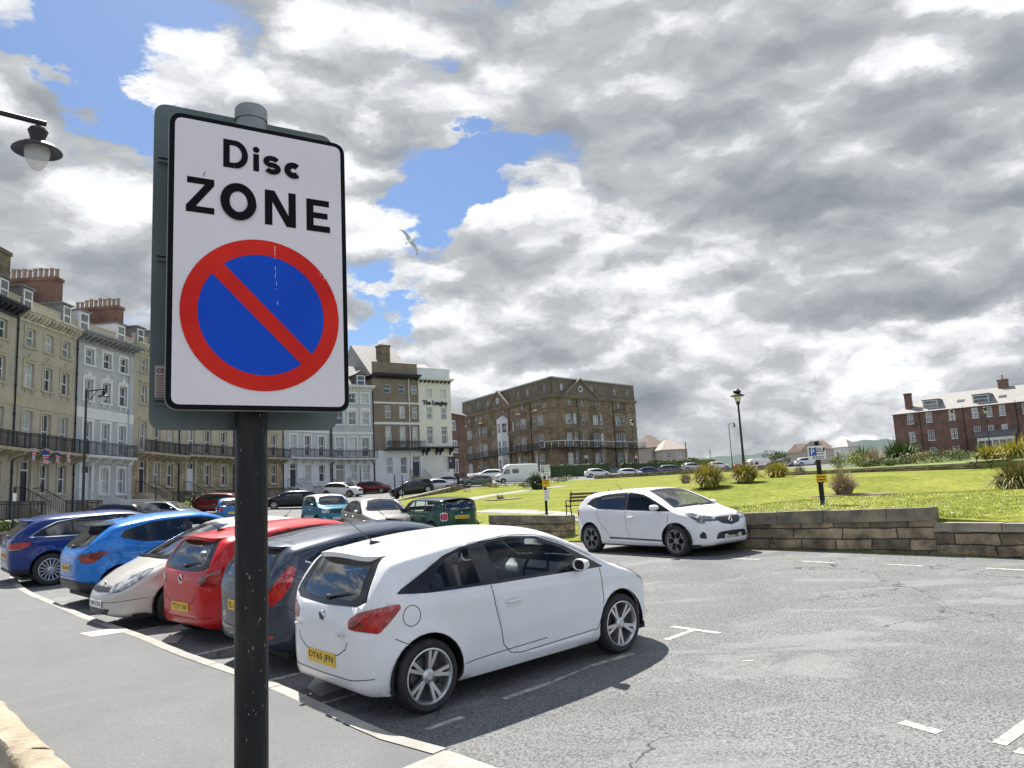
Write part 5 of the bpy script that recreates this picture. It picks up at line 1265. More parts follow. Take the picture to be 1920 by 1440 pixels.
# near boundary wall with weathered coping at the bottom left
NW = MB(); NWC = mat('pale_weathered_stone', (.40, .345, .25), .9, col2=(.22, .175, .115), nscale=5, detail=12, bump=1., bscale=18, contrast=(.36, .72))
hh = .62
A, B_ = hit(0, 1306, hh + KH), hit(138, 1440, hh + KH); C = hit(0, 1394, hh + KH)
d = Vector((B_.x - A.x, B_.y - A.y)).normalized(); nn = Vector((d.y, -d.x))
wd = abs((Vector((C.x - A.x, C.y - A.y))).dot(nn)); sg_ = 1 if (Vector((C.x - A.x, C.y - A.y))).dot(nn) > 0 else -1
st = Vector((A.x, A.y)) - d * 6; en = Vector((A.x, A.y)) + d * 4.2
root = empty('boundary_wall', (st.x, st.y, G(st.x, st.y))); tag(root, 'weathered pale stone wall with chipped coping at the bottom left corner', 'wall')
L = (en - st).length; n_ = nn * sg_
k = 0; x = 0; cp = MB(); bd = MB()
tz = A.z
while x < L:
    l = random.uniform(.7, 1.2); l = min(l, L - x); p, q = st + d * (x + .006), st + d * (x + l - .006)
    N = 8; vs = []; fs = []
    for i in range(N + 1):
        c = p.lerp(q, i / N); z = A.z + (G(c.x, c.y) - G(A.x, A.y))
        for (o_, dz) in ((.03, -.16), (0, -.13), (.0, -.02), (.025, .0), (wd * .5, .012), (wd - .02, .0), (wd, -.03), (wd, -.16)):
            j = random.uniform(-.010, .010); a = c + n_ * (o_ + j); vs.append((a.x - st.x, a.y - st.y, z + dz + random.uniform(-.007, .007) - root.location.z))
    for i in range(N):
        for j in range(7): fs.append((8 * i + j, 8 * i + j + 1, 8 * i + 9 + j, 8 * i + 8 + j))
    fs += [tuple(range(8)), tuple(8 * N + j for j in range(7, -1, -1))]
    cp.add(vs, fs); x += l
cp.smooth = True; cp.build('coping', NWC, root, angle=50)
vs = []
for s_ in (st, en):
    for o_ in (.045, wd - .04):
        a = s_ + n_ * o_; z = A.z + (G(s_.x, s_.y) - G(A.x, A.y)); vs += [(a.x - st.x, a.y - st.y, G(a.x, a.y) - .2 - root.location.z), (a.x - st.x, a.y - st.y, z - .14 - root.location.z)]
bd.add(vs, [(0, 1, 5, 4), (2, 6, 7, 3), (0, 2, 3, 1), (4, 5, 7, 6), (1, 3, 7, 5)]); bd.build('stonework', STONE, root)
# far land: hill on the skyline
HILL = mat('far_hill', (.032, .058, .055), .95, col2=(.050, .080, .068), nscale=.012, detail=8)
b = MB(); vs = []; fs = []; N = 60; Mm = 12
for i in range(N + 1):
    px = 1240 + 640 * i / N; v = P(px, 860, 1700); rr = math.hypot(v.x, v.y); ux, uy = v.x / rr, v.y / rr
    pr = interp([(1240, 866), (1330, 858), (1420, 852), (1500, 848), (1545, 843), (1580, 835), (1610, 831), (1660, 829), (1720, 832), (1880, 838)], px) + 1.2 * math.sin(i * 1.7) 
    top = P(px, pr, 1700).z
    for j in range(Mm + 1):
        t = j / Mm; r_ = lerp(900, 1750, t); vs.append((ux * r_, uy * r_, lerp(0, top, t ** 1.3 * (1.3 - .3 * t)) + (random.uniform(-1, 1) if 0 < j < Mm else 0)))
    vs.append((ux * 2300, uy * 2300, -20))
for i in range(N):
    for j in range(Mm + 1): fs.append((i * (Mm + 2) + j, i * (Mm + 2) + j + 1, (i + 1) * (Mm + 2) + j + 1, (i + 1) * (Mm + 2) + j))
b.smooth = True; b.add(vs, fs); tag(b.build('hill', HILL, angle=60), kind='structure')
# ================================================================ BUILDINGS
STUCCO_BEIGE = mat('stucco_beige', (.37, .34, .285), .9, col2=(.50, .45, .36), nscale=.5, detail=10, bump=.2, bscale=20, contrast=(.38, .66))
STUCCO_GREY = mat('stucco_grey', (.40, .41, .43), .9, col2=(.48, .49, .505), nscale=.6, detail=9, bump=.15, bscale=20)
STUCCO_LIGHT = mat('stucco_pale_grey', (.42, .44, .46), .9, col2=(.50, .52, .54), nscale=.5, detail=8)
STUCCO_WHITE = mat('stucco_white', (.72, .73, .74), .85, col2=(.62, .63, .64), nscale=.5, detail=9)
STUCCO_CREAM = mat('stucco_cream', (.74, .73, .68), .85, col2=(.64, .63, .58), nscale=.5, detail=9)
STUCCO_BROWN = mat('stucco_brown', (.185, .15, .115), .9, col2=(.24, .20, .155), nscale=.7, detail=10, bump=.2, bscale=24)
SANDSTONE = mat('sandstone_trim', (.50, .44, .32), .9, col2=(.39, .345, .25), nscale=1.2, detail=8)
SANDBLOCK = brickmat('sandstone_blocks', (.45, .37, .245), (.35, .29, .195), (.16, .13, .09), .8, .36, .012, stain=.55, bump=.3, nscale=.8)
HOTELSTONE = brickmat('soot_stained_sandstone', (.33, .25, .15), (.21, .165, .105), (.12, .10, .07), .75, .32, .008, stain=.75, bump=.3, nscale=.35)
HOTELDARK = mat('soot_stone', (.165, .145, .105), .92, col2=(.26, .205, .13), nscale=.45, detail=10, contrast=(.4, .64))
HOTELATTIC = mat('attic_soot_stone', (.115, .102, .078), .92, col2=(.19, .155, .105), nscale=.6, detail=10)
REDBRICK = brickmat('red_brick', (.25, .125, .092), (.175, .09, .068), (.16, .13, .11), .225, .075, .01, stain=.6, bump=.2, nscale=.5)
BRICKR = brickmat('chimney_brick', (.25, .125, .085), (.19, .095, .065), (.2, .14, .11), .225, .075, .01, stain=.45, bump=.2, nscale=.8)
STONECH = brickmat('chimney_stone', (.22, .18, .11), (.16, .135, .09), (.1, .08, .06), .5, .25, .012, stain=.6, bump=.3)
ROOFSLATE = mat('slate_roof', (.30, .29, .27), .7, col2=(.23, .22, .21), nscale=1.5, detail=9, bump=.2, bscale=9, stretch=(1, 1, 4))
SLATED = mat('dark_slate_roof', (.12, .12, .125), .7, col2=(.16, .155, .15), nscale=1.5, detail=9)
TERRA = mat('terracotta_pot', (.38, .30, .22), .9, col2=(.27, .20, .145), nscale=4)
TRIMW = mat('white_trim', (.74, .75, .76), .7, col2=(.64, .65, .66), nscale=1.5)
TRIMS = SANDSTONE; TRIMC = mat('stained_cornice', (.62, .59, .49), .85, col2=(.40, .37, .29), nscale=1.8, detail=9, contrast=(.42, .62))
TRIMB = mat('dark_cornice', (.030, .032, .040), .6); TRIMG = mat('grey_cornice', (.33, .34, .355), .8, col2=(.20, .205, .215), nscale=2.2)
LEAD = mat('lead_grey', (.16, .17, .18), .7, col2=(.22, .23, .24), nscale=2)
DOORB = mat('navy_door', (.012, .014, .035), .35); DOORW = mat('white_door', (.62, .63, .65), .4); DOORG = mat('grey_door', (.30, .29, .27), .5)
def wkey(*a): return ('win',) + a
def window_mesh(w, h, style, bars):
    """white sash frame with its sill and surround; origin at the lower left of the opening on the wall face, y inwards"""
    k = wkey(round(w, 2), round(h, 2), style, bars)
    if k in MESHC: return MESHC[k]
    f = MB(); d = .16; t = .085
    f.mi = 0
    f.box((0, d, 0), (t, d + .07, h)); f.box((w - t, d, 0), (w, d + .07, h)); f.box((t, d, h - t), (w - t, d + .07, h)); f.box((t, d, 0), (w - t, d + .07, t))
    if bars != 'fixed': f.box((t, d + .01, h * .49), (w - t, d + .08, h * .49 + .075))
    if bars in ('v', 'vv'): f.box((w / 2 - .02, d + .012, h * .49 + .075), (w / 2 + .02, d + .06, h - t))
    if bars == 'vv': f.box((w / 2 - .02, d + .012, t), (w / 2 + .02, d + .06, h * .49))
    if bars == 'grid':
        for q in (.33, .67): f.box((w * q - .02, d + .012, t), (w * q + .02, d + .06, h - t))
        for q in (.25, .75): f.box((t, d + .014, h * q - .02), (w - t, d + .062, h * q + .02))
    f.mi = 1
    if style in ('plain', 'ornate', 'hood', 'arch', 'ped'):
        s = .20
        f.box((-s, -.05, -.02), (-.001, .02, h + s)); f.box((w + .001, -.05, -.02), (w + s, .02, h + s)); f.box((-.001, -.049, h + .001), (w + .001, .02, h + s))
        f.box((-s - .05, -.11, -.15), (w + s + .05, .02, -.021))
    if style == 'sill': f.box((-.06, -.07, -.1), (w + .06, .15, -.001))
    if style == 'ornate':
        f.prism([(-.26, h + .201), (w + .26, h + .201), (w + .10, h + .30), (w * .72, h + .34), (w * .62, h + .52), (w * .5, h + .72), (w * .38, h + .52), (w * .28, h + .34), (-.10, h + .30)], -.09, .02, 'xz')
        for q in (.05, w - .20): f.prism([(q, -.16), (q + .15, -.16), (q + .13, -.42), (q + .05, -.42)], -.09, .0, 'xz')
    if style == 'hood': f.box((-.30, -.16, h + .201), (w + .30, .02, h + .30))
    if style == 'ped':
        n = 10; f.prism([(-.30, h + .201), (w + .30, h + .201)] + [(w / 2 + (w / 2 + .30) * math.cos(PI * k / n), h + .205 + .34 * math.sin(PI * k / n)) for k in range(1, n)], -.12, .02, 'xz')
    if style in ('arch', 'archn'):
        n = 8; rr = w / 2; hh = min(.30, rr * .55)
        for sg in (0, 1):
            pts = [((0 if sg == 0 else w), h)] + [(w / 2 - rr * math.cos(PI / 2 * k / n) if sg == 0 else w / 2 + rr * math.cos(PI / 2 * k / n), h - hh + hh * math.sin(PI / 2 * k / n)) for k in range(n + 1)]
            f.prism(pts, .02, d + .08, 'xz')
    p = MB(); p.quad((t * .5, d + .05, t * .5), (w - t * .5, d + .05, t * .5), (w - t * .5, d + .05, h - t * .5), (t * .5, d + .05, h - t * .5))
    MESHC[k] = (f, p); return MESHC[k]
_wc = {}
def add_window(root, x, z, w, h, style='plain', bars='v', trim=None, frame=None, pane=None, y=0., M=None, name='window'):
    trim = trim or TRIMW; frame = frame or WHITEP; pane = pane or random.choice((PANE, PANE, PANE, PANEC, PANEC, PANEB))
    k = (round(w, 2), round(h, 2), style, bars, trim.name, frame.name)
    if k not in _wc:
        f, p = window_mesh(w, h, style, bars); _wc[k] = (f.mesh('window', [frame, trim]), {})
    me, pc = _wc[k]
    if pane.name not in pc:
        f, p = window_mesh(w, h, style, bars); pc[pane.name] = p.mesh('pane', pane, fixn=False)
    o = link(name, me, root); q = Matrix.Translation((x, y, z))
    o.matrix_local = (M @ q) if M is not None else q
    link('pane', pc[pane.name], o); return o
def wall_front(b, W, z0, H, ops, rev=.24, X=None):
    """front wall (y=0) with recessed openings"""
    xs = sorted({0, W} | {o[0] for o in ops} | {o[0] + o[2] for o in ops}); zs = sorted({z0, H} | {o[1] for o in ops} | {o[1] + o[3] for o in ops})
    old = b.X; b.X = X if X is not None else old
    for i in range(len(xs) - 1):
        for j in range(len(zs) - 1):
            cx, cz = (xs[i] + xs[i + 1]) / 2, (zs[j] + zs[j + 1]) / 2
            if any(o[0] < cx < o[0] + o[2] and o[1] < cz < o[1] + o[3] for o in ops): continue
            b.quad((xs[i], 0, zs[j]), (xs[i + 1], 0, zs[j]), (xs[i + 1], 0, zs[j + 1]), (xs[i], 0, zs[j + 1]))
    for o in ops:
        x, z, w, h = o[:4]
        b.quad((x, 0, z), (x, rev, z), (x, rev, z + h), (x, 0, z + h)); b.quad((x + w, 0, z), (x + w, 0, z + h), (x + w, rev, z + h), (x + w, rev, z))
        b.quad((x, 0, z + h), (x, rev, z + h), (x + w, rev, z + h), (x + w, 0, z + h)); b.quad((x, 0, z), (x + w, 0, z), (x + w, rev, z), (x, rev, z))
    b.X = old
def chimney(root, x, y, z, w, d, h, m, pots=6, along='x', potmat=None, M=None):
    c = MB(); c.box((x, y, z), (x + w, y + d, z + h)); c.box((x - .08, y - .08, z + h - .28), (x + w + .08, y + d + .08, z + h - .02)); o = c.build('chimney', m, root)
    for k in range(pots):
        p = MB(); p.smooth = True; t = (k + .5) / pots; cx, cy = (x + w * t, y + d / 2) if along == 'x' else (x + w / 2, y + d * t)
        hh = random.uniform(.62, .85); p.lathe([(.15, z + h - .03), (.14, z + h + hh * .5), (.13, z + h + hh * .8), (.17, z + h + hh * .84), (.17, z + h + hh), (.10, z + h + hh)], 10, 'z', (cx, cy, 0)); p.build('chimney_pot', potmat or TERRA, o)
    return o
def dormer(root, x, y, z, w, h, d, m_front, m_side, m_roof, gable=False):
    b = MB(); b.box((x - .12, y, z), (x + w + .12, y + d, z + h + .12), 0)
    if gable: b.mi = 1; b.prism([(x - .3, z + h + .121), (x + w + .3, z + h + .121), (x + w / 2, z + h + .75)], y - .2, y + d, 'xz')
    else: b.box((x - .25, y - .15, z + h + .121), (x + w + .25, y + d, z + h + .22), 1)
    o = b.build('dormer', [m_side, m_roof], root)
    f = MB(); f.box((x, y - .06, z), (x + .1, y - .001, z + h)); f.box((x + w - .1, y - .06, z), (x + w, y - .001, z + h)); f.box((x + .1, y - .06, z + h - .1), (x + w - .1, y - .001, z + h)); f.box((x + .1, y - .06, z), (x + w - .1, y - .001, z + .1)); f.box((x + .1, y - .05, z + h * .48), (x + w - .1, y - .001, z + h * .55))
    f.build('dormer_window', m_front, o); p = MB(); p.quad((x + .1, y - .02, z + .1), (x + w - .1, y - .02, z + .1), (x + w - .1, y - .02, z + h - .1), (x + .1, y - .02, z + h - .1)); p.build('pane', PANE, o, fixn=False)
    return o
def railing(root, pts, h=1.0, m=None, gap=.12, name='balcony_railing', r=.021, dense=True):
    b = MB(); m = m or BLACK
    for a, c in zip(pts[:-1], pts[1:]):
        a, c = Vector(a), Vector(c); L = (c - a).length; n = max(1, int(L / gap))
        for zz in (.06, h * .86, h): b.tube([a + Vector((0, 0, zz)), c + Vector((0, 0, zz))], r * 1.5, 4)
        for k in range(n + 1):
            p = a.lerp(c, k / n); b.tube([p, p + Vector((0, 0, h))], r if k % 8 else r * 2, 4, False)
    return b.build(name, m, root)
def house(label, pl, pr_, spec, cat='house', name='terraced_house', group=None):
    """pl, pr_: world points of the ground-floor level at the two ends of the front, left to right"""
    pl, pr_ = Vector(pl), Vector(pr_); d = pr_ - pl; W = math.hypot(d.x, d.y); ux, uy = d.x / W, d.y / W
    m = Matrix(((ux, -uy, 0, pl.x), (uy, ux, 0, pl.y), (0, 0, 1, (pl.z + pr_.z) / 2), (0, 0, 0, 1)))
    root = empty(name, mat=m); tag(root, label, cat, group); S = spec; H = S.get('H', 12.2); dp = S.get('depth', 9.0); z0 = -2.6
    n = S.get('cols', 3); ww = S.get('ww', 1.02); cx = [W * q for q in S.get('cx', {3: (.2, .5, .8), 2: (.28, .72), 4: (.14, .38, .62, .86)}[n])]
    rows = S.get('rows', [(.55, 2.05, 'gf'), (3.65, 2.45, 'ff'), (7.75, 1.65, 'sf'), (10.55, 1.25, 'tf')])
    ops = []; wins = []
    dc = S.get('door', 0)
    for z, h, kind in rows:
        for i, c in enumerate(cx):
            if kind == 'gf' and i == dc:
                if S.get('nodoor'): continue
                ops.append((c - .58, .0, 1.16, 2.75)); continue
            st = S['styles'].get(kind, 'plain'); ops.append((c - ww / 2, z, ww, h)); wins.append((c - ww / 2, z, ww, h, st, kind))
    split = S.get('split', 3.2); lower = S.get('lower')
    b = MB()
    if lower:
        b.mi = 1; wall_front(b, W, z0, split, [o for o in ops if o[1] < split - .1]); b.mi = 0; wall_front(b, W, split, H, [o for o in ops if o[1] >= split - .1])
    else: wall_front(b, W, z0, H, ops)
    b.mi = 0
    b.quad((0, 0, z0), (0, dp, z0), (0, dp, H), (0, 0, H)); b.quad((W, 0, z0), (W, 0, H), (W, dp, H), (W, dp, z0)); b.quad((0, dp, z0), (W, dp, z0), (W, dp, H), (0, dp, H)); b.quad((0, 0, H), (W, 0, H), (W, dp, H), (0, dp, H))
    b.build('wall', [S['wall'], lower or S['wall']], root)
    lt = S.get('lower_trim')
    for x, z, w, h, st, kind in wins:
        add_window(root, x, z, w, h, st, S.get('bars', 'v'), (lt if (lt and kind == 'gf') else S['trim']), pane=None)
    if not S.get('nodoor'):
        c = cx[dc]; o = MB(); o.mi = 0; o.box((c - .50, .19, .02), (c + .50, .24, 2.05)); o.mi = 1
        for sx in (-.58, .50): o.box((c + sx, .17, .0), (c + sx + .08, .26, 2.75))
        o.box((c - .5, .17, 2.051), (c + .5, .26, 2.15)); o.box((c - .5, .17, 2.66), (c + .5, .26, 2.75)); o.mi = 0
        for px_ in (-.40, .06):
            for pz, ph in ((.25, .7), (1.1, .75)): o.box((c + px_, .175, pz), (c + px_ + .34, .189, pz + ph))
        dd = o.build('door', [S.get('doormat', DOORB), WHITEP], root); q = MB(); q.quad((c - .5, .21, 2.15), (c + .5, .21, 2.15), (c + .5, .21, 2.66), (c - .5, .21, 2.66)); q.build('fanlight', PANE, dd, fixn=False)
        t = MB(); t.box((c - .85, -.06, 0), (c - .581, .02, 3.0)); t.box((c + .581, -.06, 0), (c + .85, .02, 3.0)); t.box((c - .95, -.12, 3.001), (c + .95, .02, 3.18)); t.build('door_surround', lt or S['trim'], root)
        st = MB(); ns = 6
        for k in range(ns): st.box((c - .9, -.6 - .3 * (k + 1), -2.4), (c + .9, -.6 - .3 * k, -.05 - .17 * (k + 1)))
        st.box((c - .9, -.6, -2.4), (c + .9, -.001, -.05)); st.build('steps', S.get('stepmat', SANDSTONE), root)
        for sx in (-.95, .95):
            r = MB(); pts = [(c + sx, -.02, -.05), (c + sx, -.6, -.05), (c + sx, -2.4, -1.1)]
            for a, q in zip(pts[:-1], pts[1:]):
                a, q = Vector(a), Vector(q); r.tube([a + Vector((0, 0, .95)), q + Vector((0, 0, .95))], .026, 5); k_ = max(1, int((q - a).length / .16))
                for k in range(k_ + 1): p = a.lerp(q, k / k_); r.tube([p, p + Vector((0, 0, .95))], .013, 4, False)
            r.build('handrail', S.get('railmat', BLACK), root)
        if S.get('area'):
            ax0, ax1 = (c + .95, W - .1) if dc == 0 else (.1, c - .95)
            railing(root, [(ax0, -2.3, -1.15), (ax1, -2.3, -1.15)], 1.1, S.get('railmat', BLACK), .16, 'area_railing')
    if S.get('bands'):
        t = MB()
        for z, h, pr in S['bands']: t.box((-.02 if pr < .2 else -.1, -pr, z), (W + .02, -.001, z + h))
        t.build('string_course', S.get('bandmat', S['trim']), root)
    # cornice with brackets
    ch, cp, nb, cm, bm_ = S.get('cornice', (.55, .55, 12, TRIMC, None))
    t = MB(); t.box((-.15, -cp, H + ch), (W + .15, .3, H + ch + .16)); t.box((-.08, -cp * .8, H + ch - .13), (W + .08, .3, H + ch - .001)); t.box((-.02, -.10, H), (W + .02, .3, H + .14))
    t.box((-.01, -.05, H + .141), (W + .01, .3, H + ch - .131))
    if nb:
        t.mi = 1
        for k in range(nb):
            x = W * (k + .5) / nb; t.prism([(-.051, H + .142), (-.051, H + ch - .132), (-cp * .76, H + ch - .132), (-cp * .70, H + ch - .26), (-.18, H + .18)], x - .09, x + .09, 'yz')
    t.build('cornice', [cm, bm_ or cm], root)
    Ht = H + ch + .16
    # parapet, dormers and roof
    ph = S.get('parapet', .75)
    if ph:
        t = MB(); t.box((0, .12, Ht), (W, .34, Ht + ph)); t.box((-.03, .08, Ht + ph), (W + .03, .38, Ht + ph + .1)); t.build('parapet', S.get('parmat', STUCCO_BEIGE), root)
    if S.get('roof', True):
        r = MB(); rh = S.get('rh', 3.2); r.add([(0, .6, Ht - .1), (W, .6, Ht - .1), (W, dp, Ht - .1), (0, dp, Ht - .1), (0, dp * .55, Ht + rh), (W, dp * .55, Ht + rh)], [(0, 1, 5, 4), (1, 2, 5), (2, 3, 4, 5), (3, 0, 4)])
        rf = r.build('roof', S.get('roofmat', ROOFSLATE), root)
    for dx, dw, dh, gab in S.get('dormers', []):
        dormer(root, W * dx - dw / 2, .05 if not gab else .5, Ht + .02, dw, dh, 2.4, WHITEP, S.get('dormside', LEAD), S.get('dormroof', LEAD), gab)
    for (x, y, w, dpt, h, cm2, pots) in S.get('chimneys', []):
        chimney(root, W * x, y, Ht + S.get('rh', 3.2) * .2, w, dpt, h, cm2, pots, 'y' if dpt > w else 'x')
    # balcony
    if S.get('balcony'):
        x0, x1, zb, out, bmx, rm, brk = S['balcony']; x0, x1 = W * x0, W * x1
        t = MB(); t.box((x0, -out, zb - .16), (x1, -.002, zb)); t.box((x0, -out - .05, zb - .05), (x1, -out + .1, zb + .02))
        if brk:
            t.mi = 1
            for k in range(brk):
                x = lerp(x0 + .3, x1 - .3, k / (brk - 1)); t.prism([(-.02, zb - .161), (-out * .9, zb - .161), (-out * .85, zb - .30), (-.25, zb - .55), (-.02, zb - .75)], x - .08, x + .08, 'yz')
        t.build('balcony', [bmx, S.get('brkmat', S['trim'])], root)
        e0 = [(x0 + .04, -.05, zb)] if S.get('endl', True) else []; e1 = [(x1 - .04, -.05, zb)] if S.get('endr', True) else []
        railing(root, e0 + [(x0 + .04, -out, zb + .02), (x1 - .04, -out, zb + .02)] + e1, 1.0, rm, S.get('rgap', .12))
    for x in S.get('pipes', []):
        t = MB(); t.tube([(W * x, -.09, z0), (W * x, -.09, H + .2)], .06, 6)
        for z in np.arange(0, H, 1.9): t.tube([(W * x, -.09, z), (W * x, -.09, z + .15)], .085, 6)
        t.build('drainpipe', S.get('pipemat', BLACK), root)
    return root, W, m
TG = 'terraced houses round the crescent'
def L_(px, py, d): return P(px, py, d)
base_rows = [(.55, 2.05, 'gf'), (3.65, 2.45, 'ff'), (7.75, 1.65, 'sf'), (10.55, 1.25, 'tf')]
SB = dict(wall=STUCCO_BEIGE, trim=TRIMS, styles={'gf': 'arch', 'ff': 'plain', 'sf': 'ornate', 'tf': 'plain'}, bands=[(6.35, .8, .04)], balcony=(0, 1, 3.4, 1.15, TRIMS, BLACK, 7), cornice=(.62, .6, 16, TRIMC, None), dormers=[(.14, .95, 1.45, 0), (.80, .95, 1.45, 0)], pipes=[.995], railmat=BLACK, area=True, parmat=STUCCO_BEIGE, chimneys=[(.86, 1.2, .9, 4.6, 3.4, BRICKR, 11)], endl=False, endr=False)
house('beige stucco terraced house cut off by the left edge, with a black cornice', L_(-150, 944, 41.5), L_(18, 941.5, 49.8), dict(SB, cornice=(.62, .75, 14, TRIMB, TRIMB), chimneys=[(.88, .8, 1.3, 1.5, 3.3, STONECH, 0)], roof=True), group=TG)
house('beige stucco terraced house with a black railed balcony hung with small flags', L_(18.5, 941.5, 50), L_(135, 939.5, 57), SB, group=TG)
house('light grey terraced house with bright white window surrounds and a grey front door', L_(135.5, 939.5, 57.1), L_(246, 938.5, 64.2), dict(SB, wall=STUCCO_GREY, trim=TRIMW, bandmat=TRIMW, bands=[(6.35, .8, .04), (2.95, .25, .06)], cornice=(.6, .95, 12, TRIMG, TRIMG), balcony=(0, .86, 3.4, 1.1, TRIMW, mat('grey_iron', (.10, .105, .11), .5), 5), doormat=DOORW, railmat=WHITEP, dormers=[(.1, 1.0, 1.5, 0), (.74, 1.0, 1.5, 0)], dormside=TRIMW, chimneys=[(.90, 1.2, .9, 4.2, 3.0, BRICKR, 10)], pipes=[.90], pipemat=STUCCO_GREY, rh=3.6, endr=True), group=TG)
ST = dict(SB, trim=TRIMS, lower=SANDBLOCK, styles={'gf': 'plain', 'ff': 'ped', 'sf': 'hood', 'tf': 'plain'}, cornice=(.62, .6, 14, TRIMC, None), chimneys=[], area=True)
house('brown stone house with a stepped entrance beside the light grey house', L_(246.5, 925, 65), L_(334, 922, 72.6), dict(ST, dormers=[(.12, 1.0, 1.3, 0), (.42, 1.6, 1.3, 0), (.8, 1.2, 1.3, 0)]), group=TG)
house('brown stone house seen left of the sign pole with a white front door', L_(334.5, 922, 72.7), L_(438, 919, 81), dict(ST, doormat=DOORW, chimneys=[(.9, 1.2, .9, 4.0, 3.0, BRICKR, 9)]), group=TG)
house('brown stone house seen just right of the sign pole, beside the pale grey houses', L_(438.5, 919, 81.1), L_(531, 914, 88.6), dict(ST, chimneys=[(.9, 2, .9, 3.4, 3.0, STONECH, 0)]), group=TG)
GI = mat('grey_iron', (.10, .105, .11), .5)
SW = dict(SB, wall=STUCCO_LIGHT, lower=STUCCO_WHITE, trim=TRIMW, bandmat=TRIMW, bands=[(6.5, .3, .05)], styles={'gf': 'plain', 'ff': 'plain', 'sf': 'ped', 'tf': 'plain'}, cornice=(.5, .55, 14, TRIMW, None), balcony=(0, 1, 3.4, 1.1, TRIMW, GI, 6), doormat=DOORB, railmat=GI, dormers=[(.3, 1.1, 1.4, 1), (.75, 1.1, 1.4, 1)], chimneys=[], pipes=[.985], area=True, rh=3.4, parapet=0, dormside=SLATED, dormroof=SLATED, stepmat=STUCCO_WHITE)
house('pale grey and white terraced house with a dark navy front door', L_(531.5, 913, 88.7), L_(621, 911.5, 95.4), SW, group=TG)
house('pale grey and white terraced house next to the tall brown house', L_(621.5, 911.5, 95.5), L_(703.5, 910, 98.8), dict(SW, doormat=DOORG, pipes=[.02, .985], chimneys=[(.35, 1.5, 1.1, 1.6, 3.6, STONECH, 0)]), group=TG)
house('tall dark brown house with a white painted ground floor and black balcony', L_(704, 896, 98.9), L_(789, 894, 102.6), dict(SB, wall=STUCCO_BROWN, lower=STUCCO_WHITE, split=3.5, trim=STUCCO_BROWN, lower_trim=TRIMW, bandmat=TRIMW, styles={'gf': 'archn', 'ff': 'none', 'sf': 'sill', 'tf': 'sill'}, bars='h', rows=[(.45, 2.2, 'gf'), (4.0, 2.75, 'ff'), (7.75, 1.75, 'sf'), (11.1, 1.2, 'tf')], cx=(.31, .63, .91), door=2, bands=[(6.95, .3, .06), (9.7, .22, .06)], H=13.0, cornice=(.5, 1.0, 18, TRIMB, TRIMB), parapet=1.5, parmat=STUCCO_BROWN, balcony=(.2, 1.06, 3.65, 1.1, TRIMB, BLACK, 0), pipes=[.78], pipemat=WHITEP, dormers=[], chimneys=[(.38, 3.0, 1.5, 1.3, 3.6, STONECH, 0)], rh=5.2, depth=13, area=False, railmat=GI, ww=.92), group=TG)
r_, W_, m_ = house('narrow cream-white hotel with dark lettering high on its front at the terrace end', L_(789.5, 894, 102.7), L_(851, 892.5, 105.6), dict(SB, wall=STUCCO_CREAM, trim=STUCCO_CREAM, styles={'gf': 'none', 'ff': 'none', 'sf': 'sill', 'tf': 'sill'}, rows=[(.55, 2.2, 'gf'), (4.4, 2.4, 'ff'), (7.75, 1.7, 'sf'), (10.75, 1.2, 'tf')], cols=2, cx=(.32, .76), nodoor=True, bands=[(9.55, .10, .04), (6.3, .10, .04)], H=12.6, cornice=(.6, .9, 8, STUCCO_WHITE, TRIMB), parapet=1.4, parmat=STUCCO_WHITE, balcony=None, pipes=[], dormers=[], chimneys=[], rh=3.4, depth=13, ww=.92), 'hotel', 'hotel_house', TG)
t = text_mesh('The Langley', size_h=.80, width=3.9, bold=.025, depth=.06); t.materials.append(mat('navy_letter', (.012, .012, .04), .5))
k = link('sign_lettering', t, r_); k.matrix_local = Matrix(((1, 0, 0, W_ * .5), (0, 0, -1, -.06), (0, 1, 0, 9.95), (0, 0, 0, 1)))
t = MB(); t.box((-.2, -1.3, 3.75), (W_ + .3, -.002, 3.95))
for x in (.35, .95, W_ * .48, W_ * .6, W_ - .5): t.prism([(-.01, 3.749), (-1.2, 3.749), (-1.05, 3.45), (-.3, 3.2), (-.01, 2.85)], x - .09, x + .09, 'yz')
t.build('awning', TRIMB, r_)
t = MB(); t.box((-.02, -.05, -.75), (W_ + .02, -.001, -.42)); t.build('plinth_band', TRIMB, r_)
t = MB(); t.box((W_ - .75, -.08, 1.0), (W_ + .25, -.02, 2.65)); pb = t.build('hanging_board', mat('navy_board', (.02, .015, .045), .5), r_)
t = text_mesh('L', size_h=.42, bold=.02, depth=.01); t.materials.append(WHITEP); k = link('board_letter', t, pb); k.matrix_local = Matrix(((1, 0, 0, W_ - .42), (0, 0, -1, -.085), (0, 1, 0, 2.15), (0, 0, 0, 1)))
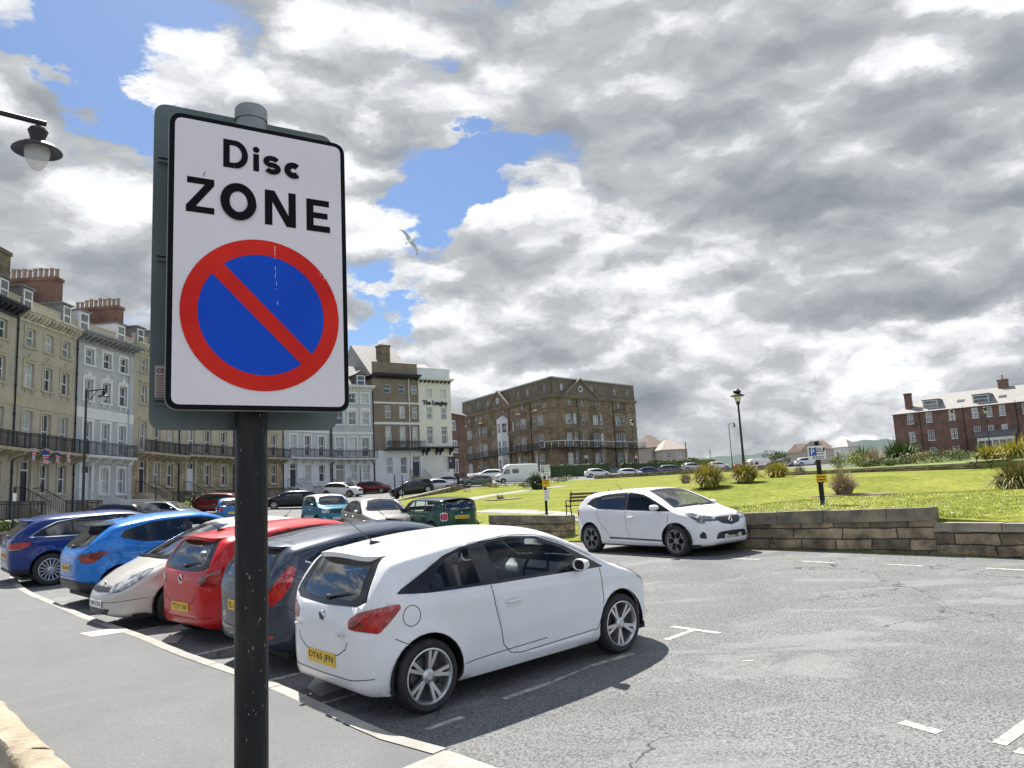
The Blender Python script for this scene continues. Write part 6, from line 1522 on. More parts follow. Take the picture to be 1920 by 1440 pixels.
# red brick house behind the end of the terrace
def simple_block(name, label, cat, pl, pr_, H, dp, wallm, wins, roofm=None, rh=3., trim=None, extra=None, style='plain', bars='v', eave=.4, hip=2.5, z0=-3, group=None):
    pl, pr_ = Vector(pl), Vector(pr_); d = pr_ - pl; W = math.hypot(d.x, d.y); ux, uy = d.x / W, d.y / W
    m = Matrix(((ux, -uy, 0, pl.x), (uy, ux, 0, pl.y), (0, 0, 1, (pl.z + pr_.z) / 2), (0, 0, 0, 1)))
    root = empty(name, mat=m); tag(root, label, cat, group); b = MB(); wall_front(b, W, z0, H, [w[:4] for w in wins], .12)
    b.quad((0, 0, z0), (0, dp, z0), (0, dp, H), (0, 0, H)); b.quad((W, 0, z0), (W, 0, H), (W, dp, H), (W, dp, z0)); b.quad((0, dp, z0), (W, dp, z0), (W, dp, H), (0, dp, H)); b.quad((0, 0, H), (W, 0, H), (W, dp, H), (0, dp, H))
    b.build('wall', wallm, root)
    for w in wins: add_window(root, *w[:4], w[4] if len(w) > 4 else style, bars, trim or TRIMW, y=-.1)
    if roofm:
        r = MB(); e = eave; r.add([(-e, -e, H), (W + e, -e, H), (W + e, dp + e, H), (-e, dp + e, H), (hip, dp / 2, H + rh), (W - hip, dp / 2, H + rh)], [(0, 1, 5, 4), (1, 2, 5), (2, 3, 4, 5), (3, 0, 4), (3, 2, 1, 0)]); r.build('roof', roofm, root)
    return root, W
simple_block('brick_house', 'narrow red brick house squeezed between the cream hotel and the big stone hotel', 'house', L_(846, 893, 128), L_(876, 892, 134), 10.5, 8, REDBRICK, [(.4, .6, .9, 2.0), (1.6, .6, .9, 2.0), (.5, 4, .8, 1.8), (1.6, 4, .8, 1.8), (1.1, 7.8, .8, 1.4)], SLATED, 2.8, hip=.3)
# ---------------------------------------------------------------- big stone hotel, two wings meeting at a corner
def hotel_wing(root, M, W, bays, singles, H, attic, doors, stone, name_suffix=''):
    """flat wall with canted bays; M maps wing coordinates into the root"""
    rowz = [(.75, 2.45, 'arch'), (4.35, 2.55, 'plain'), (8.55, 1.95, 'plain'), (12.15, 1.25, 'arch')]
    ops = []; 
    for x, w in singles:
        for z, h, st in rowz:
            if any(abs(x - d) < .8 for d in doors) and z < 1: continue
            ops.append((x - w / 2, z, w, h, st))
    for x in bays: ops.append((x - .55, 12.15, 1.1, 1.25, 'arch'))
    for x in doors: ops.append((x - .6, 0, 1.2, 2.7, 'door'))
    b = MB(); wall_front(b, W, -3, H, [o[:4] for o in ops], X=M)
    b.X = M; xe = 0 if name_suffix == 'white' else W; b.quad((xe, 0, -3), (xe, 12, -3), (xe, 12, H + 3.4), (xe, .15, H + 3.4), (xe, 0, H))
    b.build('wall', stone, root)
    for x, z, w, h, st in ops:
        if st == 'door':
            d = MB(); d.X = M; d.box((x + .12, .16, 0), (x + w - .12, .22, 2.1)); d.mi = 1; d.box((x, .12, 0), (x + .119, .24, 2.7)); d.box((x + w - .119, .12, 0), (x + w, .24, 2.7)); d.box((x + .12, .12, 2.101), (x + w - .12, .24, 2.7)); d.build('door', [DOORB, WHITEP], root)
        else: add_window(root, x, z, w, h, st if st == 'arch' else 'sill', 'v', HOTELDARK, M=M)
    # attic storey behind a cornice
    t = MB(); t.X = M; t.box((-.1, -.55, H), (W + .1, .3, H + .22)); t.box((-.05, -.35, H - .3), (W + .05, .3, H - .001)); t.box((-.03, -.10, 8.0), (W + .03, -.001, 8.3)); t.box((-.03, -.10, 11.55), (W + .03, -.001, 11.75)); t.build('cornice', HOTELDARK, root)
    at = MB(); at.X = M; wall_front(at, W, H + .22, H + 3.4, [(x - .45, H + 1.2, .9, 1.3) for x in attic], X=M @ Matrix.Translation((0, .15, 0))); at.X = M
    at.build('attic_wall', HOTELATTIC, root)
    for x in attic: add_window(root, x - .45, H + 1.2, .9, 1.3, 'none', 'v', HOTELDARK, M=M, y=.15)
    t = MB(); t.X = M; t.box((-.15, -.1, H + 3.4), (W + .15, .6, H + 3.62)); t.build('roof_edge', mat('pale_lead', (.42, .43, .43), .6), root)
    # canted bays through three storeys
    for i, x in enumerate(bays):
        bw, out, cw = 1.5, 1.15, .95
        secs = [((x - bw / 2 - cw, 0), (x - bw / 2, -out)), ((x - bw / 2, -out), (x + bw / 2, -out)), ((x + bw / 2, -out), (x + bw / 2 + cw, 0))]
        mt = TRIMW if (name_suffix == 'white' and i in WHITEBAYS) else HOTELSTONE
        bb = MB(); bays_w = []
        for (a, c) in secs:
            a, c = Vector(a), Vector(c); L = (c - a).length; u = (c - a) / L
            X = M @ Matrix(((u.x, -u.y, 0, a.x), (u.y, u.x, 0, a.y), (0, 0, 1, 0), (0, 0, 0, 1)))
            ww = min(1.0, L - .4); o = [((L - ww) / 2, z, ww, h) for z, h, st in rowz[:3]]
            wall_front(bb, L, -2, 11.4, o, .2, X=X)
            bays_w += [(X, q, rowz[j][2]) for j, q in enumerate(o)]
        bb.X = M
        pl = [secs[0][0], secs[0][1], secs[1][1], secs[2][1]]
        bb.add([(p[0], p[1], 11.4) for p in pl] + [(x, -out * .3, 12.1), (x, 0, 12.3)], [(0, 1, 4), (1, 2, 4), (2, 3, 4), (0, 4, 5), (4, 3, 5)])
        bo = bb.build('bay', mt, root, fixn=False)
        e = MB(); e.X = M
        q = [(p[0] + (p[0] - x) * .06, p[1] * 1.14) for p in pl]; e.prism(q, 11.3, 11.42, 'xy'); e.prism(q, 7.55, 7.7, 'xy'); e.build('bay_moulding', TRIMW if mt is TRIMW else HOTELDARK, bo)
        for X, o, st in bays_w: add_window(root, o[0], o[1], o[2], o[3], 'archn' if st == 'arch' else 'sill', 'v', mt if mt is TRIMW else HOTELDARK, M=X)
WHITEBAYS = (2,)
pc, pr2, pl2 = L_(1043, 881, 141), L_(1199, 870, 159), L_(871, 887, 173)
pl2.z = pr2.z = pc.z + .3
root = empty('corner_hotel', (pc.x, pc.y, pc.z)); tag(root, 'big soot-stained sandstone hotel of five storeys with a long curved iron balcony', 'hotel')
def wing_matrix(a, c):
    d = Vector(c) - Vector(a); W = math.hypot(d.x, d.y); ux, uy = d.x / W, d.y / W
    return Matrix(((ux, -uy, 0, a.x - pc.x), (uy, ux, 0, a.y - pc.y), (0, 0, 1, 0), (0, 0, 0, 1))), W
Mr, Wr = wing_matrix(pc, pr2); Ml, Wl = wing_matrix(pl2, pc)
hotel_wing(root, Mr, Wr, [Wr * .19, Wr * .50, Wr * .78], [(Wr * .335, .95), (Wr * .95, 1.0)], 13.8, [Wr * .12, Wr * .47, Wr * .75, Wr * .92], [Wr * .345, Wr * .965], HOTELSTONE)
hotel_wing(root, Ml, Wl, [Wl * .08, Wl * .27, Wl * .50, Wl * .70, Wl * .87], [(Wl * .175, .9), (Wl * .60, .9)], 13.8, [Wl * .08, Wl * .20, Wl * .32, Wl * .40, Wl * .66, Wl * .76, Wl * .92], [Wl * .19], HOTELSTONE, 'white')
for Mx, px_, w_ in ((Mr, Wr * .30, 9.5), (Ml, Wl * .47, 9.)):       # gables breaking the attic
    g = MB(); g.X = Mx; g.prism([(px_ - w_ / 2, 13.9), (px_ + w_ / 2, 13.9), (px_, 17.2)], -.45, .1, 'xz'); go = g.build('gable', HOTELATTIC, root)
    g = MB(); g.X = Mx; g.prism([(px_ - w_ / 2 - .3, 14.0), (px_ - w_ / 2 + .1, 13.92), (px_, 17.22), (px_ + w_ / 2 - .1, 13.92), (px_ + w_ / 2 + .3, 14.0), (px_, 17.55)], -.7, .1, 'xz'); g.build('gable_coping', HOTELDARK, go)
    g = MB(); g.X = Mx; g.smooth = True; g.lathe([(.62, -.54), (.62, -.48), (.45, -.5), (.45, -.46)], 20, 'y', (px_, 0, 15.4)); g.build('round_window', WHITEP, go)
    g = MB(); g.X = Mx; g.lathe([(.46, -.47), (.001, -.47)], 20, 'y', (px_, 0, 15.4)); g.build('pane', PANE, go)
a_, b_, c_ = Ml @ Vector((0, .2, 17.25)), Mr @ Vector((0, .2, 17.25)), Mr @ Vector((Wr, .2, 17.25)); t = MB(); t.add([a_, b_, c_, c_ + Vector((-6, 14, 0)), a_ + Vector((8, 8, 0))], [(0, 1, 2, 3, 4)]); t.build('flat_roof', LEAD, root)
# running balcony
bl = []
for Mx, x in ((Ml, .3), (Ml, Wl * .2), (Ml, Wl * .45), (Ml, Wl * .7), (Ml, Wl - .8)): bl.append(Mx @ Vector((x, -1.7, 4.25)))
for x in (1.0, Wr * .3, Wr * .6, Wr * .85, Wr + .6): bl.append(Mr @ Vector((x, -1.7, 4.25)))
bl.append(Mr @ Vector((Wr + 1.2, .2, 4.25)))
inn = [Ml @ Vector((.3, -.02, 4.25)), Ml @ Vector((Wl, -.02, 4.25)), Mr @ Vector((Wr + .4, -.02, 4.25))]
t = MB(); poly = [(p.x, p.y) for p in bl] + [(p.x, p.y) for p in inn[::-1]]; t.prism(poly, 4.0, 4.18, 'xy'); t.build('balcony', TRIMB, root)
t = MB()
for i, (a, c) in enumerate(zip(bl[:-1], bl[1:])):
    L = (c - a).length; n = max(2, int(L / .28)); mi = 1 if i > 3 else 0; t.mi = 0
    for k in range(n): p = a.lerp(c, k / n); t.tube([p, p + Vector((0, 0, 1.0))], .022, 4, False)
    t.mi = mi; t.tube([a + Vector((0, 0, 1.05)), c + Vector((0, 0, 1.05))], .05, 5); t.mi = 0; t.tube([a + Vector((0, 0, .15)), c + Vector((0, 0, .15))], .03, 4)
    if mi:
        t.mi = 1
        for k in range(0, 3): p = a.lerp(c, k / 3); t.tube([p, p + Vector((0, 0, 1.05))], .05, 5)
t.build('balcony_railing', [BLACK, WHITEP], root)
for Mx, x in ((Ml, Wl * .48), (Ml, Wl * .16), (Ml, Wl * .12)):
    g = MB(); g.X = Mx; g.box((x, 5, 17.0), (x + 3.2, 6.2, 18.6)); g.build('chimney', BRICKR, root)
for Mx, x in ((Mr, Wr * .27), (Mr, Wr * .70), (Ml, Wl * .79), (Ml, Wl * .57)):
    t = MB(); t.X = Mx; t.tube([(x, -.1, -1), (x, -.1, 13.6)], .08, 6); t.build('drainpipe', BLACK, root)
# ---------------------------------------------------------------- brick flats on the right
pl = L_(1684, 862, 139); pr_ = L_(1925, 846, 126); d = pr_ - pl; pr_ = pl + d * 1.55; pr_.z = pl.z = 5.1; 
W0 = math.hypot(d.x, d.y); WW = W0 * 1.55
wn_ = []
for fx in (.145, .30, .485, .665, .80, 1.04, 1.20, 1.34, 1.48):
    for z, h in ((.2, 1.9), (3.35, 1.75), (6.55, 1.75)):
        if fx in (.80,) : wn_ += [(W0 * fx - 1.05, z, .9, h), (W0 * fx + .9, z, .9, h)] if z > 1 else []
        else: wn_.append((W0 * fx - .5, z, 1.0, h))
root, _ = simple_block('brick_flats', 'long three-storey red brick block with a pale hipped slate roof at the right edge', 'building', pl, pr_, 8.5, 11, REDBRICK, [w + ('sill',) for w in wn_], ROOFSLATE, 3.3, bars='grid', hip=5.5)
root['label'] = 'long three-storey red brick block with a pale hipped slate roof at the right edge'
t = MB(); t.add([(W0 * .40, -.5, 8.95), (W0 * .62, -.5, 8.95), (W0 * .51, 5, 13.0), (W0 * .28, 4.9, 13.5)], [(0, 1, 2, 3)]); 
for x, y, z in ((W0 * .10, .2, 9.0),): chimney(root, x, y + .9, z, 1.1, .9, 3.2, REDBRICK, 0)
chimney(root, W0 * .82, 5.0, 11.4, 1.5, .9, 1.7, REDBRICK, 1)
for x in (W0 * .26, W0 * .66): dormer(root, x, .7, 9.05, 2.3, 1.35, 3.5, WHITEP, LEAD, LEAD)
for x in (W0 * .52, W0 * .84):
    t = MB(); t.add([(x, 1.6, 9.72), (x + 1.1, 1.6, 9.72), (x + 1.1, 2.4, 10.16), (x, 2.4, 10.16), (x, 1.6, 9.5), (x + 1.1, 1.6, 9.5), (x + 1.1, 2.4, 9.9), (x, 2.4, 9.9)], [(0, 1, 2, 3), (0, 4, 5, 1), (1, 5, 6, 2), (3, 7, 4, 0)]); t.build('roof_light', PANE, root)
t = MB(); t.box((W0 * .66, -1.8, 3.0), (W0 * .95, -.01, 3.2)); t.prism([(-2.0, 3.2), (-.01, 3.2), (-.01, 4.2)], W0 * .65, W0 * .96, 'yz'); t.build('porch_roof', SLATED, root)
t = MB(); t.box((W0 * .67, -1.7, 2.5), (W0 * .94, -.05, 2.98), 0)
for k in range(6): x = lerp(W0 * .67, W0 * .94 - .15, k / 5); t.box((x, -1.72, .0), (x + .15, -1.6, 2.5), 0)
t.box((W0 * .675, -1.55, .3), (W0 * .935, -1.5, 2.45), 1); t.build('porch', [WHITEP, PANE], root)
for x in (W0 * .225, W0 * .575, W0 * .97):
    t = MB(); t.tube([(x, -.08, -1), (x, -.08, 8.8)], .07, 6); t.build('drainpipe', BLACK, root)
# ---------------------------------------------------------------- far houses
CREAMW = mat('cream_render', (.42, .37, .31), .85); TILE = mat('tan_roof_tile', (.23, .17, .135), .8, col2=(.18, .135, .11), nscale=2)
simple_block('bungalow', 'small far house with a tan pyramid roof right of the stone hotel', 'house', L_(1222, 866, 190), L_(1252, 865, 192), 3.6, 8, CREAMW, [(.8, .9, 1.2, 1.3, 'sill')], TILE, 3.4, hip=1.6)
simple_block('bungalow', 'far pale hipped bungalow behind the hedge near the stone hotel', 'house', L_(1243, 866, 185), L_(1290, 864, 186), 2.9, 8, CREAMW, [(1.0, .9, 1.2, 1.3, 'sill'), (3.6, .9, 1.2, 1.3, 'sill')], mat('pale_roof_tile', (.34, .30, .26), .8), 2.7, hip=2.6)
for k, (a, c, d_, h_, lab) in enumerate(((1505, 1530, 260, 2.6, 'tiny far house with a tan gabled roof left of the parking sign'), (1540, 1552, 250, 3.2, 'tiny far house with a brown pitched roof right of the parking sign'), (1553, 1566, 240, 3.0, 'second tiny far house beside the brown pitched roof'))):
    simple_block('far_house', lab, 'house', L_(a, 862 - k, d_), L_(c, 861 - k, d_ + 2), h_, 7, CREAMW, [], TILE, 3.0, hip=.5)
simple_block('shelter', 'white walled shelter with a grey slate roof beside the car park', 'shelter', L_(1566, 868, 150), L_(1592, 867, 148), 3.0, 5, WHITEP, [(.4, .8, .6, 1.3, 'none')], ROOFSLATE, 1.6, hip=1.2)
# ================================================================ MAIN SIGN
SIGNW = mat('sign_white', (.78, .735, .735), .5, col2=(.73, .685, .685), nscale=2.5, spec=.15); SIGNR = mat('sign_red', (.74, .032, .016), .5, col2=(.58, .018, .014), nscale=4, spec=.12); SIGNB = mat('sign_blue', (.008, .082, .56), .5, col2=(.007, .068, .49), nscale=4, spec=.12)
SIGNK = mat('sign_black', (.008, .008, .010), .6, spec=.08); PLATEBACK = mat('sign_back_grey', (.085, .115, .112), .5, col2=(.125, .15, .145), nscale=3, detail=9)
POLEM = mat('pole_black_paint', (.012, .013, .014), .38, col2=(.045, .050, .030), nscale=6, detail=12, contrast=(.52, .74), bump=.3, bscale=45, stretch=(1, 1, .25), spec=.2); POLESPECK = mat('paint_specks', (.24, .24, .23), .8)
CAPM = mat('pole_cap_grey', (.30, .31, .31), .55, .4, col2=(.20, .21, .20), nscale=9)
dl, dr = 2.045, 2.295
pl_, pr2_ = P(314.6, 485, dl), P(650, 523, dr)
su = Vector((pr2_.x - pl_.x, pr2_.y - pl_.y, 0)).normalized(); sn = Vector((su.y, -su.x, 0))     # sn faces the viewer
sign_root = empty('zone_sign', (0, 0, 0)); axis = P(471, 500, 2.27); gz = G(axis.x, axis.y) + KH
sign_root.location = (axis.x, axis.y, gz); tag(sign_root, 'large white Disc ZONE sign with a red ringed blue roundel on a black pole', 'road sign')
O0 = pl_.copy()
def on_plane(px, py, back=0.):
    d = Vector(ray(px, py)); o = Vector((0, 0, CAMZ)); q = O0 - sn * back; t = (q - o).dot(sn) / d.dot(sn); p = o + d * t - O0
    return Vector((p.dot(su), p.z))
def cq(x, y): return (240 + x / 2.118, 160 + y / 2.118)     # crop to photo pixels
SM = Matrix(((su.x, 0, sn.x, O0.x), (su.y, 0, sn.y, O0.y), (0, 1, 0, O0.z), (0, 0, 0, 1)))      # local x along, y up, z out
SMl = Matrix.Translation(-Vector(sign_root.location)) @ SM
def flat_part(name, polys, m, z, parent, thick=None):
    b = MB()
    for i, p in enumerate(polys):
        if thick: b.prism(p, z - thick, z, 'xy')
        else: zz = z + i * .00012; b.flat([(x, y, zz) for x, y in p])
    o = b.build(name, m, parent, fixn=bool(thick)); return o
cs = [on_plane(*cq(*q)) for q in ((158, 95), (858, 240), (878, 1298), (158, 1283))]
x0, x1 = (cs[0].x + cs[3].x) / 2, (cs[1].x + cs[2].x) / 2; y1, y0 = (cs[0].y + cs[1].y) / 2, (cs[2].y + cs[3].y) / 2
rect = lambda a, c, e, g: [(a, c), (e, c), (e, g), (a, g)]
fp = flat_part('sign_face', [roundpoly(rect(x0, y0, x1, y1), .035, 6)], SIGNK, 0, sign_root, .004); fp.matrix_local = SMl
e = .013
w = flat_part('white_panel', [roundpoly(rect(x0 + e, y0 + e, x1 - e, y1 - e), .022, 6)], SIGNW, .0008, fp)
rg = MB(); rg.prism(roundpoly(rect(x0 - .002, y0 - .002, x1 + .002, y1 + .002), .036, 6), -.010, -.0041, 'xy'); rg.build('sign_rim', CAPM, fp)
# roundel
L1, R1, T1, B1 = on_plane(*cq(210, 880)), on_plane(*cq(831, 945)), on_plane(*cq(505, 607)), on_plane(*cq(575, 1222))
cxr, cyr = (L1.x + R1.x) / 2, (T1.y + B1.y) / 2; rr_ = ((R1.x - L1.x) / 2 + (T1.y - B1.y) / 2) / 2
def ring(ro, ri, n=72): return [[(cxr + ro * math.cos(a), cyr + ro * math.sin(a)), (cxr + ro * math.cos(b_), cyr + ro * math.sin(b_)), (cxr + ri * math.cos(b_), cyr + ri * math.sin(b_)), (cxr + ri * math.cos(a), cyr + ri * math.sin(a))] for a, b_ in ((2 * PI * k / n, 2 * PI * (k + 1) / n) for k in range(n))]
ri_ = rr_ * .795
flat_part('blue_disc', [[(cxr + (ri_ + .002) * math.cos(2 * PI * k / 72), cyr + (ri_ + .002) * math.sin(2 * PI * k / 72)) for k in range(72)]], SIGNB, .0016, fp)
b = MB()
for q in ring(rr_, ri_): b.quad(*[(x, y, .0024) for x, y in q])
hw_ = rr_ * .098; a_ = math.radians(135); ux_, uy_ = math.cos(a_), math.sin(a_); nx_, ny_ = -uy_, ux_
ee = math.sqrt(ri_ ** 2 - hw_ ** 2) + .004
b.quad(*[(cxr + ux_ * s_ * ee + nx_ * t_ * hw_, cyr + uy_ * s_ * ee + ny_ * t_ * hw_, .00225) for s_, t_ in ((1, 1), (-1, 1), (-1, -1), (1, -1))])
b.build('red_ring_and_bar', SIGNR, fp, fixn=False)
b = MB()
for px_, ya, yb, wd in ((515, 462, 488, 1.1), (516, 500, 520, .8), (518, 528, 545, .7), (520, 566, 573, 1.3), (600, 506, 516, 1.), (607, 520, 526, .9)):
    yy = ya
    while yy < yb: p, q = on_plane(px_ - wd / 2, yy), on_plane(px_ + wd / 2, yy + random.uniform(2, 6)); b.quad((p.x, p.y, .0029), (q.x, p.y, .0029), (q.x, q.y, .0029), (p.x, q.y, .0029)); yy += random.uniform(5, 9)
b.build('bird_streaks', SIGNW, fp, fixn=False)
k = [on_plane(*q) for q in ((382, 331), (383, 324), (387, 323))]; b = MB()
for a, c in zip(k[:-1], k[1:]): b.quad((a.x - .0012, a.y, .0018), (a.x + .0012, a.y, .0018), (c.x + .0012, c.y, .0018), (c.x - .0012, c.y, .0018))
b.build('scratch', PLATEBACK, fp, fixn=False)
# lettering drawn as strokes
def box_uv(xa, ya, xb, yb):   # crop coordinates of two opposite corners measured at the glyph's own edges
    p, q = on_plane(*cq(xa, ya)), on_plane(*cq(xb, yb)); return p.x, p.y, q.x, q.y
def stroke(pts, w):
    pts = [Vector(p) for p in pts]; L_s, R_s = [], []
    for i, p in enumerate(pts):
        t0 = (pts[i] - pts[i - 1]).normalized() if i else (pts[1] - pts[0]).normalized(); t1 = (pts[i + 1] - pts[i]).normalized() if i < len(pts) - 1 else t0
        t = (t0 + t1).normalized(); n = Vector((-t.y, t.x)); k = w / 2 / max(.5, n.dot(Vector((-t0.y, t0.x)))); L_s.append(p + n * k); R_s.append(p - n * k)
    return [[tuple(L_s[i]), tuple(R_s[i]), tuple(R_s[i + 1]), tuple(L_s[i + 1])] for i in range(len(pts) - 1)]
def arc(cx, cy, rx, ry, a0, a1, n=20): return [(cx + rx * math.cos(math.radians(lerp(a0, a1, k / n))), cy + ry * math.sin(math.radians(lerp(a0, a1, k / n)))) for k in range(n + 1)]
def glyph(ch, xa, ytop, xb, ybot, w):
    W_g, H_g = xb - xa, ytop - ybot; h = w / 2; out = []
    if ch == 'D':
        k = .45; out += [rect(xa, ybot, xa + w, ytop), rect(xa + w, ytop - w * .92, xa + W_g * k, ytop), rect(xa + w, ybot, xa + W_g * k, ybot + w * .92)]
        out += stroke(arc(xa + W_g * k, (ytop + ybot) / 2, W_g * (1 - k) - h, H_g / 2 - h * .92, 90, -90), w * .96)
    if ch == 'i':
        out += [rect(xa, ybot, xb, ybot + H_g * .70)]; r = (xb - xa) * .58; out += [[((xa + xb) / 2 + r * math.cos(2 * PI * k / 20), ytop - r + r * math.sin(2 * PI * k / 20)) for k in range(20)]]
    if ch == 's':
        cx = (xa + xb) / 2; rx = W_g / 2 - h * .9; ry = H_g / 4 - h * .40
        pts = arc(cx, ytop - h * .85 - ry, rx, ry, 28, 270, 18) ; pts = pts[:-1] + arc(cx, ybot + h * .85 + ry, rx, ry, 90, -152, 18); out += stroke(pts, w * .86)
    if ch == 'c': out += stroke(arc((xa + xb) / 2 + W_g * .04, (ytop + ybot) / 2, W_g / 2 - h, H_g / 2 - h, 48, 312, 26), w * .94)
    if ch == 'Z':
        out += [rect(xa + W_g * .03, ytop - w * .92, xb - W_g * .01, ytop), rect(xa, ybot, xb, ybot + w * .92)]; d_ = w * 1.28; out += [[(xa, ybot + w * .92), (xb - d_, ytop - w * .92), (xb - W_g * .01, ytop - w * .92), (xa + d_, ybot + w * .92)]]
    if ch == 'O': out += stroke(arc((xa + xb) / 2, (ytop + ybot) / 2, W_g / 2 - h, H_g / 2 - h, 0, 360, 44), w)
    if ch == 'N': out += [rect(xa, ybot, xa + w * .96, ytop), rect(xb - w * .96, ybot, xb, ytop)]; d_ = w * 1.22; out += [[(xa + w * .08, ytop), (xa + w * 1.22, ytop), (xb - w * .08, ybot), (xb - w * 1.22, ybot)]]
    if ch == 'E': out += [rect(xa, ybot, xa + w, ytop), rect(xa + w, ytop - w * .9, xb - W_g * .03, ytop), rect(xa + w, (ytop + ybot) / 2 - w * .40, xb - W_g * .10, (ytop + ybot) / 2 + w * .45), rect(xa + w, ybot, xb, ybot + w * .9)]
    return out
for ch, a_x, a_y, b_x, b_y, w in (('D', 378, 212, 476, 330, .030), ('i', 497, 238, 520, 349, .028), ('s', 536, 275, 606, 363, .027), ('c', 616, 300, 690, 380, .028), ('Z', 230, 358, 343, 517, .036), ('O', 366, 387, 509, 541, .036), ('N', 543, 413, 666, 570, .036), ('E', 708, 446, 801, 592, .036)):
    p, q = on_plane(*cq(a_x, (a_y + b_y) / 2 - (b_x - a_x) * .09)), on_plane(*cq(b_x, (a_y + b_y) / 2 + (b_x - a_x) * .09))
    mx_ = (a_x + b_x) / 2; tp, bt = on_plane(*cq(mx_, a_y + 7)), on_plane(*cq(mx_, b_y - 7))
    if ch in 'ZONE': w_ = (q.x - p.x) * {'Z': .27, 'O': .25, 'N': .25, 'E': .30}[ch]; tp, bt = on_plane(*cq(mx_, a_y + 10 if ch != 'O' else a_y + 3)), on_plane(*cq(mx_, b_y - 10 if ch != 'O' else b_y - 3))
    else: w_ = {'D': .26, 'i': 1, 's': .35, 'c': .36}[ch] * (q.x - p.x)
    if ch == 'D': tp, bt = on_plane(*cq(378 + 40, 219)), on_plane(*cq(378 + 40, 330))
    flat_part('sign_letter', glyph(ch, p.x, tp.y, q.x, bt.y, w_), SIGNK, .0016, fp)
# second plate seen from behind, back to back on the same pole
bk = .165
c2 = [on_plane(*cq(*q), bk) for q in ((103, 58), (803, 215), (838, 1368), (84, 1372))]
bx0, bx1, by0, by1 = (c2[0].x + c2[3].x) / 2, (c2[1].x + c2[2].x) / 2, (c2[2].y + c2[3].y) / 2, c2[0].y * .6 + c2[1].y * .4
bp_ = flat_part('rear_plate', [roundpoly(rect(bx0, by0, bx1, by1), .04, 6)], PLATEBACK, -bk, sign_root, .004); bp_.matrix_local = SMl
st = [on_plane(*cq(*q), bk) for q in ((107, 1113), (150, 1246))]
sk = flat_part('maker_sticker', [rect(st[0].x, st[1].y, st[1].x + .01, st[0].y)], mat('sticker_pink', (.50, .40, .37), .6), -bk + .001, bp_)
t = text_mesh('CE', size_h=.012, bold=.01); t.materials.append(SIGNK); k = link('sticker_text', t, sk); k.location = (st[0].x + .014, st[0].y - .014, -bk + .0018)
b = MB()
for i in range(13):
    yy = st[0].y - .030 - i * .0068; b.quad((st[0].x + .004, yy, -bk + .0018), (st[0].x + random.uniform(.022, .036), yy, -bk + .0018), (st[0].x + .03, yy + .003, -bk + .0018), (st[0].x + .004, yy + .003, -bk + .0018))
b.build('sticker_lines', mat('sticker_print', (.20, .13, .12), .7), sk, fixn=False)
for zz in (.085, .515, .945):
    v_ = min(lerp(by0, by1, zz), y1 - .07); b = MB()
    for dy_ in (0, -.014): b.box((bx0 + .012, v_ + dy_, -bk + .0), (x1 - .03, v_ + dy_ + .007, -bk + .012))
    b.box((bx0 + .05, v_ - .02, -bk + .013), (x1 - .05, v_ + .012, -.012)); o = b.build('fixing_rail', PLATEBACK, sign_root); o.matrix_local = SMl
ptop = P(469, 203, 2.27 + .147 * .45).z - gz
b = MB(); b.smooth = True; b.lathe([(.0445, -.15), (.0445, ptop - .095)], 32); b.build('pole', POLEM, sign_root)
b = MB(); b.smooth = True; b.lathe([(.0445, ptop - .095), (.0445, ptop - .04)], 32); b.lathe([(.0475, ptop - .042), (.0475, ptop - .006), (.044, ptop), (.001, ptop)], 32); b.build('pole_cap', CAPM, sign_root)
b = MB()
for i in range(75):
    a, z, s = random.uniform(3.6, 6.5), random.uniform(.9, 2.2), random.uniform(.0004, .0015); r = .0447; h_ = s * random.uniform(.8, 4)
    b.quad(*[(r * math.cos(a + q / r), r * math.sin(a + q / r), z + e_) for q, e_ in ((-s, -h_), (s, -h_), (s, h_), (-s, h_))])
b.build('paint_specks', POLESPECK, sign_root, fixn=False)
# ================================================================ STREET FURNITURE
LAMPGLASS = mat('lamp_glass', (.72, .73, .70), .08); LAMPGLASS.node_tree.nodes['Principled BSDF'].inputs['Alpha'].default_value = .5; PALEGLASS = mat('lantern_glass', (.55, .57, .56), .15)
def hang_lamp(parent, x, y, z, s=1.0):
    """shade with a drop lens hanging from (x, y, z)"""
    b = MB(); b.smooth = True
    b.lathe([(.001, 0), (.03 * s, 0), (.03 * s, -.05 * s), (.10 * s, -.06 * s), (.125 * s, -.10 * s), (.10 * s, -.17 * s), (.085 * s, -.24 * s), (.12 * s, -.28 * s), (.24 * s, -.32 * s), (.30 * s, -.375 * s), (.305 * s, -.39 * s), (.28 * s, -.385 * s), (.17 * s, -.345 * s), (.001, -.34 * s)], 28, 'z', (x, y, z)); o = b.build('lamp_shade', BLACK, parent)
    b = MB(); b.smooth = True; b.lathe([(.155 * s, -.346 * s), (.156 * s, -.43 * s), (.125 * s, -.55 * s), (.065 * s, -.64 * s), (.02 * s, -.665 * s), (.001, -.668 * s)], 24, 'z', (x, y, z)); b.build('lamp_lens', LAMPGLASS, o); return o
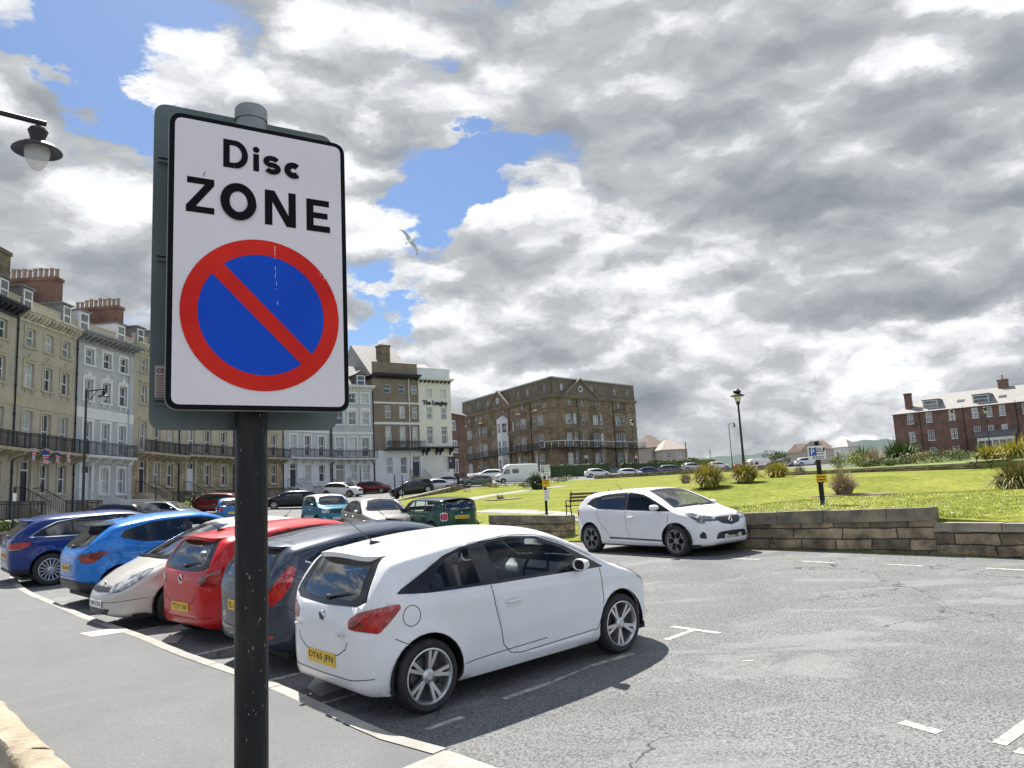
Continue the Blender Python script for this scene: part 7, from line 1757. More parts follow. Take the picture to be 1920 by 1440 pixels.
def lamp_post(px, py, depth, top_py, label, arm=1.1, kind='hang', s=1.0, r=.06, armdir=0., zf=None, name='street_lamp', group=None):
    p = P(px, py, depth); zf = zf or GZ; z0 = zf(p.x, p.y); h = P(px, top_py, depth).z - z0
    root = empty(name, (p.x, p.y, z0)); tag(root, label, 'lamp', group)
    b = MB(); b.smooth = True; b.lathe([(r * 2.2, -.2), (r * 2.2, .5), (r * 1.5, .6), (r * 1.3, 1.1), (r, 1.2), (r * .75, h - .1), (r * .75, h)], 12); b.build('post', BLACK, root)
    ca, sa = math.cos(armdir), math.sin(armdir)
    if kind == 'hang':
        b = MB(); b.tube([(0, 0, h - .12), (ca * arm, sa * arm, h - .06)], r * .5, 6); b.tube([(0, 0, h - .75), (ca * arm * .35, sa * arm * .35, h - .45), (ca * arm * .6, sa * arm * .6, h - .1)], r * .28, 5)
        b.build('arm', BLACK, root); hang_lamp(root, ca * arm * .93, sa * arm * .93, h - .1, s)
    elif kind == 'lantern':
        b = MB(); b.smooth = True; b.lathe([(r * 1.3, h - .15), (.10 * s, h), (.13 * s, h + .02)], 16); b.lathe([(.13 * s, h + .02), (.12 * s, h + .06), (.001, h + .06)], 16); b.build('lantern_base', BLACK, root)
        b = MB(); b.smooth = True; b.lathe([(.12 * s, h + .061), (.21 * s, h + .40)], 20); b.build('lantern_glass', PALEGLASS, root)
        b = MB(); b.smooth = True; b.lathe([(.21 * s, h + .401), (.36 * s, h + .42), (.36 * s, h + .47), (.18 * s, h + .58), (.13 * s, h + .60), (.20 * s, h + .66), (.20 * s, h + .78), (.12 * s, h + .83), (.07 * s, h + .90), (.001, h + .92)], 20); b.build('lantern_hood', BLACK, root)
    elif kind == 'bracket':
        b = MB(); b.tube([(0, 0, h), (ca * .25, sa * .25, h + .12), (ca * arm, sa * arm, h + .15)], r * .5, 6); b.build('arm', BLACK, root); hang_lamp(root, ca * arm, sa * arm, h + .14, s)
    return root
# lamp close by at the top left, its post just outside the frame
tip = P(72, 229, 9.0); lo_, hi_ = 6.0, 14.
for _ in range(40):
    md = (lo_ + hi_) / 2
    if P(0, 211, md).z > tip.z: hi_ = md
    else: lo_ = md
a0 = P(0, 211, md); dv = (a0 - tip); dv.z = 0; dv.normalize(); base = tip + dv * 2.3
root = empty('street_lamp', (base.x, base.y, G(base.x, base.y) + KH)); tag(root, 'black hanging street lamp with a clear drop lens at the top left corner', 'lamp')
rl = Vector(root.location); b = MB(); b.smooth = True; b.lathe([(.11, -.1), (.11, .6), (.08, .7), (.065, 1.4), (.05, tip.z - rl.z + .5)], 14); b.build('post', BLACK, root)
b = MB(); q0 = Vector((0, 0, tip.z - rl.z)); q1 = tip - rl; b.tube([q0, q1 + (q1 - q0).normalized() * .08], .032, 10); b.tube([Vector((0, 0, q0.z - .75)), q0.lerp(q1, .45) + Vector((0, 0, -.30)), q0.lerp(q1, .80) + Vector((0, 0, -.035))], .012, 6)
cc = q0.lerp(q1, .52) + Vector((0, 0, -.13)); dd_ = (q1 - q0).normalized(); b.tube([cc + dd_ * .10 * math.cos(a) + Vector((0, 0, .09 * math.sin(a))) for a in np.linspace(.3, 2 * PI, 16)], .010, 5)
b.build('arm', BLACK, root); hang_lamp(root, q1.x, q1.y, q1.z - .03, .86)
LG = 'distant street lamps'
lamp_post(155, 958, 42, 724, 'tall black lamp post with a short arm before the light grey house', 1.05, 'hang', 1.0, .075)
lamp_post(1396, 884, 50, 752, 'black lantern-topped lamp post standing among the golden spiky plants', 0, 'lantern', 1.25, .085)
lamp_post(1374, 880, 108, 794, 'thin black lamp post with a curved arm left of the lantern post', .75, 'bracket', 1.2, .06)
lamp_post(1192, 893, 114, 797, 'slim lamp post in front of the right end of the stone hotel', 0, 'lantern', 1.2, .07)
lamp_post(1858, 848, 96, 775, 'slim lamp post before the porch of the red brick flats', 0, 'lantern', 1.1, .07)
lamp_post(1794, 848, 100, 779, 'thin lamp post in front of the red brick flats, left of the porch', 0, 'lantern', 1.0, .055)
lamp_post(676, 915, 92, 872, 'short dark post standing before the pale grey terraced house', 0, 'x', 1, .07, name='post')
for px, py, d, tp, lab in ((741, 938, 64, 890, 'black post at the lawn edge, left of a pair'), (755, 931, 74, 890, 'black post at the lawn edge, right of a pair'), (292, 938, 62, 908, 'thin dark post beside the stepped entrance of the brown house'), (24, 1012, 29, 912, 'black post with a white collar in front of the low hedge at the left'), (1288, 868, 170, 828, 'dark telegraph pole by the far bungalow'), (1333, 868, 200, 842, 'thin far pole left of the lantern post')):
    p = P(px, py, d); z = GZ(p.x, p.y); h = P(px, tp, d).z - z; root = empty('post', (p.x, p.y, z)); tag(root, lab, 'post'); r = .05 if d < 100 else .09
    b = MB(); b.smooth = True; b.lathe([(r, -.2), (r, h - .05), (r * .6, h), (.001, h)], 10); b.build('shaft', BLACK, root)
    if d < 30: b = MB(); b.smooth = True; b.lathe([(r * 1.2, h - .55), (r * 1.2, h - .25)], 10); b.build('collar', WHITEP, root)
YEL = mat('sign_yellow', (.72, .42, .02), .5); SBLUE = mat('sign_p_blue', (.02, .07, .40), .5); SWHITE = mat('sign_plain_white', (.70, .70, .69), .5); PRINT = mat('sign_print_grey', (.10, .10, .11), .6)
def parking_post(px, py, depth, top_py, label, yaw, plates):
    p = P(px, py, depth); z0 = GZ(p.x, p.y); h = P(px, top_py, depth).z - z0; root = empty('parking_sign', (p.x, p.y, z0), yaw); tag(root, label, 'parking sign')
    b = MB(); b.smooth = True; b.lathe([(.055, -.3), (.055, h - .01), (.05, h), (.001, h)], 14); b.build('post', POLEM, root)
    for (kind, zt, zb, w, off) in plates:
        b = MB(); b.prism(roundpoly([(off - w / 2, zb), (off + w / 2, zb), (off + w / 2, zt), (off - w / 2, zt)], .02), -.085, -.065, 'xz'); o = b.build('plate', YEL if kind == 'y' else SWHITE, root)
        hh_ = zt - zb
        def txt(s, x, z, sz, m, wd=None):
            t = text_mesh(s, size_h=sz, width=wd, bold=.02); t.materials.append(m); k = link('plate_text', t, o); k.matrix_local = Matrix(((1, 0, 0, x), (0, 0, -1, -.088), (0, 1, 0, z), (0, 0, 0, 1)))
        def lines(x0_, x1_, zs, th, m):
            q = MB()
            for z in zs:
                x = x0_
                while x < x1_ - .02:
                    l = min(random.uniform(.03, .07), x1_ - x); q.quad((x, -.087, z), (x + l, -.087, z), (x + l, -.087, z + th), (x, -.087, z + th)); x += l + .014
            q.build('small_print', m, o, fixn=False)
        if kind == 'p':
            txt('Disc Zone', off - .03, zt - .075, .065, SIGNK, w * .70)
            q = MB(); q.box((off + w * .36, -.089, zt - .115), (off + w * .46, -.0865, zt - .05)); q.build('camera_symbol', SIGNK, o)
            q = MB(); q.box((off - w * .43, -.089, zb + hh_ * .30), (off - w * .43 + .15, -.0862, zb + hh_ * .30 + .17)); q.build('blue_square', SBLUE, o); txt('P', off - w * .43 + .075, zb + hh_ * .30 + .085, .12, SWHITE)
            for kx in o.children:
                if kx.name.startswith('plate_text') and kx.data.materials[0] == SWHITE: kx.location.y = -.091
            lines(off - .03, off + w * .42, (zb + hh_ * .55, zb + hh_ * .36), .028, PRINT); lines(off - w * .25, off + w * .36, (zb + hh_ * .18, zb + hh_ * .06), .022, PRINT)
        elif kind == 'y': lines(off - w * .36, off + w * .3, (zt - .07, zt - .135, zt - .195), .028, SIGNK)
        else: lines(off - w * .36, off + w * .36, (zt - .1, zt - .2, zt - .3), .02, PRINT)
    return root
yw = -math.atan2(P(1531, 850, 21.5).x, P(1531, 850, 21.5).y)
parking_post(1543, 946, 17.6, 826, 'black post with white Disc Zone parking plate and yellow plate behind the tall wall', yw + .12, [('p', 1.34, 1.02, .385, -.02), ('y', .68, .49, .245, .02)])
parking_post(1025, 963, 32, 868, 'black post with white and yellow parking plates turned half away, on the open lawn', .55, [('p', 2.10, 1.65, .50, 0), ('y', 1.50, 1.18, .36, 0), ('w', 1.05, .62, .26, 0)])
# benches
BWOOD = mat('bench_wood', (.07, .05, .035), .8, col2=(.11, .085, .06), nscale=6)
def bench(px, py, depth, rz, label, w=1.7, m=None):
    p = P(px, py, depth); root = empty('park_bench', (p.x, p.y, GZ(p.x, p.y)), rz); tag(root, label, 'bench', None)
    m = m or BWOOD
    b = MB()
    for k in range(4): b.box((-w / 2, -.02 + k * .11, .42), (w / 2, .065 + k * .11, .45))
    b.build('seat', m, root); b = MB()
    for k in range(3): z = .58 + k * .125; y = .44 + k * .035; b.add([(-w / 2, y, z), (w / 2, y, z), (w / 2, y + .025, z + .085), (-w / 2, y + .025, z + .085), (-w / 2, y + .025, z - .004), (w / 2, y + .025, z - .004), (w / 2, y + .05, z + .081), (-w / 2, y + .05, z + .081)], [(0, 1, 2, 3), (7, 6, 5, 4), (0, 4, 5, 1), (3, 2, 6, 7), (0, 3, 7, 4), (1, 5, 6, 2)])
    b.build('backrest', m, root)
    for x in (-w / 2 + .06, w / 2 - .06):
        b = MB(); b.tube([(x, -.02, 0), (x, .02, .42), (x, -.02, .62), (x, .15, .66), (x, .42, .64)], .022, 6); b.tube([(x, .50, 0), (x, .40, .40), (x, .56, .98)], .024, 6); b.tube([(x, .0, .41), (x, .42, .41)], .02, 6); b.build('leg', BLACK, root)
    return root
bench(1098, 973, 30, HD(200), 'dark slatted bench on the lawn just behind the white five-door hatchback')
bench(862, 930, 84, HD(30), 'left of two dark benches on the far lawn near the grey estate car')
bench(880, 929, 82, HD(100), 'right of two dark benches on the far lawn near the grey estate car')
bench(1040, 912, 96, HD(60), 'small dark bench on the far lawn right of the parking sign post')
# picnic table
p = P(1858, 877, 43); root = empty('picnic_table', (p.x, p.y, GL(p.x, p.y)), HD(12)); tag(root, 'dark wooden picnic table on the lawn beside the raised flower bed', 'picnic table')
b = MB()
for k in range(5): b.box((-.8, -.36 + k * .145, .72), (.8, -.23 + k * .145, .755))
b.build('tabletop', BWOOD, root)
for s_ in (-1, 1):
    b = MB(); b.box((-.8, s_ * .72 - .13, .42), (.8, s_ * .72 + .13, .455)); b.build('seat', BWOOD, root)
for x in (-.55, .55):
    b = MB(); b.tube([(x, -.65, 0), (x, -.2, .71)], .04, 4); b.tube([(x, .65, 0), (x, .2, .71)], .04, 4); b.tube([(x, -.8, .40), (x, .8, .40)], .04, 4); b.build('leg_frame', BWOOD, root)
# bunting
def flag(px, py, depth, w, h, tilt, label):
    p = P(px, py, depth); root = empty('union_flag', p); root.rotation_euler = (0, tilt, HD(82) + random.uniform(-.1, .1)); tag(root, label, 'flag', 'union flags hung from the balcony')
    NB = 8
    def cloth(name, polys, m, off):
        b = MB()
        for poly in polys:
            for k in range(NB):      # wave the cloth
                z0, z1 = -h * k / NB, -h * (k + 1) / NB
                q = clip(poly, z0, z1)
                if len(q) >= 3: b.flat([(x, -.05 * math.sin((z / h) * 4 + x * 5) - off, z) for x, z in q])
        b.build(name, m, root, fixn=False)
    def clip(poly, zt, zb):
        for lim, sg in ((zt, 1), (zb, -1)):
            out = []
            for i in range(len(poly)):
                a, c = poly[i], poly[(i + 1) % len(poly)]; ia, ic = (lim - a[1]) * sg >= -1e-9, (lim - c[1]) * sg >= -1e-9
                if ia: out.append(a)
                if ia != ic: t = (lim - a[1]) / (c[1] - a[1]); out.append((a[0] + (c[0] - a[0]) * t, lim))
            poly = out
            if len(poly) < 3: return []
        return poly
    R_ = [(-w / 2, 0), (w / 2, 0), (w / 2, -h), (-w / 2, -h)]
    def band(a, c, t): d = Vector((c[0] - a[0], c[1] - a[1])).normalized(); n = Vector((-d.y, d.x)) * t / 2; return [(a[0] + n.x, a[1] + n.y), (c[0] + n.x, c[1] + n.y), (c[0] - n.x, c[1] - n.y), (a[0] - n.x, a[1] - n.y)]
    e_ = .06
    dg = [((-w / 2 + e_, -e_), (w / 2 - e_, -h + e_)), ((w / 2 - e_, -e_), (-w / 2 + e_, -h + e_))]
    cloth('cloth', [R_], mat('flag_blue', (.03, .05, .22), .8), 0)
    cloth('white_saltire', [band(*q, .17) for q in dg], SWHITE, .006); cloth('red_saltire', [band(*q, .065) for q in dg], mat('flag_red', (.55, .03, .05), .8), .011)
    cloth('white_cross', [[(-.10, 0), (.10, 0), (.10, -h), (-.10, -h)], [(-w / 2, -h / 2 + .09), (w / 2, -h / 2 + .09), (w / 2, -h / 2 - .09), (-w / 2, -h / 2 - .09)]], SWHITE, .016); cloth('red_cross', [[(-.05, 0), (.05, 0), (.05, -h), (-.05, -h)], [(-w / 2, -h / 2 + .05), (w / 2, -h / 2 + .05), (w / 2, -h / 2 - .05), (-w / 2, -h / 2 - .05)]], mat('flag_red', (.55, .03, .05), .8), .021)
for px, py, dpt, w, h, tl, lab in ((48, 837, 50.2, .42, .36, .3, 'small union flag, leftmost and highest on the balcony'), (66, 840, 51, .38, .9, .15, 'limp folded union flag second from the left below the balcony'), (86, 841, 51.8, .58, 1.05, -.05, 'largest union flag in the middle below the balcony'), (110, 845, 53.4, .46, .9, .1, 'union flag fourth from the left below the balcony'), (128, 847, 54.8, .36, .8, -.12, 'rightmost narrow union flag below the balcony')):
    flag(px, py, dpt, w, h, tl, lab)
# ================================================================ PLANTS
def leafmat(name, a, c, sub=.25):
    m = mat(name, a, .6, col2=c, nscale=2.2, contrast=(.3, .7), spec=.3); m.node_tree.nodes['Principled BSDF'].inputs['Subsurface Weight'].default_value = 0
    return m
GOLD = leafmat('golden_leaf', (.34, .27, .035), (.52, .42, .09)); DKG = leafmat('dark_strap_leaf', (.030, .055, .018), (.075, .105, .035)); MIDG = leafmat('shrub_leaf', (.055, .095, .018), (.12, .16, .03)); LIME = leafmat('lime_leaf', (.22, .30, .02), (.36, .42, .05)); STRAW = leafmat('straw_blade', (.26, .20, .115), (.40, .33, .21)); OLIVE = leafmat('olive_leaf', (.11, .13, .04), (.20, .21, .08)); YELG = leafmat('yellow_green_leaf', (.20, .22, .03), (.30, .31, .06)); HEDGE = leafmat('hedge_leaf', (.022, .045, .015), (.05, .085, .025)); BRONZE = leafmat('bronze_leaf', (.12, .085, .03), (.22, .16, .06)); PALEG = leafmat('variegated_leaf', (.13, .18, .05), (.30, .33, .17))
def spiky(px, py, depth, w, h, n, mats, label, cat='plant', name='spiky_plant', droop=.95, bw=.03, group=None, upright=.36, pos=None, zf=None):
    p = pos or P(px, py, depth); zf = zf or GZ; root = bpy.data.objects
    b = MB()
    for i in range(n):
        a = random.uniform(0, 2 * PI); ln = h * random.uniform(.65, 1.12); sp = random.random() ** upright * w / 2 * random.uniform(.75, 1.1); r0 = random.random() * w * .22
        b.mi = 0 if random.random() < .6 else min(1, len(mats) - 1); ca, sa = math.cos(a), math.sin(a); wd = bw * random.uniform(.7, 1.3); tw = random.uniform(-.5, .5); vs = []
        N = 5
        for k in range(N + 1):
            t = k / N; r = r0 + sp * (t ** 1.15); z = ln * (1.25 * t - 1.35 * droop * min(1, sp / (w * .5)) ** 1.6 * t ** 2.1); hw_ = wd * (1 - t ** 2.2) * (.6 + .8 * t * (1 - t)) + .002
            px_, py_ = -math.sin(a + tw * t), math.cos(a + tw * t); vs += [(ca * r + px_ * hw_, sa * r + py_ * hw_, max(z, .01)), (ca * r - px_ * hw_, sa * r - py_ * hw_, max(z, .01))]
        b.add(vs, [(2 * k, 2 * k + 1, 2 * k + 3, 2 * k + 2) for k in range(N)])
    o = b.build(name, list(mats), fixn=False); o.location = (p.x, p.y, zf(p.x, p.y) - .02); tag(o, label, cat, group); return o
def bush(px, py, depth, rx, ry, rz, n, leaf, mats, label, cat='shrub', name='shrub', group=None, pos=None, zf=None, box=False, lift=0., parent=None, rot=0., kind=None):
    p = pos or P(px, py, depth); zf = zf or GZ; b = MB(); lob = [(random.uniform(-.45, .45), random.uniform(-.45, .45), random.uniform(-.1, .5), random.uniform(.45, .7)) for _ in range(7)]
    for i in range(n):
        if box:
            f = random.choice('tttxxyy'); u, v, w_ = random.uniform(-1, 1), random.uniform(-1, 1), random.uniform(0, 1)
            q = Vector((u, v, 1)) if f == 't' else Vector((math.copysign(1, u), v, w_)) if f == 'x' else Vector((u, math.copysign(1, v), w_)); nn_ = Vector((0, 0, 1)) if f == 't' else Vector((q.x, 0, 0)) if f == 'x' else Vector((0, q.y, 0)); q *= random.uniform(.93, 1.02)
            c = Vector((q.x * rx, q.y * ry, q.z * rz * 2)); c += Vector((0, 0, .06 * math.sin(q.x * 9) * rz))
        else:
            l = random.choice(lob); d = Vector((random.gauss(0, 1), random.gauss(0, 1), random.gauss(0, 1))).normalized(); nn_ = d; r = random.uniform(.7, 1.0) * l[3]
            c = Vector(((l[0] + d.x * r) * rx, (l[1] + d.y * r) * ry, (l[2] + d.z * r + .45) * rz * 1.25))
            if c.z < 0: c.z = random.uniform(0, .2) * rz
        nn_ = (nn_ + Vector((random.gauss(0, .5), random.gauss(0, .5), random.gauss(0, .5)))).normalized(); t = nn_.orthogonal().normalized(); t.rotate(Matrix.Rotation(random.random() * 6.3, 3, nn_)); s = nn_.cross(t); L_f = leaf * random.uniform(.6, 1.3)
        b.mi = min(len(mats) - 1, int(random.random() ** 1.4 * len(mats)))
        b.add([c - t * L_f, c + s * L_f * .45, c + t * L_f, c - s * L_f * .45], [(0, 1, 2, 3)])
    if box: b.mi = 0; b.box((-rx * .93, -ry * .93, -.3), (rx * .93, ry * .93, rz * 1.86))
    o = b.build(name, list(mats), parent, fixn=False); o.location = (p.x, p.y, zf(p.x, p.y) + lift) if parent is None else (0, 0, lift); o.rotation_euler.z = rot
    if label: tag(o, label, cat, group, kind)
    return o
spiky(1330, 909, 37, 1.85, 1.25, 900, (GOLD, OLIVE), 'largest golden spiky plant on the lawn, left of the lantern lamp post', bw=.032)
spiky(1398, 909, 38, 1.75, 1.05, 800, (GOLD, OLIVE), 'golden spiky plant at the foot of the lantern lamp post', bw=.032)
spiky(1459, 905, 42, 1.7, .9, 700, (GOLD, YELG), 'golden spiky plant right of the lantern lamp post', bw=.032)
spiky(1286, 899, 44, .95, .78, 380, (STRAW, BRONZE), 'small brown grass clump left of the golden spiky plants', 'grass clump', 'grass_clump', bw=.012)
spiky(1500, 888, 58, 1.3, .75, 420, (STRAW, OLIVE), 'low brownish grass mound between the golden plants and the parking sign', 'grass clump', 'grass_clump', bw=.014)
spiky(1583, 929, 30, 1.35, .92, 900, (STRAW, STRAW), 'beige pampas clump with upright plumes right of the parking sign', 'grass clump', 'pampas_grass', bw=.008, droop=.7)
o = spiky(1579, 929, 30.05, .55, 1.05, 46, (STRAW, STRAW), 'tall straw plumes rising from the pampas clump by the parking sign', 'grass plumes', 'pampas_plume', bw=.022, droop=.2, upright=.8)
spiky(1912, 933, 26, 1.9, 1.5, 520, (OLIVE, BRONZE), 'big bronze-green spiky plant cut off by the right edge of the lawn', bw=.03)
spiky(1008, 920, 77, 2.5, 1.85, 520, (DKG, HEDGE), 'dark green spiky plant on the far lawn beside the white van', bw=.05)
spiky(938, 939, 60, .9, .55, 120, (MIDG, STRAW), 'small tuft growing in a bare soil patch on the lawn', 'plant', bw=.03)
b = MB(); p = P(943, 941, 60); b.flat([(p.x + 1.4 * math.cos(a) * (1 + .2 * math.sin(3 * a)), p.y + 1.9 * math.sin(a), GL(p.x + 1.4 * math.cos(a), p.y + 1.9 * math.sin(a)) + .06) for a in np.linspace(0, 2 * PI, 25)[:-1]]); tag(b.build('soil_patch', mat('bare_soil', (.16, .11, .07), .95, col2=(.22, .16, .10), nscale=3)), kind='structure')
b = MB(); p = P(1600, 928, 29.5); b.flat([(p.x + 1.7 * math.cos(a) * (1 + .2 * math.sin(2 * a)), p.y + .55 * math.sin(a), GL(p.x + 1.7 * math.cos(a), p.y + .55 * math.sin(a)) + .03) for a in np.linspace(0, 2 * PI, 25)[:-1]]); tag(b.build('soil_patch', mat('bare_soil', (.16, .11, .07), .95)), kind='structure')
# raised bed and its planting, right
bedp = [xy(1440, 889, 58), xy(1842, 869, 45), (52, 36), (70, 62), (84, 95), xy(1690, 860, 128), xy(1600, 866, 130), xy(1520, 876, 100)]
bz = TPS([(*xy(1445, 888, 56), topz_at(1445, 888, 56)), (*xy(1640, 878, 50), topz_at(1640, 877, 50)), (*xy(1842, 868, 44), topz_at(1842, 868, 44)), (*xy(1690, 858, 128), 4.9), (*xy(1900, 848, 110), 5.2), (*xy(1560, 872, 120), 4.2), (70, 62, 4.0), (60, 40, 3.2)], .01)
BEDZ = lambda x, y: bz(x, y)
poly_sheet('bed_ground', bedp, BEDZ, mat('bed_grass', (.10, .15, .02), .9, col2=(.16, .19, .05), nscale=.7, bump=.4, bscale=20), 0, 3.0, skirt=.6)
BG = 'low plants filling the raised flower bed'
spiky(1692, 868, 61, 3.7, 1.95, 800, (MIDG, DKG), 'largest dark green spiky shrub on the raised bed beside the brick flats', bw=.06, zf=BEDZ)
spiky(1620, 864, 74, 3.2, 2.0, 460, (MIDG, YELG), 'mid green spiky shrub on the raised bed left of the beige grass', bw=.06, zf=BEDZ)
spiky(1642, 868, 60, 1.9, 1.7, 420, (STRAW, STRAW), 'beige feathery grass between two green spiky shrubs on the raised bed', 'grass clump', 'grass_clump', bw=.02, zf=BEDZ)
for px, py, d, w, h, lab in ((1858, 862, 55, 2.4, 1.3, 'yellow spiky plant behind the picnic table'), (1906, 862, 50, 2.6, 1.5, 'yellow spiky plant at the right edge beyond the picnic table'), (1882, 858, 60, 2.0, 1.1, 'smaller yellow spiky plant between two larger ones beyond the picnic table')):
    spiky(px, py, d, w, h, 420, (GOLD, YELG), lab, bw=.04, zf=BEDZ)
spiky(1840, 858, 62, 2.0, 1.2, 260, (MIDG, DKG), 'small green spiky plant left of the yellow plants by the picnic table', bw=.04, zf=BEDZ)
low = [(1588, 871, 62, 1.5, .8, (YELG, LIME), 'bright yellow-green low shrub at the left end of the raised bed'), (1612, 873, 60, 1.3, .65, (YELG, OLIVE), 'yellowish low shrub second from the left end of the raised bed'), (1572, 872, 66, .9, .7, (MIDG, OLIVE), 'small round green shrub at the very left of the raised bed'),
       (1640, 876, 54, 1.1, .35, (OLIVE, MIDG), 'low olive mat plant at the bed edge below the beige grass'), (1676, 874, 54, .9, .35, (PALEG, OLIVE), 'pale flowering mat plant below the largest spiky shrub'), (1720, 870, 55, 1.3, .5, (OLIVE, STRAW), 'straw-tinted low plant right of the largest spiky shrub'),
       (1752, 868, 56, 1.4, .55, (MIDG, YELG), 'fresh green low plant in the middle of the raised bed'), (1782, 866, 56, 1.3, .5, (OLIVE, PALEG), 'pale olive low plant near the right of the raised bed'), (1812, 863, 58, 1.2, .5, (MIDG, OLIVE), 'low green plant near the picnic table end of the bed')]
for px, py, d, r, h, ms, lab in low: bush(px, py, d, r, r * .7, h, 900, .065, ms, lab, group=BG, zf=BEDZ)
# hedges, shrubs
def hedge(pa, pb, th, h, label, leaf=.12, n=900, ms=(HEDGE, HEDGE, MIDG), zf=None):
    a, c = P(*pa), P(*pb); d = c - a; L = math.hypot(d.x, d.y); mid = (a + c) / 2; return bush(0, 0, 0, L / 2, th / 2, h / 2, n, leaf, ms, label, 'hedge', 'hedge', pos=mid, box=True, rot=math.atan2(d.y, d.x), zf=zf)
hedge((1030, 894, 124), (1142, 891, 128), 1.4, 1.9, 'long dark clipped hedge in front of the stone hotel', .16)
hedge((1165, 888, 134), (1262, 882, 142), 1.4, 1.6, 'dark hedge behind the parked cars right of the stone hotel', .16)
hedge((1222, 876, 150), (1336, 871, 160), 2.2, 1.6, 'green far hedge before the bungalows', .2, 1100, (MIDG, HEDGE, OLIVE))
hedge((-30, 1008, 28.5), (70, 1004, 31), 1.2, .85, 'leafy hedge behind the low stone wall at the left', .075, 2200, (MIDG, PALEG, HEDGE, PALEG))
hedge((196, 963, 58), (243, 961, 62), .9, .5, 'low yellow-green hedge before the light grey house', .09, 600, (YELG, MIDG, LIME))
va, vb = P(-40, 1020, 27.6), P(46, 1016, 29); stone_wall('low_wall', (va.x, va.y), (vb.x, vb.y), .35, G, va.z + .42, vb.z + .42, 'low pale stone wall under the leafy hedge at the left edge', .12)
bush(336, 951, 57, .95, .9, .62, 1500, .07, (LIME, LIME, YELG), 'bright lime green bush in front of the brown stone house')
bush(362, 950, 60, 1.0, .9, .85, 1200, .09, (HEDGE, DKG), 'dark green bush beside the lime green bush')
bush(560, 930, 88, .9, .8, .55, 500, .1, (HEDGE, MIDG), 'small dark bush before the pale grey houses')
for px, py, d, r, h, lab in ((925, 913, 92, 2.2, .4, 'low straggly planting on the far lawn left of the white van'), (1062, 905, 100, 2.0, .45, 'low straggly planting on the far lawn below the dark hedge'), (985, 917, 84, 1.6, .4, 'low grassy planting beside the dark spiky plant')):
    bush(px, py, d, r, .7, h, 420, .10, (MIDG, OLIVE, YELG), lab)
def tree(px, py, depth, h, r, label, ms, n=1500):
    p = P(px, py, depth); z = G(p.x, p.y); root = empty('round_tree', (p.x, p.y, z)); tag(root, label, 'tree')
    b = MB(); b.smooth = True; b.tube([(0, 0, -.3), (.1, 0, h * .3), (0, .1, h * .55)], [.28, .2, .12], 7)
    for k in range(5): a = k * 1.3; b.tube([(0, 0, h * .35), (math.cos(a) * r * .5, math.sin(a) * r * .5, h * .7)], [.12, .05], 5)
    b.build('trunk', BWOOD, root); bush(0, 0, 0, r, r, h * .42, n, .30, ms, None, name='crown', parent=root, lift=h * .28); return root
tree(1461, 866, 215, 5.2, 4.2, 'round dark green far tree above the parked cars', (MIDG, HEDGE, OLIVE)); tree(1404, 866, 225, 3.6, 2.6, 'small far tree right of the lantern lamp post', (MIDG, OLIVE)); tree(1296, 868, 168, 2.6, 2.4, 'rounded green far shrub tree beside the pale bungalow', (MIDG, HEDGE))
# grass blades and daisies along the lawn edge above the wall
def grass_edge(name, n, tfun, hgt, m, kind='stuff', lab=None, wd=.006):
    b = MB()
    for i in range(n):
        x, y = tfun(); z = GZ(x, y); a = random.uniform(0, PI); h = hgt * random.uniform(.5, 1.3); lx, ly = random.uniform(-.5, .5) * h, random.uniform(-.5, .5) * h
        b.add([(x - math.cos(a) * wd, y - math.sin(a) * wd, z - .01), (x + math.cos(a) * wd, y + math.sin(a) * wd, z - .01), (x + lx, y + ly, z + h)], [(0, 1, 2)])
    o = b.build(name, m, fixn=False); tag(o, lab, None, None, kind); return o
LBL = leafmat('lawn_blade', (.16, .20, .014), (.27, .28, .04)); 
def t_near(): q = wpt(random.uniform(-1.6, 15), .45 + random.random() ** 2.4 * 15); return q.x, q.y
grass_edge('grass_blades', 30000, t_near, .028, LBL)
def t_foot():
    q = wpt(random.gauss(random.choice((-.9, .2, 1.1, 2.4, 3.3, 4.4, 5.6, 6.1)), .22), -random.uniform(.0, .05)); return q.x, q.y
grass_edge('wall_foot_weeds', 1500, t_foot, .06, LBL)
def t_path():
    while 1:
        x, y = random.uniform(-1, 6), random.uniform(19.5, 30)
        if inside(lawn_poly, x, y): return x, y
grass_edge('grass_blades', 9000, t_path, .07, LBL)
b = MB(); DAISY = mat('daisy_white', (.75, .75, .70), .7)
for i in range(1500):
    q = wpt(random.uniform(-1.6, 12), .5 + random.random() ** 2.0 * 3.0); z = GZ(q.x, q.y) + random.uniform(.05, .10); r = random.uniform(.008, .015); b.add([(q.x + r * math.cos(k * PI / 3), q.y + r * math.sin(k * PI / 3), z + random.uniform(-.006, .006)) for k in range(6)], [tuple(range(6))])
tag(b.build('daisies', DAISY, fixn=False), kind='stuff')
# ================================================================ OTHER CARS
def car_at(T, col, px, depth, deg, label, lo=True, cat='car', zf=None, **k):
    v = P(px, 900, depth); nm = 'van' if T is T_VAN else 'parked_car'
    return make_car(nm, T, col, label, cat, ground_frame(v.x, v.y, HD(deg), zf or GZ), not lo, lo=lo, **k)
car_at(T_IGNIS, TEAL, 611, 36.5, -60, 'small teal upright car with a pale roof facing forwards', False, front_txt='MX20 OWE', roofcol=paint('roof_silver', (.55, .57, .58), .3, .3))
car_at(T_BMW, GREY, 703, 28.6, -64, 'silver-grey saloon facing forwards between the teal and the dark green cars', False, front_txt='')
car_at(T_MINI, GREEN, 815, 27.2, 122, 'dark green small hatchback with a black roof seen from behind, plate YX70 GGB', False, rear_txt='YX70 GGB', roofcol=BLACKC)
car_at(T_HATCH, SLATE, 318, 48.5, -14, 'slate grey hatchback parked sideways behind the bright blue crossover', False, front_txt='')
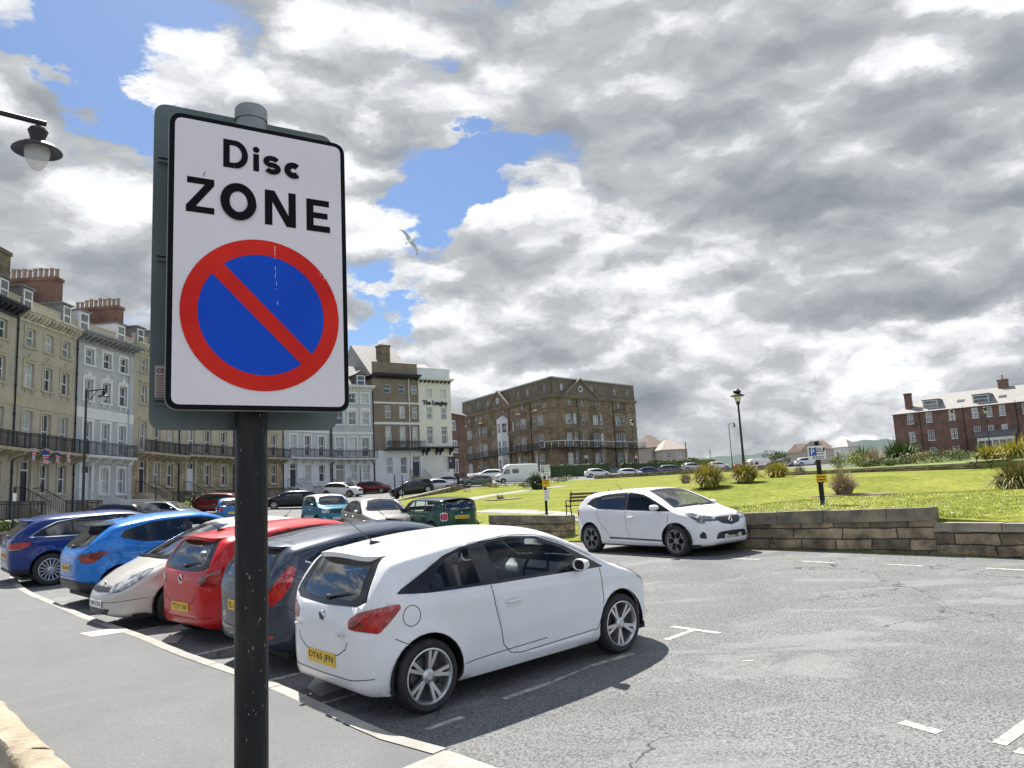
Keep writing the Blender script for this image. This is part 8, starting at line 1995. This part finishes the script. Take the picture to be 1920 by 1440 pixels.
car_at(T_HATCH, BLACKC, 222, 37, 165, 'black car half hidden behind the deep blue estate', True, rear_txt='')
car_at(T_SUV, MAROON, 404, 61, 172, 'dark red tall car half hidden behind the mid blue one')
car_at(T_SUV, SKYB, 434, 47, 112, 'mid blue tall car seen from behind, partly hidden by the sign pole', True, rear_txt='')
car_at(T_SUV, BLACKC, 547, 68, 192, 'black tall car parked sideways before the pale grey houses')
car_at(T_SUV, WHITE, 641, 85, -18, 'white tall car parked behind the teal car')
car_at(T_HATCH, MAROON, 699, 91, -8, 'maroon hatchback between the white tall car and the black posts')
car_at(T_SUV, BLACKC, 773, 80, 205, 'black tall car with its nose to the left below the cream hotel')
car_at(T_SALOON, LSILVER, 813, 89, 200, 'light silver saloon in front of the black tall car below the cream hotel')
car_at(T_HATCH, WHITE, 842, 98, 5, 'small white car behind the light silver saloon')
car_at(T_HATCH, SLATE, 893, 97, 205, 'dark grey car with a pale bonnet left of the white van')
car_at(T_VAN, WHITE, 966, 107, 190, 'white high-roofed panel van in front of the stone hotel', cat='van')
car_at(T_SUV, WHITE, 917, 121, 190, 'white tall car half hidden between the dark grey car and the white van')
car_at(T_HATCH, WHITE, 1120, 121, 12, 'white hatchback with red tail lights below the middle of the stone hotel')
car_at(T_HATCH, WHITE, 1182, 119, -4, 'white car beside the slim lamp post at the hotel corner')
car_at(T_SALOON, ROYAL, 1219, 124, -4, 'dark blue car right of the white car at the hotel corner')
car_at(T_SUV, SLATE, 1259, 130, 6, 'dark grey tall car at the right end of the row below the bungalows')
FG = 'cars in the far car park'
for px, d, deg, T, c, lab in ((1300, 140, 10, T_HATCH, LSILVER, 'pale silver car just left of the largest golden plant'), (1349, 145, 0, T_HATCH, WHITE, 'white car seen between two golden plants'), (1384, 160, 80, T_HATCH, RED, 'small red car beyond the lantern lamp post'), (1418, 165, 190, T_VAN, WHITE, 'white van in the far car park right of the lantern lamp post'), (1454, 150, 185, T_SUV, SLATE, 'dark grey estate in the far car park above the golden plants'), (1470, 172, 90, T_VAN, SLATE, 'dark van below the round far tree'), (1490, 158, 180, T_HATCH, BLACKC, 'black car between the dark van and the white tall car'), (1516, 145, 5, T_SUV, WHITE, 'white tall car in the far car park left of the parking sign')):
    car_at(T, c, px, d, deg, lab, group=FG, cat='van' if T is T_VAN else 'car')
# ================================================================ GULL AND PERSON
def gull():
    p = P(770, 451, 42); root = empty('gull', p); tag(root, 'white gull gliding with spread wings in front of the clouds', 'gull')
    b = MB(); b.smooth = True; b.lathe([(.001, -.26), (.03, -.24), (.045, -.18), (.075, -.05), (.085, .05), (.06, .16), (.05, .20), (.055, .25), (.04, .29), (.012, .32), (.001, .36)], 12, 'x'); b.add([(-.24, -.02, 0), (-.24, .02, 0), (-.38, .08, .0), (-.40, 0, .005), (-.38, -.08, 0)], [(0, 1, 2, 3, 4)])
    b.build('body', mat('gull_white', (.85, .85, .85), .7), root)
    for s_ in (1, -1):
        w = MB(); w.smooth = True; st_ = [(.0, .14, -.13, .02), (.22, .17, -.08, .10), (.42, .16, -.02, .11), (.62, .06, -.07, .05), (.74, -.08, -.14, .01)]
        vs = []; 
        for y, xf_, xr_, z in st_: vs += [(xf_, s_ * y, z + .012), (xr_, s_ * y, z), (xf_, s_ * y, z - .006)]
        fs = []
        for i in range(len(st_) - 1):
            for a, c in ((0, 1), (1, 2), (2, 0)): fs.append((3 * i + a, 3 * i + c, 3 * i + 3 + c, 3 * i + 3 + a))
        w.add(vs, fs); w.mi = 1; w.add([(-.08, s_ * .74, .01), (-.14, s_ * .74, .008), (-.26, s_ * .80, 0), (-.14, s_ * .80, 0)], [(0, 1, 2, 3)]); w.build('wing', [mat('gull_wing', (.50, .51, .53), .7), mat('gull_tip', (.05, .05, .05), .7)], root)
    # banked so that the wings run up-left to down-right as seen from the car park
    r_, u_, f_ = (Vector(RM[:, k]) for k in range(3)); wy = (r_ * .56 - u_ * .80 + f_ * .2).normalized(); hx = (r_ * .70 + u_ * .45 + f_ * .55); hx = (hx - wy * hx.dot(wy)).normalized(); nz = hx.cross(wy)
    root.matrix_world = Matrix(((hx.x, wy.x, nz.x, p.x), (hx.y, wy.y, nz.y, p.y), (hx.z, wy.z, nz.z, p.z), (0, 0, 0, 1))); return root
gull()
def person():
    p = P(860, 905, 96); root = empty('person', (p.x, p.y, G(p.x, p.y)), HD(150)); tag(root, 'person in dark clothes bending beside the grey car near the cream hotel', 'person')
    me = bpy.data.meshes.new('body'); J = [(0, 0, .95), (.06, 0, 1.12), (.17, 0, 1.32), (.22, 0, 1.43), (.28, 0, 1.52), (.30, 0, 1.62),
        (0, .10, .90), (.02, .12, .48), (-.03, .13, .06), (.10, .14, .03), (0, -.10, .90), (.05, -.12, .48), (.02, -.13, .06), (.15, -.14, .03),
        (.17, .19, 1.34), (.22, .25, 1.08), (.36, .22, .92), (.17, -.19, 1.34), (.24, -.25, 1.08), (.38, -.2, .95)]
    E = [(0, 1), (1, 2), (2, 3), (3, 4), (4, 5), (0, 6), (6, 7), (7, 8), (8, 9), (0, 10), (10, 11), (11, 12), (12, 13), (2, 14), (14, 15), (15, 16), (2, 17), (17, 18), (18, 19)]
    R_ = [.15, .14, .16, .07, .085, .09, .10, .065, .045, .04, .10, .065, .045, .04, .07, .05, .035, .07, .05, .035]
    me.from_pydata(J, E, []); o = link('body', me, root); md = o.modifiers.new('skin', 'SKIN'); sv = me.skin_vertices[0].data if me.skin_vertices else None
    if sv is None:
        bm = bmesh.new(); bm.from_mesh(me); bm.verts.layers.skin.verify(); bm.to_mesh(me); bm.free(); sv = me.skin_vertices[0].data
    for i, r in enumerate(R_): sv[i].radius = (r, r)
    sv[0].use_root = True; o.modifiers.new('smooth', 'SUBSURF').levels = 1; me.materials.append(mat('dark_clothes', (.018, .018, .028), .85))
    b = MB(); b.smooth = True; b.lathe([(.001, .13), (.07, .11), (.10, .04), (.10, -.03), (.07, -.09), (.03, -.12)], 14, 'z', (.31, 0, 1.64)); b.build('head', mat('skin_tone', (.45, .28, .20), .6), root)
    b = MB(); b.smooth = True; b.lathe([(.001, .15), (.075, .125), (.112, .05), (.11, .0)], 14, 'z', (.295, 0, 1.65)); b.build('hair', mat('dark_hair', (.03, .02, .015), .7), root)
person()
